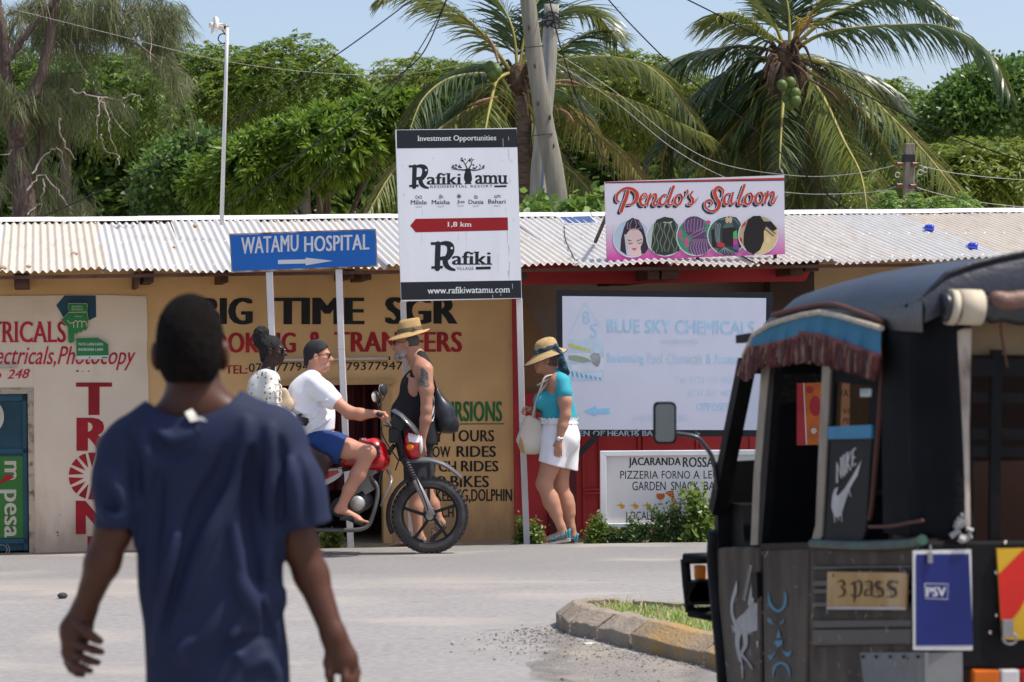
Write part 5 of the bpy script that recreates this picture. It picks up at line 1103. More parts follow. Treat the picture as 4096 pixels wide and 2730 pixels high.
weed('weed','little green weed between the motorcycle and the sign post',GW,stems(1300,1345,2190,[(1300,2145),(1318,2135),(1340,2150),(1350,2148),(1310,2165)]),20.2,M_weed,.55)
weed('weed','small leafy weed on the left of the leaning white post',GW,stems(2078,2095,2185,[(2085,2075),(2092,2110),(2080,2140),(2098,2130)]),20.35,M_weed,.48)
weed('weed','small round leaved weed on the right of the leaning white post',GW,stems(2125,2145,2185,[(2140,2100),(2152,2115),(2130,2150),(2155,2140)]),20.35,M_weed,.48)
weed('weed','yellowish bushy weed at the left foot of the pizzeria sign',GW,stems(2366,2406,2180,[(2375,2090),(2390,2070),(2402,2085),(2370,2130),(2400,2120),(2385,2105),(2362,2150)]),20.22,M_weed,.5,1.3)
weed('weed','low pale weed in front of the pizzeria sign left end',GW,stems(2440,2500,2180,[(2450,2140),(2465,2130),(2480,2138),(2495,2145),(2470,2150)]),20.2,M_weed2,.55,1.2)
weed('shrub','mid green bush in front of the lower rail of the pizzeria sign',GW,stems(2500,2580,2180,[(2515,2065),(2530,2080),(2550,2095),(2570,2110),(2520,2110),(2545,2130),(2500,2130),(2580,2130)]),20.18,M_weed2,.42,.8)
weed('shrub','tallest dark bush climbing over the pizzeria lettering',GW,stems(2580,2740,2180,[(2610,2035),(2625,2050),(2690,1998),(2680,2030),(2665,2050),(2700,2045),(2720,2050),(2640,2090),(2600,2090),(2735,2080),(2650,2110),(2700,2100),(2610,2120),(2670,2070),(2720,2110)]),20.15,M_weed2,.42,.8)
weed('shrub','thin tall plant with broad pale leaves beside the three wheeler',GW,stems(2760,2830,2180,[(2765,1955),(2790,2000),(2815,2060),(2840,2080),(2780,2090),(2820,2120),(2760,2110),(2850,2110),(2800,2140),(2770,2140),(2840,2140)]),20.13,M_weed,.85,1.1)
weed('papaya_plant','bright leafed young plant peeping over the roof ridge beside the solar panel',None,[[(2110,900),(2120,855)],[(2180,900),(2170,845)],[(2330,900),(2335,838)],[(2390,900),(2400,850)],[(2240,900),(2250,860)],[(2150,900),(2150,850)],[(2370,900),(2375,830)]],26,leaf_mat('papaya leaves',(.09,.17,.03),(.17,.27,.06),trans=.35),1.8,1.0,zb=2.3)
weed('moringa_plant','feathery light green plant at the foot of the insulator pole',None,[[(3600,900),(3560,800),(3540,780)],[(3640,900),(3690,810),(3760,800)],[(3680,900),(3800,820),(3870,800)],[(3570,900),(3540,840),(3500,850)],[(3700,900),(3740,850),(3830,850)],[(3650,900),(3650,830),(3660,790)]],25.6,leaf_mat('moringa leaves',(.10,.19,.035),(.19,.30,.07),trans=.4),.8,1.6,'neem',2.3)
# ------------------------------------------------------------------ smooth bodies: implicit shapes -> one continuous mesh
class SDF:
    def __init__(s): s.p=[];s.cuts=[];s.inner=[];s.disp=None
    def cap(s,a,b,ra,rb=None,k=.02,op=1,flat=None):
        """tapered limb a-b; flat = (axis vector, factor): squashed along that axis"""
        s.p.append(('c',np.array(a,float),np.array(b,float),ra,rb if rb is not None else ra,k,op,flat));return s
    def chain(s,pts,rs,k=.02,op=1,flat=None):
        for i in range(len(pts)-1): s.cap(pts[i],pts[i+1],rs[i],rs[i+1],k,op,flat)
        return s
    def poly(s,pts,rs,k=.02,op=1):
        """one even ridge or groove along a polyline"""
        s.p.append(('p',np.array(pts,float),np.array(rs,float),0,0,k,op,None));return s
    def ell(s,c,r,rot=None,k=.02,op=1):
        s.p.append(('e',np.array(c,float),np.broadcast_to(np.array(r,float),(3,)),np.eye(3) if rot is None else np.array(rot),0,k,op,None));return s
    def cut(s,p,n): s.cuts.append((np.array(p,float),unit(n)));return s
    def _prim(s,q,X):
        if q[0] == 'c':
            _,a,b,ra,rb,k,op,flat=q
            if flat is not None:
                ax=unit(flat[0]);pr=(X-a) @ ax;ba0=b-a;X=X+np.outer(pr*(1/flat[1]-1),ax);b=a+ba0+ax*(np.dot(ba0,ax)*(1/flat[1]-1))
            ba=b-a;pa=X-a;t=np.clip(pa @ ba/(ba @ ba+1e-12),0,1)
            return np.linalg.norm(pa-t[:,None]*ba,axis=1)-(ra+(rb-ra)*t)
        if q[0] == 'p':
            P,r=q[1],q[2];g=np.full(len(X),9.0)
            for i in range(len(P)-1):
                ba=P[i+1]-P[i];pa=X-P[i];t=np.clip(pa @ ba/(ba @ ba+1e-12),0,1);g=np.minimum(g,np.linalg.norm(pa-t[:,None]*ba,axis=1)-(r[i]+(r[i+1]-r[i])*t))
            return g
        _,c,r,rot,_,k,op,_=q
        L=(X-c) @ rot;k0=np.linalg.norm(L/r,axis=1);k1=np.linalg.norm(L/(r*r),axis=1)+1e-9
        return k0*(k0-1)/k1
    def bounds(s):
        lo,hi=np.full(3,1e9),np.full(3,-1e9)
        for q in s.p:
            if q[6]<0: continue
            if q[0] == 'c': a=np.minimum(q[1]-q[3],q[2]-q[4]);b=np.maximum(q[1]+q[3],q[2]+q[4])
            elif q[0] == 'p': a,b=q[1].min(0)-q[2].max(),q[1].max(0)+q[2].max()
            else: e=np.abs(q[3]) @ q[2];a,b=q[1]-e,q[1]+e
            lo,hi=np.minimum(lo,a),np.maximum(hi,b)
        return lo-.025,hi+.025
    def _comb(s,f,g,k,op):
        if op>0:
            h=np.clip(.5+.5*(f-g)/k,0,1);return f*(1-h)+g*h-k*h*(1-h)
        h=np.clip(.5-.5*(f+g)/k,0,1);return f*(1-h)-g*h+k*h*(1-h)
    def ev(s,X):
        X=np.asarray(X,float);f=np.full(len(X),.3)
        for q in s.p: f=s._comb(f,s._prim(q,X),q[5],q[6])
        if s.disp is not None: f=f+s.disp(X)
        for p,n in s.cuts: f=np.maximum(f,(X-p) @ n)
        return f
    def grid(s,h):
        lo,hi=s.bounds();n=np.ceil((hi-lo)/h).astype(int)+1
        ax=[lo[i]+h*np.arange(n[i]) for i in range(3)];Fv=np.full(n,.3,np.float32)
        for q in s.p:
            if q[0] == 'c': a=np.minimum(q[1]-q[3],q[2]-q[4]);b=np.maximum(q[1]+q[3],q[2]+q[4])
            elif q[0] == 'p': a,b=q[1].min(0)-q[2].max(),q[1].max(0)+q[2].max()
            else: e=np.abs(q[3]) @ q[2];a,b=q[1]-e,q[1]+e
            m=q[5]+3*h;i0=np.clip(((a-m-lo)/h).astype(int),0,n-1);i1=np.clip(((b+m-lo)/h).astype(int)+2,1,n)
            if (i1 <= i0).any(): continue
            sl=tuple(slice(i0[j],i1[j]) for j in range(3));G=np.stack(np.meshgrid(*[ax[j][sl[j]] for j in range(3)],indexing='ij'),-1).reshape(-1,3)
            g=s._prim(q,G).reshape(i1-i0);Fv[sl]=s._comb(Fv[sl],g,q[5],q[6])
        if s.disp is not None or s.cuts:
            near=np.abs(Fv)<.06 if not s.cuts else Fv<.06
            ii=np.argwhere(near);X=lo+ii*h;v=Fv[near].astype(float)
            if s.disp is not None: v=v+s.disp(X)
            for p,nn in s.cuts: v=np.maximum(v,(X-p) @ nn)
            Fv[near]=v
        return Fv,lo
    def mesh(s,h=.0055):
        Fv,lo=s.grid(h);S=Fv<0;n=np.array(Fv.shape)
        c=np.zeros(n-1,np.uint8)
        cor=[(i,j,k) for i in (0,1) for j in (0,1) for k in (0,1)]
        sub=lambda A,o: A[o[0]:n[0]-1+o[0],o[1]:n[1]-1+o[1],o[2]:n[2]-1+o[2]]
        for o in cor: c += sub(S,o)
        mask=(c>0) & (c<8);idx=np.full(n-1,-1,np.int32);idx[mask]=np.arange(mask.sum());cells=np.argwhere(mask)
        vals=[sub(Fv,o)[mask].astype(float) for o in cor];acc=np.zeros((len(cells),3));cnt=np.zeros(len(cells))
        for a in range(8):
            for b in range(a+1,8):
                d=np.array(cor[b])-np.array(cor[a])
                if np.abs(d).sum() != 1: continue
                fa,fb=vals[a],vals[b];x=(fa<0) != (fb<0);t=np.where(x,fa/(fa-fb+1e-12),0)
                acc += np.where(x[:,None],np.array(cor[a])+t[:,None]*d,0);cnt += x
        V=lo+(cells+acc/cnt[:,None])*h;Qs=[]
        for axn in range(3):
            b,cc=(axn+1) %3,(axn+2) %3
            s0=[slice(None)]*3;s1=[slice(None)]*3;s0[axn]=slice(0,-1);s1[axn]=slice(1,None)
            A,B=S[tuple(s0)],S[tuple(s1)];E=np.argwhere(A != B);ok=(E[:,b]>0) & (E[:,b]<n[b]-1) & (E[:,cc]>0) & (E[:,cc]<n[cc]-1);E=E[ok]
            sg=A[E[:,0],E[:,1],E[:,2]]
            def id_(db,dc):
                e=E.copy();e[:,b] += db;e[:,cc] += dc;return idx[e[:,0],e[:,1],e[:,2]]
            q=np.stack((id_(-1,-1),id_(0,-1),id_(0,0),id_(-1,0)),1);q[~sg]=q[~sg][:,::-1];Qs.append(q)
        return V,np.concatenate(Qs)
    def build(s,name,m,parent,h=.0055,label=None):
        V,Q=s.mesh(h);o=fast_mesh(name,V,Q,m,parent,smooth=True)
        if label: o['label']=label
        return o
    def surf(s,px,py,y0,y1):
        """first surface point along the camera ray through a pixel, between depths y0 and y1"""
        Y=np.linspace(y0,y1,160);d=ray(px,py);X=CAM+np.outer(Y/d[1],d);f=s.ev(X);i=np.argmax(f<0)
        if f[i] >= 0: return None
        if i: t=f[i-1]/(f[i-1]-f[i]);return X[i-1]+(X[i]-X[i-1])*t
        return X[0]
def px_patch(sdf,poly,y0,y1,lift,mb,step=4.0,mi=0):
    """thin patch lying on an implicit surface, filling a polygon of photo pixels"""
    P=np.array(poly,float);lo,hi=P.min(0),P.max(0);nx,ny=max(2,int((hi[0]-lo[0])/step)),max(2,int((hi[1]-lo[1])/step))
    G={};V=[];cen=np.array([CAM[0],CAM[1],CAM[2]])
    for i in range(nx+1):
        for j in range(ny+1):
            x,y=lo[0]+(hi[0]-lo[0])*i/nx,lo[1]+(hi[1]-lo[1])*j/ny
            if in_poly(x,y,[tuple(p) for p in P]):
                q=sdf.surf(x,y,y0,y1)
                if q is not None: G[(i,j)]=len(V);V.append(q-unit(q-cen)*lift)
    fs=[(G[i,j],G[i+1,j],G[i+1,j+1],G[i,j+1]) for (i,j) in G if (i+1,j) in G and (i+1,j+1) in G and (i,j+1) in G]
    if fs: mb.add(V,fs,mi)
def wrinkle(amp,sc,seed,dirv=(0,0,1),st=.35):
    """soft cloth undulation, stretched along dirv"""
    r=np.random.default_rng(seed);d=unit(dirv);W=[]
    for k in range(7):
        w=r.normal(size=3);w -= d*np.dot(w,d)*(1-st);W.append((w/np.linalg.norm(w)*sc*r.uniform(.6,1.6),r.uniform(0,6.28),r.uniform(.5,1)))
    def fn(X):
        q=X+.02*np.sin(X[:,[1,2,0]]*sc*.45+seed);v=0
        for w,ph,a in W: v=v+a*np.sin(q @ w+ph)
        return amp*v/3
    return fn
def axes(fwd,up=(0,0,1)):
    f=unit(fwd);l=unit(np.cross(up,f));return np.stack((f,l,np.cross(f,l)),1)     # columns: forward, left, up
def head(b,c,A,s=1.0,nose=1.0,jaw=1.0):
    q=lambda x,y,z: np.array(c)+A @ (np.array((x,y,z))*s)
    b.ell(q(-.012,0,.032),np.array((.096,.077,.090))*s,A,.02);b.ell(q(.028,0,-.035),np.array((.066,.061*jaw,.082))*s,A,.03);b.ell(q(.065,0,-.096),np.array((.024,.028,.022))*s,A,.025)
    b.cap(q(.084,0,.016),q(.112,0,-.024),.008*s,.0135*s*nose,.012);b.ell(q(.099,.012,-.028),.010*s,None,.008);b.ell(q(.099,-.012,-.028),.010*s,None,.008)
    b.ell(q(.078,0,.030),np.array((.018,.050,.012))*s,A,.015)
    for sg in (1,-1):
        b.ell(q(.098,sg*.033,.010),np.array((.013,.017,.011))*s,A,.010,-1);b.ell(q(.079,sg*.032,.010),.0125*s,None,.004)
        b.ell(q(.060,sg*.045,-.022),np.array((.022,.018,.018))*s,A,.02)
        b.ell(q(-.008,sg*.084,-.004),np.array((.020,.0115,.032))*s,A,.006);b.ell(q(-.001,sg*.092,-.002),np.array((.011,.006,.018))*s,A,.005,-1);b.ell(q(.0,sg*.079,-.032),np.array((.010,.007,.012))*s,A,.006)
    b.ell(q(.091,0,-.054),np.array((.011,.024,.0065))*s,A,.006);b.ell(q(.088,0,-.069),np.array((.011,.020,.007))*s,A,.006)
    return q
def hand(b,wrist,d,n,s=1.0,curl=(.5,.55,.6,.65),thumb=.6,left=True,wr=.026):
    """wrist point, d = towards the knuckles, n = where the palm faces; five separate fingers"""
    d=unit(d);n=unit(np.array(n)-d*np.dot(n,d));sd=np.cross(d,n)*(-1 if left else 1)       # sd = towards the thumb side
    W=np.array(wrist);b.cap(W,W+d*.045*s,wr*.95,wr*.9,.015)
    pc=W+d*.062*s
    for k,off in enumerate((.028,.009,-.010,-.027)): b.cap(W+d*.018*s+sd*off*.55*s,W+d*(.095-.004*abs(k-1))*s+sd*off*s,.0135*s,.0115*s,.012)
    for k,(off,L) in enumerate(((.028,.074),(.009,.083),(-.010,.076),(-.027,.060))):
        p=W+d*(.097-.004*abs(k-1))*s+sd*off*s;a=0;rr=.0092-.0005*k
        for seg,f in enumerate((.46,.31,.23)):
            a += curl[k]*(1.0,1.05,.75)[seg];dd=d*math.cos(a)+n*math.sin(a)+sd*off*.9*math.cos(a);e=p+unit(dd)*L*f*s
            b.cap(p,e,rr*s,rr*.93*s,.0035);p=e;rr *= .93
    p0=W+d*.022*s+sd*.022*s+n*.006*s;t1=unit(d*.70+sd*.75+n*.35);p1=p0+t1*.042*s;t2=unit(d*.85+sd*(.55-thumb*.5)+n*(.2+thumb*.5));p2=p1+t2*.034*s;t3=unit(d*.9+sd*(.35-thumb*.7)+n*(.2+thumb*.6));p3=p2+t3*.027*s
    b.cap(p0,p1,.0155*s,.0115*s,.012).cap(p1,p2,.0108*s,.0098*s,.004).cap(p2,p3,.0098*s,.008*s,.004)
def skin(name,c,r=.5): return mat(name,c,rough=r,var=.07,scale=9,spec=.28,fine=.05)

# ------------------------------------------------------------------ the walking man in front, seen from behind
Y1=5.54
fm=thing('person',(*at(800,2700,Y1)[:2],0),'close person in a loose navy tee shirt walking away, seen from behind','person')
J=lambda x,y,dy=0: at(x,y,Y1+dy)
sk1=skin('deep brown skin',(.075,.027,.013),.45)
B=SDF();A1=axes((-.06,1,-.02))
hc=J(762,1412,.0)
head(B,hc,A1,.955);B.cap(J(770,1500,.0),J(788,1690,-.005),.050,.057,.03);B.cap(J(745,1620,.0),J(560,1775,-.01),.046,.040,.04);B.cap(J(830,1615,.0),J(1050,1740,-.01),.047,.040,.04)
B.cap(J(800,1830,.02),J(830,2280,.03),.115,.10,.05,1,((0,1,0),.5));B.cap(J(840,2280,.03),J(870,2620,.04),.105,.115,.05,1,((0,1,0),.6))
zg=lambda x,y,z: np.array((x,y,z))
hipL,hipR=J(790,2700,.03),J(950,2700,.03);x0=J(870,2700)[0]
kL,aL=zg(x0-.12,Y1+.22,.52),zg(x0-.12,Y1+.08,.09);kR,aR=zg(x0+.10,Y1+.02,.50),zg(x0+.11,Y1-.28,.16)
for h_,k_,a_ in ((hipL,kL,aL),(hipR,kR,aR)): B.chain([h_,k_],[.085,.055],.04);B.chain([k_,(k_+a_)/2+np.array((0,-.012,.02)),a_],[.052,.050,.036],.03)
# left arm and hand
B.chain([J(470,1800,0),J(452,2130,-.03)],[.050,.040],.03);B.chain([J(452,2130,-.03),J(410,2250,-.03),J(335,2445,.01)],[.040,.0385,.026],.02)
wl=J(335,2445,.01);B.cap(wl,J(305,2520,.015),.027,.036,.02,1,((0,1,0),.75));B.cap(J(305,2520,.015),J(288,2610,.02),.033,.026,.02,1,((0,1,0),.8))
for pts,r_ in (([(312,2490,-.01),(352,2532,-.035),(378,2554,-.04),(400,2566,-.045)],.0115),([(290,2560,.0),(330,2586,-.02),(372,2600,-.03),(406,2608,-.035)],.0105),([(282,2600,.012),(318,2627,-.008),(356,2643,-.018),(391,2650,-.02)],.0105),([(276,2632,.022),(300,2660,.004),(332,2676,-.008),(362,2684,-.01)],.0098),([(268,2648,.036),(286,2678,.022),(308,2694,.012),(332,2700,.01)],.0088)):
    B.chain([J(*p) for p in pts],[r_*1.12,r_,r_*.92,r_*.8],.005)
# right arm and hand
B.chain([J(1125,1780,0),J(1198,2180,.02)],[.050,.041],.03);B.chain([J(1198,2180,.02),J(1245,2300,.02),J(1335,2545,-.02)],[.041,.038,.026],.02)
wr_=J(1335,2545,-.02);B.cap(wr_,J(1372,2640,-.02),.027,.036,.02,1,((0,1,0),.75))
for pts,r_ in (([(1325,2590,-.02),(1312,2650,-.03),(1318,2700,-.035),(1326,2745,-.03)],.0115),([(1375,2650,-.03),(1382,2715,-.045),(1372,2765,-.05),(1362,2800,-.045)],.0105),([(1392,2645,-.01),(1402,2722,-.025),(1394,2778,-.03),(1384,2815,-.028)],.0105),([(1405,2640,.01),(1418,2712,0),(1412,2764,-.008),(1402,2800,-.006)],.0098),([(1414,2632,.028),(1428,2690,.022),(1424,2735,.016),(1416,2762,.016)],.0088)):
    B.chain([J(*p) for p in pts],[r_*1.12,r_,r_*.92,r_*.8],.005)
for a_ in (aL,aR):
    d_=np.array((0,1,-.12 if a_ is aL else -.55));B.cap(a_,a_+unit(d_)*.15+np.array((0,0,-.03)),.036,.028,.02)
B.build('body',sk1,fm,.0052)
Hh=SDF();qh=lambda x,y,z: hc+A1 @ (np.array((x,y,z))*.955)
Hh.ell(qh(-.016,0,.036),np.array((.1000,.0750,.0990))*1.02,A1);Hh.ell(qh(-.045,0,-.02),np.array((.060,.066,.072))*1.02,A1,.03);Hh.cut(qh(.045,0,.03),A1 @ np.array((.85,0,-.75)));[Hh.ell(qh(-.008,sg_*.088,-.008),(.030,.020,.042),A1,.006,-1) for sg_ in (1,-1)];Hh.cut(qh(0,0,-.072),A1 @ np.array((.0,0,-1)))
_hr=np.random.default_rng(4);_hw=_hr.normal(size=(16,3));_hw=_hw/np.linalg.norm(_hw,axis=1)[:,None]*_hr.uniform(400,800,(16,1))
Hh.disp=lambda X: .0011*np.sin(X @ _hw.T).sum(1)/4
Hh.build('hair',mat('short black hair',(.012,.009,.008),.95,var=.3,scale=60,bump=1.0,bscale=260,spec=.1),fm,.0045)
T=SDF();fl=((0,1,0),.60)
T.cap(J(800,1835,.0),J(845,2270,.01),.157,.150,.05,1,fl);T.cap(J(840,2270,.01),J(878,2760,.03),.146,.170,.06,1,((0,1,0),.66))
T.cap(J(535,1800,-.01),J(1085,1770,-.01),.066,.072,.06,1,((0,1,0),.95));T.cap(J(690,1680,-.015),J(540,1765,-.01),.038,.055,.05);T.cap(J(930,1650,-.015),J(1070,1730,-.01),.040,.055,.05)
T.cap(J(680,1735,-.01),J(930,1710,-.01),.070,.070,.05)
T.chain([J(500,1830,-.01),J(478,1960,-.02),J(458,2140,-.03)],[.058,.053,.045],.03);T.chain([J(1120,1810,0),J(1165,1960,.01),J(1222,2150,.015)],[.066,.070,.062],.03)
T.cap(J(1165,1900,-.03),J(1258,2110,-.02),.05,.034,.04);T.cap(J(470,1900,-.03),J(455,2110,-.04),.045,.034,.04)
T.cut(J(455,2112,-.02),J(445,2230,-.02)-J(455,2112,-.02)) if False else None
base_fold=[([(985,1690),(975,1800),(900,2000),(820,2200),(740,2420)],.016,1),([(905,1800),(870,1900),(790,2050),(700,2300),(640,2520)],.017,-1),([(620,1720),(690,1760),(760,1730)],.011,1),([(610,1760),(680,1820),(760,1800)],.009,-1),([(560,1740),(600,1850),(590,1960)],.010,1),([(500,1740),(540,1860),(545,2000)],.009,-1),
             ([(1080,1720),(1095,1880),(1080,2100),(1060,2300)],.014,1),([(1120,1760),(1130,1900),(1118,2080)],.012,-1),([(1000,1800),(985,2000),(1010,2250),(1040,2400)],.013,-1),([(960,1900),(940,2100),(960,2300),(990,2420)],.012,1),([(700,2150),(660,2350),(620,2600)],.011,1),([(940,2310),(985,2380),(1040,2480)],.014,1),([(900,2400),(840,2520),(780,2600)],.012,1),([(960,2480),(930,2560),(960,2640)],.012,1),
             ([(1040,2420),(1080,2530),(1120,2660)],.013,-1),([(1110,2360),(1150,2480),(1180,2600)],.010,1),([(830,2650),(900,2600),(1000,2560),(1090,2540)],.010,-1),([(760,2560),(720,2620),(740,2680)],.011,1),([(1100,2700),(1060,2640),(1000,2680)],.010,1),([(420,1880),(470,1960),(500,2060)],.010,1),([(410,1960),(450,2020),(480,2090)],.009,-1),([(405,2040),(440,2070),(500,2070)],.008,1),([(1200,1850),(1215,1960),(1230,2090)],.010,-1),([(1160,1850),(1175,1960),(1180,2080)],.009,1),([(640,1900),(620,2100),(610,2350)],.010,-1)]
T0=SDF();T0.p=list(T.p)
for pts,r_,op in base_fold:
    Q_=[T0.surf(x,y,Y1-.4,Y1+.3) for x,y in catmull(np.array(pts,float),4)]
    Q_=[q+np.array((0,(-.001 if op>0 else -.001),0)) for q in Q_ if q is not None]
    if len(Q_)>2: T.poly(Q_,1.25*r_*(.25+.85*np.sin(np.linspace(.15,math.pi-.15,len(Q_)))),.020,op)
zc=J(450,2112)[2]
T.disp=wrinkle(.0048,30,3,(.30,0,1),.30)
# cuffs, hem and neckline
class Cuff(SDF): pass
def cut_fn(F0):
    cl=J(455,2108,-.02);nl=unit(np.array((-.05,0,-1)));cr=J(1220,2110,.01);nr=unit(np.array((.22,0,-1)));ne=J(778,1588,.0)
    def fn(X):
        d=F0(X);xl,xr=J(560,2000)[0],J(1120,2000)[0]
        l=(X-cl) @ nl;r=(X-cr) @ nr
        e=np.where(X[:,0]<xl-.012,l,-1);e=np.where(X[:,0]>xr+.014,r,e)
        neck=.092-np.linalg.norm((X-ne)*np.array((.86,.72,1.65)),axis=1)
        return d,np.maximum(e,neck)
    return fn
_cf=cut_fn(T.disp)
_ev_grid=T.grid
def _grid(h):
    Fv,lo=_ev_grid(h);ii=np.argwhere(Fv<.05);X=lo+ii*h;_,c=_cf(X);v=np.maximum(Fv[tuple(ii.T)],c);Fv[tuple(ii.T)]=v;return Fv,lo
T.grid=_grid
T.cut(zg(0,0,J(880,2775)[2]),(0,0,-1))
M_navy=mat('navy jersey',(.0135,.0205,.052),rough=.75,var=.08,scale=5,spec=.25,bump=.08,bscale=300)
shirt=T.build('tee_shirt',M_navy,fm,.0055)
b=MB();tg=[T0.surf(x,y,Y1-.4,Y1+.3) for x,y in ((742,1650),(770,1636),(800,1680),(765,1690))]
tg=[t if t is not None else J(770,1660,-.09) for t in tg];b.prism([t+np.array((0,-.012,.0)) for t in tg],(0,.004,0));p=tg[2]+np.array((0,-.016,0));b.prism([p,p+np.array((.018,0,-.004)),p+np.array((.006,0,.006)),p+np.array((-.018,0,.010))],(0,.003,0))
b.build('care_tag',mat('white cloth tag',(.75,.72,.62),.8),shirt)
S_=SDF();S_.cap(J(868,2680,.05),J(870,2760,.05),.118,.128,.05,1,((0,1,0),.62))
for h_,k_ in ((hipL,kL),(hipR,kR)): S_.chain([h_,h_+(k_-h_)*.8],[.10,.092],.03)
S_.cut(zg(0,0,.58),(0,0,-1));S_.disp=wrinkle(.003,30,5);S_.build('shorts',mat('dark grey shorts',(.05,.05,.055),.85),fm,.009)
for a_ in (aL,aR):
    d_=unit(np.array((0,1,-.12 if a_ is aL else -.55)));c=SDF();c.cap(a_+np.array((0,-.03,-.055)),a_+d_*.17+np.array((0,0,-.05)),.040,.042,.02,1,((0,0,1),.5));c.build('sandal',mat('black rubber sandal',(.02,.02,.02),.7),fm,.009)
# ------------------------------------------------------------------ man in straw hat and black tank top, walking left
Y2=20.08;J=lambda x,y,dy=0: at(x,y,Y2+dy)
hm=thing('person',(*at(1670,2180,Y2)[:2],-.03),'tall bearded person in straw hat and black tank top walking left behind the motorcycle','person')
skw=skin('tanned skin',(.46,.23,.145));X_=np.array((1.0,0,0));Yv=np.array((0,1.0,0))
B=SDF();Ah=axes((-1,-.04,-.03));hc2=J(1622,1376);qh2=head(B,hc2,Ah,.98,1.15,1.05)
B.chain([J(1644,1400),J(1676,1460)],[.062,.072],.03);B.cap(J(1686,1484,-.13),J(1686,1484,.13),.075,.075,.05)
for sg in (-1,1): B.cap(J(1674,1428,sg*.03),J(1700,1472,sg*.17),.054,.054,.05)
B.ell(J(1668,1560),(.13,.195,.17));B.ell(J(1650,1655),(.165,.18,.16),None,.06);B.ell(J(1664,1750),(.145,.175,.13),None,.06)
B.chain([J(1703,1482,-.205),J(1706,1560,-.235),J(1706,1640,-.245)],[.062,.056,.046],.03);B.chain([J(1706,1640,-.245),J(1702,1680,-.245),J(1688,1762,-.235)],[.047,.046,.030],.02)
hand(B,J(1688,1765,-.235),(-.0,.05,-1),(.15,1,.1),.98,(.35,.38,.42,.5),.4,True)
B.chain([J(1670,1495,.205),J(1650,1620,.235),J(1622,1720,.20)],[.060,.045,.030],.03);hand(B,J(1622,1720,.20),(-.35,0,-.9),(0,-1,0),.98,(.4,.45,.5,.5),.4,False)
near=[J(1662,1790,-.09),J(1660,1965,-.10),J(1664,2030,-.10),J(1672,2130,-.10)];farl=[J(1680,1790,.09),J(1700,1960,.09),J(1730,2020,.10),J(1757,2085,.10)]
for L_ in (near,farl): B.chain(L_,[.088,.058,.056,.036],.03)
B.cap(J(1672,2130,-.10),J(1690,2160,-.10),.036,.033,.02).cap(J(1680,2160,-.10),J(1590,2176,-.10),.030,.024,.02);B.cap(J(1757,2085,.10),J(1768,2092,.10),.034,.03,.02).cap(J(1764,2095,.10),J(1722,2150,.10),.032,.024,.02)
B.build('body',skw,hm,.0058);bodyM=B
bd=SDF();bd.ell(qh2(.070,0,-.104),(.033,.039,.040),Ah,.02);bd.ell(qh2(.030,.050,-.07),(.040,.014,.046),Ah,.02);bd.ell(qh2(.030,-.050,-.07),(.040,.014,.046),Ah,.02);bd.ell(qh2(.092,0,-.043),(.012,.026,.006),Ah,.01)
bd.disp=wrinkle(.0025,160,8);bd.build('beard',mat('grey beard',(.40,.35,.31),.95,var=.3,scale=40,bump=.8,bscale=200),hm,.0055)
hr=SDF();hr.ell(qh2(-.03,0,.02),(.088,.081,.075),Ah,.02);hr.cut(qh2(.0,0,0),Ah @ np.array((1,0,-.15)));hr.cut(qh2(0,0,-.045),Ah @ np.array((0,0,-1)));hr.build('hair',mat('short grey hair',(.12,.10,.09),.95,bump=.6,bscale=200),hm,.006)
def hat(parent,c,A,m,band,prof_brim,crown,name='straw_hat',droop=None,nb=44):
    """brim profile radii scaled by direction, crown as stacked ovals"""
    V=[];rings=crown;k=nb
    for (rx,ry,z,dx) in rings:
        for j in range(k):
            a=2*math.pi*j/k;zz=z+(droop(a,math.hypot(rx*math.cos(a),ry*math.sin(a))) if droop else 0)
            V.append(c+A @ np.array((dx+rx*math.cos(a),ry*math.sin(a),zz)))
    b=MB();n=len(rings);b.add(V,[(i*k+j,i*k+(j+1) %k,(i+1)*k+(j+1) %k,(i+1)*k+j) for i in range(n-1) for j in range(k)]+[tuple(range((n-1)*k,n*k))])
    return b.build(name,m,parent,smooth=True)
M_straw=mat('straw',(.58,.38,.155),rough=.8,var=.18,scale=30,bump=.7,bscale=120,stretch=(1,1,5),fine=.1)
At=axes((-1,-.05,-.16));hcn=J(1640,1330)
dr=lambda a,r: (-.075*max(0,math.cos(a))*max(0,(r-.10))/.08*.15-.26*abs(math.sin(a))*max(0,r-.105)+.02*max(0,-math.cos(a))*max(0,r-.11)/.06)
h1=hat(hm,hcn,At,M_straw,None,None,[(.178,.160,-.022,.012),(.176,.158,-.018,.012),(.14,.128,-.008,.008),(.108,.094,.0,0),(.104,.090,.006,0),(.098,.083,.045,-.003),(.090,.074,.085,-.008),(.080,.060,.108,-.014),(.055,.03,.112,-.02),(.03,.012,.104,-.02)],droop=dr)
b=MB();k=40;V=[]
for (rx,ry,z) in ((.1065,.0925,.004),(.1045,.0905,.020),(.1015,.0865,.038)):
    for j in range(k): V.append(hcn+At @ np.array((rx*math.cos(6.2832*j/k),ry*math.sin(6.2832*j/k),z)))
b.add(V,[(i*k+j,i*k+(j+1) %k,(i+1)*k+(j+1) %k,(i+1)*k+j) for i in range(2) for j in range(k)]);b.box(hcn+At @ np.array((-.04,.098,.02)),(.03,.012,.026),At);b.build('hat_band',mat('brown hat ribbon',(.15,.105,.07),.8),h1,smooth=True)
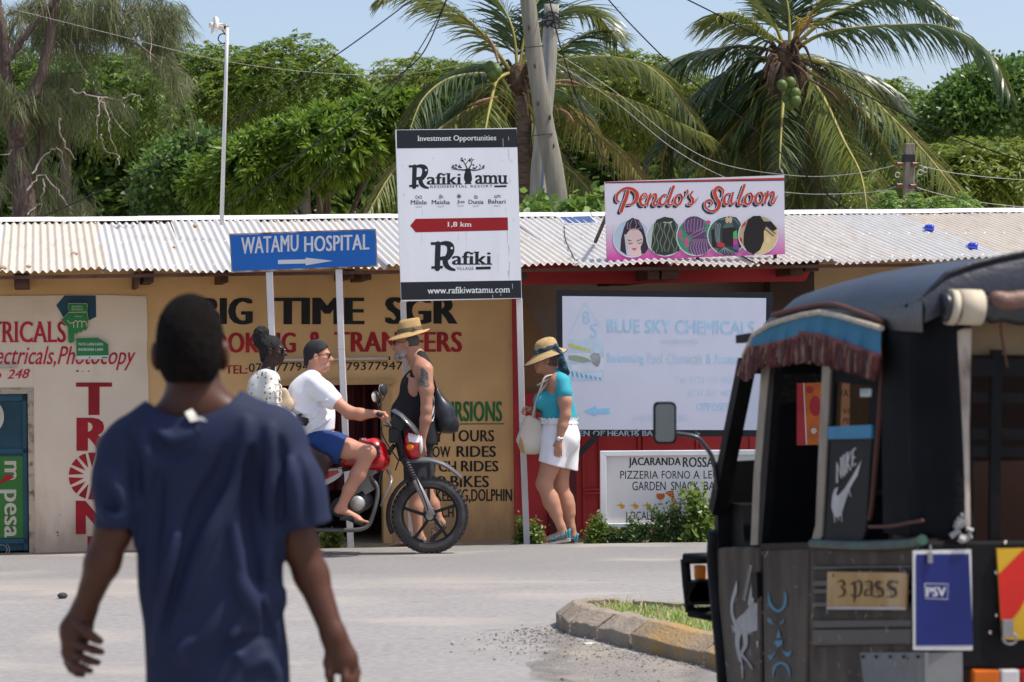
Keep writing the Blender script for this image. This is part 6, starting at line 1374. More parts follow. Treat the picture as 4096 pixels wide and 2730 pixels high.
def glasses(parent,q,A,s=1.0,m=None):
    b=MB()
    for sg in (1,-1):
        b.ell(q(.098,sg*.034,.010),np.array((.005,.027,.021))*s,A,12,8);b.tube([q(.096,sg*.058,.018),q(.05,sg*.076,.016),q(-.005,sg*.082,.010)],.0032,6)
    b.tube([q(.102,.014,.014),q(.108,0,.018),q(.102,-.014,.014)],.003,6);b.build('sunglasses',m or mat('dark sunglasses',(.012,.01,.01),.15,spec=.6),parent,smooth=True)
glasses(hm,qh2,Ah)
b=MB();b.tube([qh2(.0,.088,-.034)+.006*np.array((math.cos(t),0,math.sin(t))) for t in np.linspace(0,6.2,12)],.0016,5);b.build('earring',mat('gold ring',(.6,.4,.1),.25,metal=.8),hm)
M_blk=mat('black cotton',(.014,.014,.016),.85,var=.15,scale=6,bump=.1,bscale=200)
T=SDF();T.cap(J(1688,1488,-.10),J(1688,1488,.10),.080,.080,.05)
for sg in (-1,1): T.cap(J(1680,1432,sg*.05),J(1702,1466,sg*.14),.058,.058,.05)
T;T.ell(J(1668,1560),(.142,.190,.165),None,.05);T.ell(J(1650,1655),(.182,.195,.17),None,.07);T.ell(J(1662,1745),(.165,.192,.11),None,.06);T.cap(J(1700,1560,-.1),J(1712,1770,-.12),.06,.085,.06);T.cap(J(1700,1560,.1),J(1712,1770,.12),.06,.085,.06)
for sg in (-1,1): T.ell(J(1696,1515,sg*.250),(.060,.062,.112),None,.015,-1)
T.ell(J(1636,1412),(.075,.072,.085),None,.01,-1)
T.cut(J(1660,1772),unit(np.array((-.10,0,-1))));T.disp=wrinkle(.0035,34,12,(.2,0,1));T.build('tank_top',M_blk,hm,.0058)
b=MB()
px_patch(T,[(1724,1500),(1734,1520),(1738,1560),(1733,1580),(1727,1540)],Y2-.4,Y2+.2,.004,b,3);b.build('red_print',mat('red shirt print',(.45,.01,.02),.7),hm)
b=MB()
for pts in ([(1733,1585),(1737,1620),(1728,1660),(1720,1676)],[(1727,1600),(1722,1640),(1716,1672)],[(1734,1640),(1736,1668),(1728,1684)],[(1716,1674),(1724,1686),(1734,1682)]):
    Q_=[T.surf(x,y,Y2-.4,Y2+.2) for x,y in catmull(np.array(pts,float),5)];Q_=[q+np.array((0,-.003,0)) for q in Q_ if q is not None]
    if len(Q_)>2: b.tube(Q_,.004,5)
if b.v: b.build('white_print',mat('white shirt print',(.7,.7,.7),.7),hm)
b=MB();px_patch(T,[(1588,1512),(1596,1506),(1602,1516),(1597,1530),(1590,1536),(1585,1526)],Y2-.4,Y2+.2,.004,b,3)
if b.v: b.build('heart_print',mat('red shirt print',(.45,.01,.02),.7),hm)
b=MB();rgt=np.random.default_rng(3)
px_patch(bodyM,[(1680,1475),(1690,1468),(1700,1480),(1712,1490),(1717,1510),(1715,1530),(1722,1542),(1714,1550),(1700,1550),(1690,1545),(1676,1548),(1672,1530),(1674,1510),(1682,1496)],Y2-.5,Y2+.1,.0022,b,2.4)
b.build('tattoo',mat('blue green tattoo ink',(.045,.10,.10),.5,var=.4,scale=55,dirt=(.36,.17,.10),dscale=38,damt=.45),hm)
S_=SDF();S_.ell(J(1666,1765),(.155,.185,.11),None,.05)
for L_ in (near,farl): S_.cap(L_[0],L_[0]+(L_[1]-L_[0])*.86,.105,.098,.04)
S_.cut(J(1668,1932),(0,0,-1));S_.disp=wrinkle(.004,30,6);S_.build('shorts',mat('charcoal shorts',(.03,.03,.034),.85,var=.15),hm,.0075)
M_sand=mat('taupe sandal',(.20,.165,.14),.85,var=.2,scale=20);M_sole=mat('dark sole',(.06,.05,.045),.85)
def sandal(parent,heel,toe,up,w=.045,strap=None,sole=None,ankle=None):
    d=toe-heel;L=np.linalg.norm(d);d=d/L;up=unit(np.array(up)-d*np.dot(up,d));sd=np.cross(d,up)
    out=[(0,.6),(.12,.85),(.35,.72),(.65,1.0),(.85,.95),(1,.55)]
    P=[heel+d*t*L+sd*w*o for t,o in out]+[heel+d*t*L-sd*w*o for t,o in out[::-1]]
    b=MB();b.prism([p-up*.005 for p in P],-up*.026);so=b.build('sandal_sole',sole or M_sole,parent,bevel=.006)
    b=MB()
    for t,hh in ((.28,.062),(.52,.052),(.72,.042),(.10,.075)):
        c=heel+d*t*L;b.tube(catmull([c+sd*w*.9,c+sd*w*.7+up*hh*.7,c+up*hh,c-sd*w*.7+up*hh*.7,c-sd*w*.9],4),.0105,6,flat=.55)
    c=heel+d*.04*L;b.tube(catmull([c+sd*w*.7,c+up*.05+sd*w*.55-d*.012,c+up*.06-d*.02,c+up*.05-sd*w*.55-d*.012,c-sd*w*.7],4),.012,6)
    for s_ in (1,-1): b.tube(catmull([heel+d*.1*L+sd*w*s_*.8+up*.03,heel+d*.4*L+sd*w*.75*s_+up*.028,heel+d*.7*L+sd*w*.95*s_+up*.012],4),.012,6,flat=.6)
    b.build('sandal',strap or M_sand,parent,smooth=True)
sandal(hm,J(1692,2176,-.10),J(1562,2182,-.10),(0,0,1));sandal(hm,J(1779,2098,.10),J(1712,2168,.10),(-.75,0,.65))
b=MB();b.tube([J(1676,1757,-.235)+.034*np.array((math.cos(t),math.sin(t),.06*math.cos(t))) for t in np.linspace(0,6.28,16)],.007,6);b.build('bracelet',mat('steel bracelet',(.4,.4,.42),.3,metal=.7),hm)
# black drawstring bag on his back
bg_=thing('drawstring_bag',J(1780,1640,-.05),'black shiny drawstring bag slung behind the bearded person','bag')
S_=SDF();S_.chain([J(1745,1565,-.08),J(1770,1640,-.08),J(1790,1690,-.08)],[.03,.075,.085],.05);S_.cap(J(1742,1712,-.06),J(1812,1708,-.06),.040,.045,.05);S_.disp=wrinkle(.007,42,21,(.3,0,1));S_.build('bag_body',mat('black ripstop',(.022,.026,.034),.35,var=.3,scale=8,spec=.5,dirt=(.10,.11,.12),dscale=9,damt=.28),bg_,.0065)
b=MB();b.tube(catmull([J(1722,1470,-.15),J(1738,1530,-.12),J(1752,1580,-.09)],6),.007,6);b.tube(catmull([J(1728,1500,-.1),J(1745,1560,-.1),J(1780,1680,-.15)],6),.006,6);b.build('cord',M_signblk,bg_)

# ------------------------------------------------------------------ woman in sun hat, walking left
Y3=20.02;J=lambda x,y,dy=0: at(x,y,Y3+dy)
wo=thing('person',(*at(2240,2180,Y3)[:2],-.03),'person in teal top, white shorts and a wide straw hat walking left past the billboard','person')
B=SDF();Aw=axes((-1,-.08,-.06));hw=J(2181,1440);qw=head(B,hw,Aw,.93,1.0,.95)
B.chain([J(2196,1470),J(2212,1530)],[.054,.060],.03)
for sg in (-1,1): B.cap(J(2212,1486,sg*.03),J(2242,1528,sg*.14),.042,.046,.05);B.cap(J(2230,1536,-.12),J(2230,1536,.12),.060,.060,.05)
B.ell(J(2222,1600),(.115,.155,.15),None,.05);B.ell(J(2228,1690),(.125,.150,.12),None,.06);B.ell(J(2238,1760),(.135,.165,.12),None,.05)
B.chain([J(2250,1536,-.165),J(2260,1605,-.195),J(2262,1660,-.205)],[.056,.054,.044],.03);B.chain([J(2262,1660,-.205),J(2250,1705,-.21),J(2236,1762,-.215)],[.043,.040,.026],.02)
hand(B,J(2235,1765,-.215),(-.06,0,-1),(.1,1,0),.93,(.3,.34,.38,.45),.35,True,.023)
B.chain([J(2225,1550,.165),J(2190,1640,.19),J(2128,1640,.02)],[.054,.042,.026],.03);hand(B,J(2130,1640,.02),(-.75,-.5,.12),(.5,-.2,-.8),.9,(.75,.8,.85,.9),.7,False,.022)
lg=[J(2222,1800,-.085),J(2176,1935,-.09),J(2203,2010,-.09),J(2243,2105,-.09)];lf=[J(2246,1800,.085),J(2242,1940,.085),J(2266,2020,.085),J(2284,2110,.085)]
B.chain(lg,[.100,.064,.060,.036],.03);B.chain(lf,[.098,.062,.058,.036],.03)
B.cap(J(2206,1990,-.085),J(2226,2050,-.085),.055,.045,.03);B.cap(J(2268,1995,.085),J(2280,2050,.085),.054,.044,.03)
B.cap(lg[3],J(2258,2136,-.09),.035,.033,.02).cap(J(2250,2138,-.09),J(2192,2158,-.09),.034,.026,.02);B.cap(lf[3],J(2296,2146,.085),.034,.032,.02).cap(J(2290,2150,.085),J(2230,2162,.085),.032,.026,.02)
B.build('body',skw,wo,.0058)
hr=SDF();hr.ell(qw(-.03,0,.015),(.085,.080,.085),Aw,.02);hr.ell(qw(-.055,0,-.06),(.045,.066,.055),Aw,.03);hr.cut(qw(.0,0,0),Aw @ np.array((1,0,-.1)));hr.disp=wrinkle(.004,120,5);hr.build('hair',mat('grey brown hair',(.13,.095,.075),.85,bump=.7,bscale=150,var=.3,scale=30),wo,.006)
M_teal=mat('teal jersey',(.035,.33,.40),.8,var=.06,scale=5,bump=.08,bscale=250)
T=SDF();T.cap(J(2234,1538,-.10),J(2234,1538,.10),.064,.064,.05);T.ell(J(2224,1602),(.124,.163,.15),None,.05)
for sg in (-1,1): T.ell(J(2166,1605,sg*.07),(.068,.072,.075),None,.05)
T.ell(J(2226,1680),(.132,.158,.10),None,.06);T.cap(J(2266,1590),J(2284,1680),.05,.055,.06)
for sg in (-1,1): T.cap(J(2226,1498,sg*.06),J(2246,1526,sg*.13),.046,.056,.05)
for sg in (-1,1): T.chain([J(2248,1533,sg*.15),J(2257,1572,sg*.185)],[.070,.066],.04)
T.cut(J(2228,1700),unit(np.array((.05,0,-1))));T.ell(J(2170,1530),(.060,.075,.085),axes((-1,0,.35)),.012,-1);T.ell(J(2196,1484),(.05,.070,.05),None,.012,-1)
T.disp=wrinkle(.0026,36,31,(.1,0,1));T.build('top',M_teal,wo,.0058)
M_wh=mat('white cotton',(.80,.78,.78),.85,var=.03,scale=6,bump=.1,bscale=200)
S_=SDF();S_.ell(J(2236,1755),(.150,.175,.12),None,.05);S_.cap(J(2234,1690,0),J(2240,1740,0),.140,.155,.05,1,(Yv,1.2))
S_.cap(lg[0]+np.array((.0,0,.03)),J(2200,1885,-.10),.122,.108,.025);S_.cap(lf[0]+np.array((.03,0,.03)),J(2262,1885,.085),.120,.104,.025);S_.ell(J(2272,1760),(.085,.15,.11),None,.05)
S_.cut(J(2216,1860),unit(np.array((-.30,0,-1))));S_.cut(J(2240,1672),(0,0,1));S_.disp=wrinkle(.0045,40,41,(.1,0,1));so_=S_.build('shorts',M_wh,wo,.006)
b=MB();V=[]
for k in range(90):
    a=6.2832*k/90;r=1+.06*math.sin(k*2.1)+.04*math.sin(k*3.7)
    V += [J(2234,1684)+np.array((.158*r*math.cos(a),.178*r*math.sin(a),-.022)),J(2234,1684)+np.array((.152*math.cos(a),.172*math.sin(a),.0)),J(2234,1684)+np.array((.160*r*math.cos(a),.180*r*math.sin(a),.026+.006*math.sin(k*1.7)))]
b.add(V,[(3*i+j,3*((i+1) %90)+j,3*((i+1) %90)+j+1,3*i+j+1) for i in range(90) for j in (0,1)]);b.build('waist_frill',M_wh,so_,smooth=True)
b=MB();p=J(2237,1755,-.215)
b.tube([p+.031*np.array((math.cos(t),.85*math.sin(t),.15*math.cos(t))) for t in np.linspace(0,6.28,18)],.010,6,flat=.5);b.lathe([(0,.006),(.016,.006),(.019,0),(.016,-.006)],p+np.array((-.006,-.032,0)),(0,-1,0),14);b.build('wristwatch',mat('silver watch',(.62,.63,.64),.3,metal=.4),wo,smooth=True)
hcw=J(2190,1412);Ab=axes((-.93,-.1,-.30))
dr=lambda a,r:-.32*max(0,r-.10)*(1+.55*max(0,math.cos(a)))-.25*abs(math.sin(a))*max(0,r-.10)
h2=hat(wo,hcw,Ab,mat('natural straw weave',(.56,.385,.17),.85,var=.2,scale=34,bump=.8,bscale=150,fine=.12),None,None,[(.190,.170,.002,.030),(.188,.168,.006,.030),(.14,.128,.012,.014),(.104,.094,.016,0),(.100,.090,.045,-.002),(.095,.085,.08,-.006),(.078,.07,.106,-.008),(.05,.045,.120,-.008),(.02,.018,.125,-.008)],droop=dr)
b=MB();k=40;V=[]
for (rx,ry,z) in ((.107,.097,.012),(.107,.097,.032),(.103,.093,.052)):
    for j in range(k): V.append(hcw+Ab @ np.array((rx*math.cos(6.2832*j/k),ry*math.sin(6.2832*j/k),z+.004*math.sin(j*1.3))))
b.add(V,[(i*k+j,i*k+(j+1) %k,(i+1)*k+(j+1) %k,(i+1)*k+j) for i in range(2) for j in range(k)])
M_scarf=mat('patterned blue scarf',(.035,.05,.075),.8,var=.3,scale=20,dirt=(.05,.26,.32),dscale=26,damt=.38)
sc=b.build('scarf',M_scarf,h2,smooth=True)
S_=SDF();S_.chain([J(2222,1385,-.09),J(2240,1420,-.10),J(2258,1465,-.08),J(2272,1492,-.06)],[.018,.030,.034,.022],.03,1,(unit((.8,.5,0)),.6));S_.cap(J(2245,1480,-.07),J(2262,1503,-.05),.03,.012,.02);S_.disp=wrinkle(.006,75,13,(.3,0,-1));S_.build('scarf_tail',M_scarf,sc,.0055)
b=MB();b.tube([hcw+Ab @ np.array((.030+.191*math.cos(t),.171*math.sin(t),.003+dr(t,math.hypot(.190*math.cos(t),.17*math.sin(t))))) for t in np.linspace(0,6.2832,44)],.004,5,caps=False);b.build('brim_edge',mat('navy piping',(.02,.025,.06),.8),h2)
glasses(wo,qw,Aw,.95,mat('brown sunglasses',(.05,.03,.02),.2,spec=.6))
b=MB();b.tube([J(2200,1505)+np.array((.085*math.cos(t)-.02,.085*math.sin(t),-.03+.045*-math.cos(t)*-1)) for t in np.linspace(0,6.28,24)],.0055,6);b.build('necklace',mat('white bead',(.75,.72,.68),.4),wo,smooth=True)
b=MB();b.ell(qw(.0,.088,-.055),(.003,.003,.015));b.build('earring',mat('steel bracelet',(.4,.4,.42),.3,metal=.7),wo)
M_ts=mat('teal sandal strap',(.03,.24,.30),.7);M_cs=mat('cream sole',(.55,.45,.36),.8)
sandal(wo,J(2280,2150,-.09),J(2172,2172,-.09),(.1,0,1),.042,M_ts,M_cs);sandal(wo,J(2308,2168,.085),J(2212,2174,.085),(0,0,1),.042,M_ts,M_cs)
tb_=thing('tote_bag',J(2118,1760,-.02),'cream canvas tote bag with tan corner hanging from the shoulder of the teal dressed walker','bag')
S_=SDF();fy=(Yv,.55)
S_.cap(J(2118,1690,-.06),J(2108,1770,-.05),.055,.095,.05,1,fy);S_.cap(J(2150,1700,-.05),J(2145,1775,-.05),.04,.085,.05,1,fy);S_.cut(J(2115,1820),unit(np.array((.05,0,-1))));S_.cut(J(2076,1790),unit(np.array((-.9,0,-.35))));S_.disp=wrinkle(.005,30,51,(.2,0,1));S_.build('bag_body',mat('cream canvas',(.60,.53,.42),.9,var=.06,bump=.2,bscale=150),tb_,.0065)
b=MB();px_patch(S_,[(2070,1788),(2080,1742),(2092,1762),(2104,1826),(2086,1820)],Y3-.4,Y3+.3,.003,b,3)
if b.v: b.build('leather_corner',mat('tan leather',(.42,.26,.10),.7),tb_)
b=MB();b.tube(catmull([J(2220,1500,-.10),J(2180,1510,-.15),J(2160,1560,-.15),J(2140,1620,-.10),J(2128,1680,-.06)],6),.013,7,flat=.6);b.tube(catmull([J(2218,1505,-.06),J(2168,1560,-.10),J(2140,1640,-.04),J(2140,1690,-.02)],6),.012,7,flat=.6);b.build('rope_strap',mat('woven strap',(.58,.50,.41),.9,bump=.5,bscale=180),tb_,smooth=True)
# ------------------------------------------------------------------ motorcycle
Y4=19.1
q=lambda x,y,dy=0.0: at(950+x/1.568,1270+y/1.568,Y4+dy)
mc=thing('motorcycle',(*q(600,1480)[:2],0),'red motorcycle with grey front mudguard carrying two riders to the right','motorcycle')
M_tyre=mat('dusty tyre rubber',(.055,.052,.05),.9,var=.2,scale=12,dirt=(.17,.15,.13),dscale=7,damt=.30);M_bp=mat('black plastic',(.018,.018,.02),.5,dirt=(.09,.08,.07),dscale=5,damt=.3);M_steel=mat('dull steel',(.36,.35,.33),.4,metal=.6,dirt=(.2,.18,.15),dscale=6,damt=.3)
M_redp_=mat('glossy red bodywork',(.50,.008,.012),.22,var=.05,spec=.5,coat=.5);M_chr=mat('chrome',(.75,.75,.76),.15,metal=1.0)
def wheel(c,r,w):
    b=MB();prof=[(r-.075,-w*.42),(r-.045,-w*.5),(r-.02,-w*.42),(r-.004,-w*.22),(r,0),(r-.004,w*.22),(r-.02,w*.42),(r-.045,w*.5),(r-.075,w*.42)]
    b.lathe(prof,c,(0,1,0),56,closed=True)
    for k in range(44):
        a=6.2832*k/44
        for sy in (-1,1):
            n=np.array((math.cos(a+sy*.03),0,math.sin(a+sy*.03)));t=np.array((-n[2],0,n[0]));R3=np.stack((t,np.array((0,1.0,0)),n),1)
            b.box(c+n*(r-.006)+np.array((0,sy*w*.25,0)),(.024,w*.36,.018),R3)
    wh=b.build('wheel',M_tyre,mc,smooth=False)
    b=MB();b.lathe([(r-.072,-.035),(r-.085,-.030),(r-.095,-.02),(r-.095,.02),(r-.085,.030),(r-.072,.035)],c,(0,1,0),48,closed=True)
    for k in range(5):
        a=6.2832*k/5+.35;n=np.array((math.cos(a),0,math.sin(a)));t=np.array((-n[2],0,n[0]))
        b.bar(c+n*.03+t*.01,c+n*(r-.09),.028,.024)
    b.lathe([(0,-.05),(.045,-.05),(.05,-.03),(.05,.03),(.045,.05),(0,.05)],c,(0,1,0),20);b.build('rim',mat('black alloy',(.02,.02,.022),.4,metal=.3),wh)
    b=MB();b.lathe([(0,.0),(.055,.0),(.062,.012),(.062,.03),(0,.03)],c+np.array((0,.03,0)),(0,1,0),28);b.build('brake_drum',M_steel,wh)
fw=np.array((*q(1207,1243)[:2],.302));rw=np.array((*q(175,1243)[:2],.302))
wheel(fw,.302,.092);wheel(rw,.302,.105)
b=MB()
for s in (-1,1): b.tube([q(1108,1015,s*.085),q(1160,1110,s*.085),q(1218,1245,s*.08)],[.026,.027,.030],12);b.ell(fw+np.array((0,s*.08,0)),(.032,.022,.036))
b.build('fork',mat('dusty grey fork',(.33,.31,.29),.5,metal=.3,var=.15),mc,smooth=True)
b=MB()
for s in (-1,1):
    P=[q(1040+70*t,880+140*t,s*.085) for t in np.linspace(0,1,19)];b.tube(P,[.033 if i %2 else .026 for i in range(19)],12)
b.build('fork_gaiter',M_bp,mc)
def plate(name,pts,w,m,parent,curve=True,bevel=.0,closed=True):
    P=np.array([(x,y) for x,y in pts],float);P=catmull(P,5,True) if curve else P
    b=MB();b.prism([q(x,y,-w/2) for x,y in P],(0,w,0));return b.build(name,m,parent,bevel=bevel)
# high front mudguard: arched strip
b=MB();P=catmull([q(1060,895),q(1130,888),(q(1210,890)),q(1290,915),q(1350,955),q(1405,1003)],6);V=[]
for i,p in enumerate(P):
    w=.055*(1-.55*(i/(len(P)-1)) ** 2);dn=.032*(1-.3*i/len(P))
    for yy,dz in ((-w,-dn),(-w*.8,-.006),(0,.008),(w*.8,-.006),(w,-dn)): V.append(p+np.array((0,yy,dz)))
b.add(V,[(i*5+j,i*5+j+1,(i+1)*5+j+1,(i+1)*5+j) for i in range(len(P)-1) for j in range(4)]);o=b.build('front_mudguard',mat('dusty dark grey plastic',(.085,.085,.09),.45,var=.15,dirt=(.2,.19,.17),dscale=5,damt=.3),mc,smooth=True)
md=o.modifiers.new('solid','SOLIDIFY');md.thickness=.006
b=MB();P=[fw+.345*np.array((math.cos(a),0,math.sin(a))) for a in np.linspace(R(108),R(205),16)];V=[]
for p in P:
    for yy in (-.06,-.05,.05,.06): V.append(p+np.array((0,yy,0))+unit(fw-p)*(.03 if abs(yy)>.055 else 0))
b.add(V,[(i*4+j,i*4+j+1,(i+1)*4+j+1,(i+1)*4+j) for i in range(15) for j in range(3)]);o=b.build('inner_mudguard',M_bp,mc,smooth=True);o.modifiers.new('solid','SOLIDIFY').thickness=.005
b=MB();P=[rw+.355*np.array((math.cos(a),0,math.sin(a))) for a in np.linspace(R(25),R(190),20)];V=[]
for p in P:
    for yy in (-.075,-.06,.06,.075): V.append(p+np.array((0,yy,0))+unit(rw-p)*(.03 if abs(yy)>.065 else 0))
b.add(V,[(i*4+j,i*4+j+1,(i+1)*4+j+1,(i+1)*4+j) for i in range(19) for j in range(3)]);o=b.build('rear_mudguard',M_bp,mc,smooth=True);o.modifiers.new('solid','SOLIDIFY').thickness=.005
# headlamp cowl, screen, indicator
S=SDF();S.cap(q(1085,770),q(1100,845),.075,.062,.03,1,(Yv,1.25));S.cap(q(1110,740),q(1120,800),.05,.05,.03,1,(Yv,1.5));S.cut(q(1048,800),unit(np.array((-1,0,.12))));cowl=S.build('headlamp_cowl',M_redp_,mc,.006)
b=MB();px_patch(S,[(950+x/1.568,1270+y/1.568) for x,y in ((1066,722),(1146,738),(1146,790),(1072,784))],Y4-.3,Y4+.2,.003,b,2.5)
if b.v: b.build('white_reflection',mat('white cowl reflection',(.78,.78,.78),.4),cowl)  # white patch paints the headlamp's reflection onto the cowl
b=MB();b.ell(q(1150,800),(.02,.08,.075));b.build('headlamp',mat('headlamp glass',(.6,.6,.58),.1,spec=.7),cowl,smooth=True)
b=MB();b.ell(q(1082,815,-.115),(.030,.022,.026));b.build('indicator',mat('amber lens',(.75,.20,.01),.25),cowl,smooth=True)
b=MB();V=[]
for x,y,w in ((985,575,.05),(1040,610,.10),(1095,665,.135),(1148,728,.15)):
    for t in (-1,-.5,0,.5,1): V.append(q(x-24*abs(t) ** 2,y+14*abs(t) ** 2,t*w))
b.add(V,[(i*5+j,i*5+j+1,i*5+j+6,i*5+j+5) for i in range(3) for j in range(4)]);o=b.build('windscreen',mat('smoked screen',(.06,.065,.075),.12,spec=.6,coat=.6),mc,smooth=True);o.modifiers.new('solid','SOLIDIFY').thickness=.006
b=MB();b.box(q(1010,660),(.12,.16,.10),axes((.8,0,-.5)));b.box(q(990,740),(.10,.14,.12));b.tube([q(1000,700),q(1050,900)],.045,10);b.build('instrument_housing',M_bp,mc,bevel=.015)
b=MB();b.tube(catmull([q(885,608,-.39),q(895,610,-.30),q(940,660,-.16),q(965,690,0),q(940,660,.16),q(895,610,.30),q(885,608,.39)],6),.011,8);b.build('handlebar',M_steel,mc,smooth=True)
for s in (-1,1):
    b=MB();b.tube([q(886,608,s*.40),q(897,612,s*.27)],.0185,10);b.ell(q(886,608,s*.405),.021);b.build('grip',M_bp,mc,smooth=True)
    b=MB();b.tube(catmull([q(905,640,s*.22),q(930,640,s*.30),q(945,640,s*.38)],4),.006,6);b.build('lever',M_steel,mc)
for (cx_,cy_,s,w,h) in ((868,498,-1,.030,.046),(916,452,1,.034,.052)):
    b=MB();b.tube(catmull([q(905,615,s*.24),q(884,560,s*.30),q(cx_+10,cy_+40,s*.33),q(cx_,cy_,s*.34)],5),.006,6);mm=b.build('mirror_stalk',M_bp,mc)
    b=MB();b.ell(q(cx_,cy_,s*.34),(.022,.055,h),axes((1,s*-.5,.1)),16,10);b.build('mirror',mat('black mirror shell',(.03,.03,.033),.3),mm,smooth=True)
    b=MB();b.ell(q(cx_-11,cy_+2,s*.34),(.010,.048,h*.88),axes((1,s*-.5,.1)),16,10);b.build('mirror_glass',mat('mirror glass',(.45,.43,.38),.1,metal=.6),mm,smooth=True)
# tank, seat, side panel, frame
S=SDF();fy2=(Yv,.95);S.cap(q(720,850),q(850,850),.085,.118,.05,1,fy2);S.cap(q(690,905),q(880,905),.055,.085,.05,1,(Yv,1.2));S.ell(q(900,895),(.055,.12,.07),None,.04);tank=S.build('fuel_tank',M_redp_,mc,.007)
b=MB();px_patch(S,[(950+x/1.568,1270+y/1.568) for x,y in ((720,772),(840,778),(890,810),(900,880),(875,885),(868,830),(800,800),(730,795))],Y4-.3,Y4+.2,.003,b,3);b.build('black_decal',mat('black decal',(.03,.012,.012),.3),tank)
b=MB();b.lathe([(0,0),(.03,0),(.03,.012),(0,.016)],q(790,768),(0,0,1),16);b.build('filler_cap',M_chr,tank)
S=SDF();S.chain([q(90,800),q(300,815),q(480,850),q(660,860)],[.055,.062,.062,.045],.05,1,(Yv,1.9));S.build('seat',mat('black seat vinyl',(.02,.02,.022),.5),mc,.009)
plate('side_cover',[(470,1000),(560,955),(640,952),(652,985),(600,1030),(500,1072),(455,1050)],.22,mat('white side panel',(.66,.64,.60),.35,var=.05),mc)
P5=Plane(q(550,1000,-.113),(0,-1,0));pz=lambda pts: [(950+x/1.568,1270+y/1.568) for x,y in pts]
b=MB()
for k,pts in enumerate(([(500,1005),(560,968),(630,958),(636,975),(590,1000),(520,1012)],[(545,985),(600,985),(570,1012),(530,1022)])): px_poly(b,pz(pts),P5,.003+k*.0006)
b.build('side_decal',M_redp_,mc)
b=MB()
for s in (-.05,.05):
    b.tube(catmull([q(985,800,0),q(920,900,s*.5),q(885,1050,s),q(850,1230,s),q(800,1320,s)],5),.018,8);b.tube(catmull([q(960,850),q(700,950,s),q(480,960,s*2),q(150,900,s*2)],5),.016,8);b.tube([q(500,960,s*2),q(560,1150,s*2),q(540,1300,s*2)],.018,8);b.tube([q(540,1240,s*2.4),q(175,1245,s*2.4)],.022,8)
b.build('frame_tube',M_bp,mc,smooth=True)
b=MB()
for k in range(9):
    c=q(770+k*8,1090-k*14);b.box(c,(.125-.002*k,.17,.007),axes((.87,0,.5)))
b.box(q(800,1040),(.085,.12,.16),axes((.87,0,.5)));b.box(q(835,975),(.10,.13,.05),axes((.87,0,.5)));b.build('engine_cylinder',mat('grey finned alloy',(.24,.235,.22),.5,metal=.4,var=.2),mc)
S=SDF();S.cap(q(700,1170),q(790,1150),.085,.075,.04,1,(Yv,1.1));S.cap(q(640,1190),q(720,1180),.07,.08,.04,1,(Yv,1.0));cr=S.build('crankcase',mat('dark alloy',(.10,.10,.095),.5,metal=.4,var=.2),mc,.007)
b=MB();b.lathe([(0,.028),(.045,.026),(.058,.012),(.062,0),(0,0)],q(752,1168,-.10),(0,-1,0),24);b.build('clutch_cover',mat('silver clutch cover',(.50,.49,.47),.4,metal=.5),cr,smooth=True)
b=MB();b.tube(catmull([q(830,1000,-.07),q(880,1080,-.10),q(850,1240,-.13),q(790,1325,-.15),q(600,1335,-.16),q(420,1330,-.17)],6),[.017]*31,10);b.tube([q(430,1325,-.17),q(60,1240,-.19)],[.04,.048],12);b.build('exhaust',mat('grey dusty exhaust',(.12,.115,.105),.5,metal=.3,var=.2),mc,smooth=True)
b=MB();b.tube([q(560,1245,-.30),q(560,1245,.30)],.012,8)
for s in (-1,1): b.box(q(690,1262,s*.25),(.11,.10,.022));b.tube([q(690,1262,s*.2),q(700,1240,0)],.012,8)
b.build('foot_peg',M_bp,mc)
b=MB();b.tube(catmull([q(940,960,-.04),q(965,1010,-.14),q(958,1050,-.2),q(925,1120,-.17),q(900,1180,-.06)],6),.011,8);b.tube(catmull([q(940,960,.04),q(965,1010,.14),q(958,1050,.2),q(925,1120,.17),q(900,1180,.06)],6),.011,8);b.build('crash_bar',M_steel,mc,smooth=True)
b=MB();b.tube(catmull([q(30,790,-.12),q(-40,780,-.1),q(-60,780,0),q(-40,780,.1),q(30,790,.12)],5),.011,8);b.box(q(-10,775),(.16,.2,.012));b.build('luggage_rack',M_bp,mc)
b=MB();b.box(q(-50,880),(.05,.12,.07));b.build('tail_lamp',mat('red lens',(.45,.01,.01),.3),mc,bevel=.012)
b=MB();b.tube(catmull([q(1010,700,-.06),q(1035,820,-.10),q(1010,900,-.08),q(990,960,-.05)],6),.006,6);b.tube(catmull([q(960,690,-.1),q(905,680,-.16),q(920,760,-.12),q(1010,900,-.06)],6),.006,6);b.tube(catmull([q(1000,760,-.09),q(1100,960,-.1),q(1170,1130,-.12),q(1200,1230,-.1)],6),.005,6);b.build('cable',M_bp,mc)

# ------------------------------------------------------------------ rider
rd=thing('person',(*q(520,1480)[:2],0),'rider in white tee shirt, blue shorts and backwards black cap steering the motorcycle','person')
B=SDF();Ar=axes((1,-.06,.0));hr_=q(506,248);qr=head(B,hr_,Ar,.98,1.1,1.05)
B.chain([q(492,300),q(468,385)],[.062,.072],.03);B.cap(q(468,425,-.12),q(468,425,.12),.06,.06,.05);B.ell(q(440,495),(.12,.165,.15),None,.05);B.ell(q(475,620),(.13,.17,.14),None,.06);B.ell(q(515,765),(.14,.17,.11),None,.06)
B.chain([q(500,425,-.185),q(600,520,-.245),q(698,592,-.29)],[.060,.056,.044],.03);B.chain([q(698,592,-.29),q(770,605,-.31),q(850,605,-.325)],[.044,.042,.029],.02)
hand(B,q(848,604,-.325),(.97,.0,.05),(.15,0,-1),.98,(.9,1.0,1.05,1.1),.8,False)
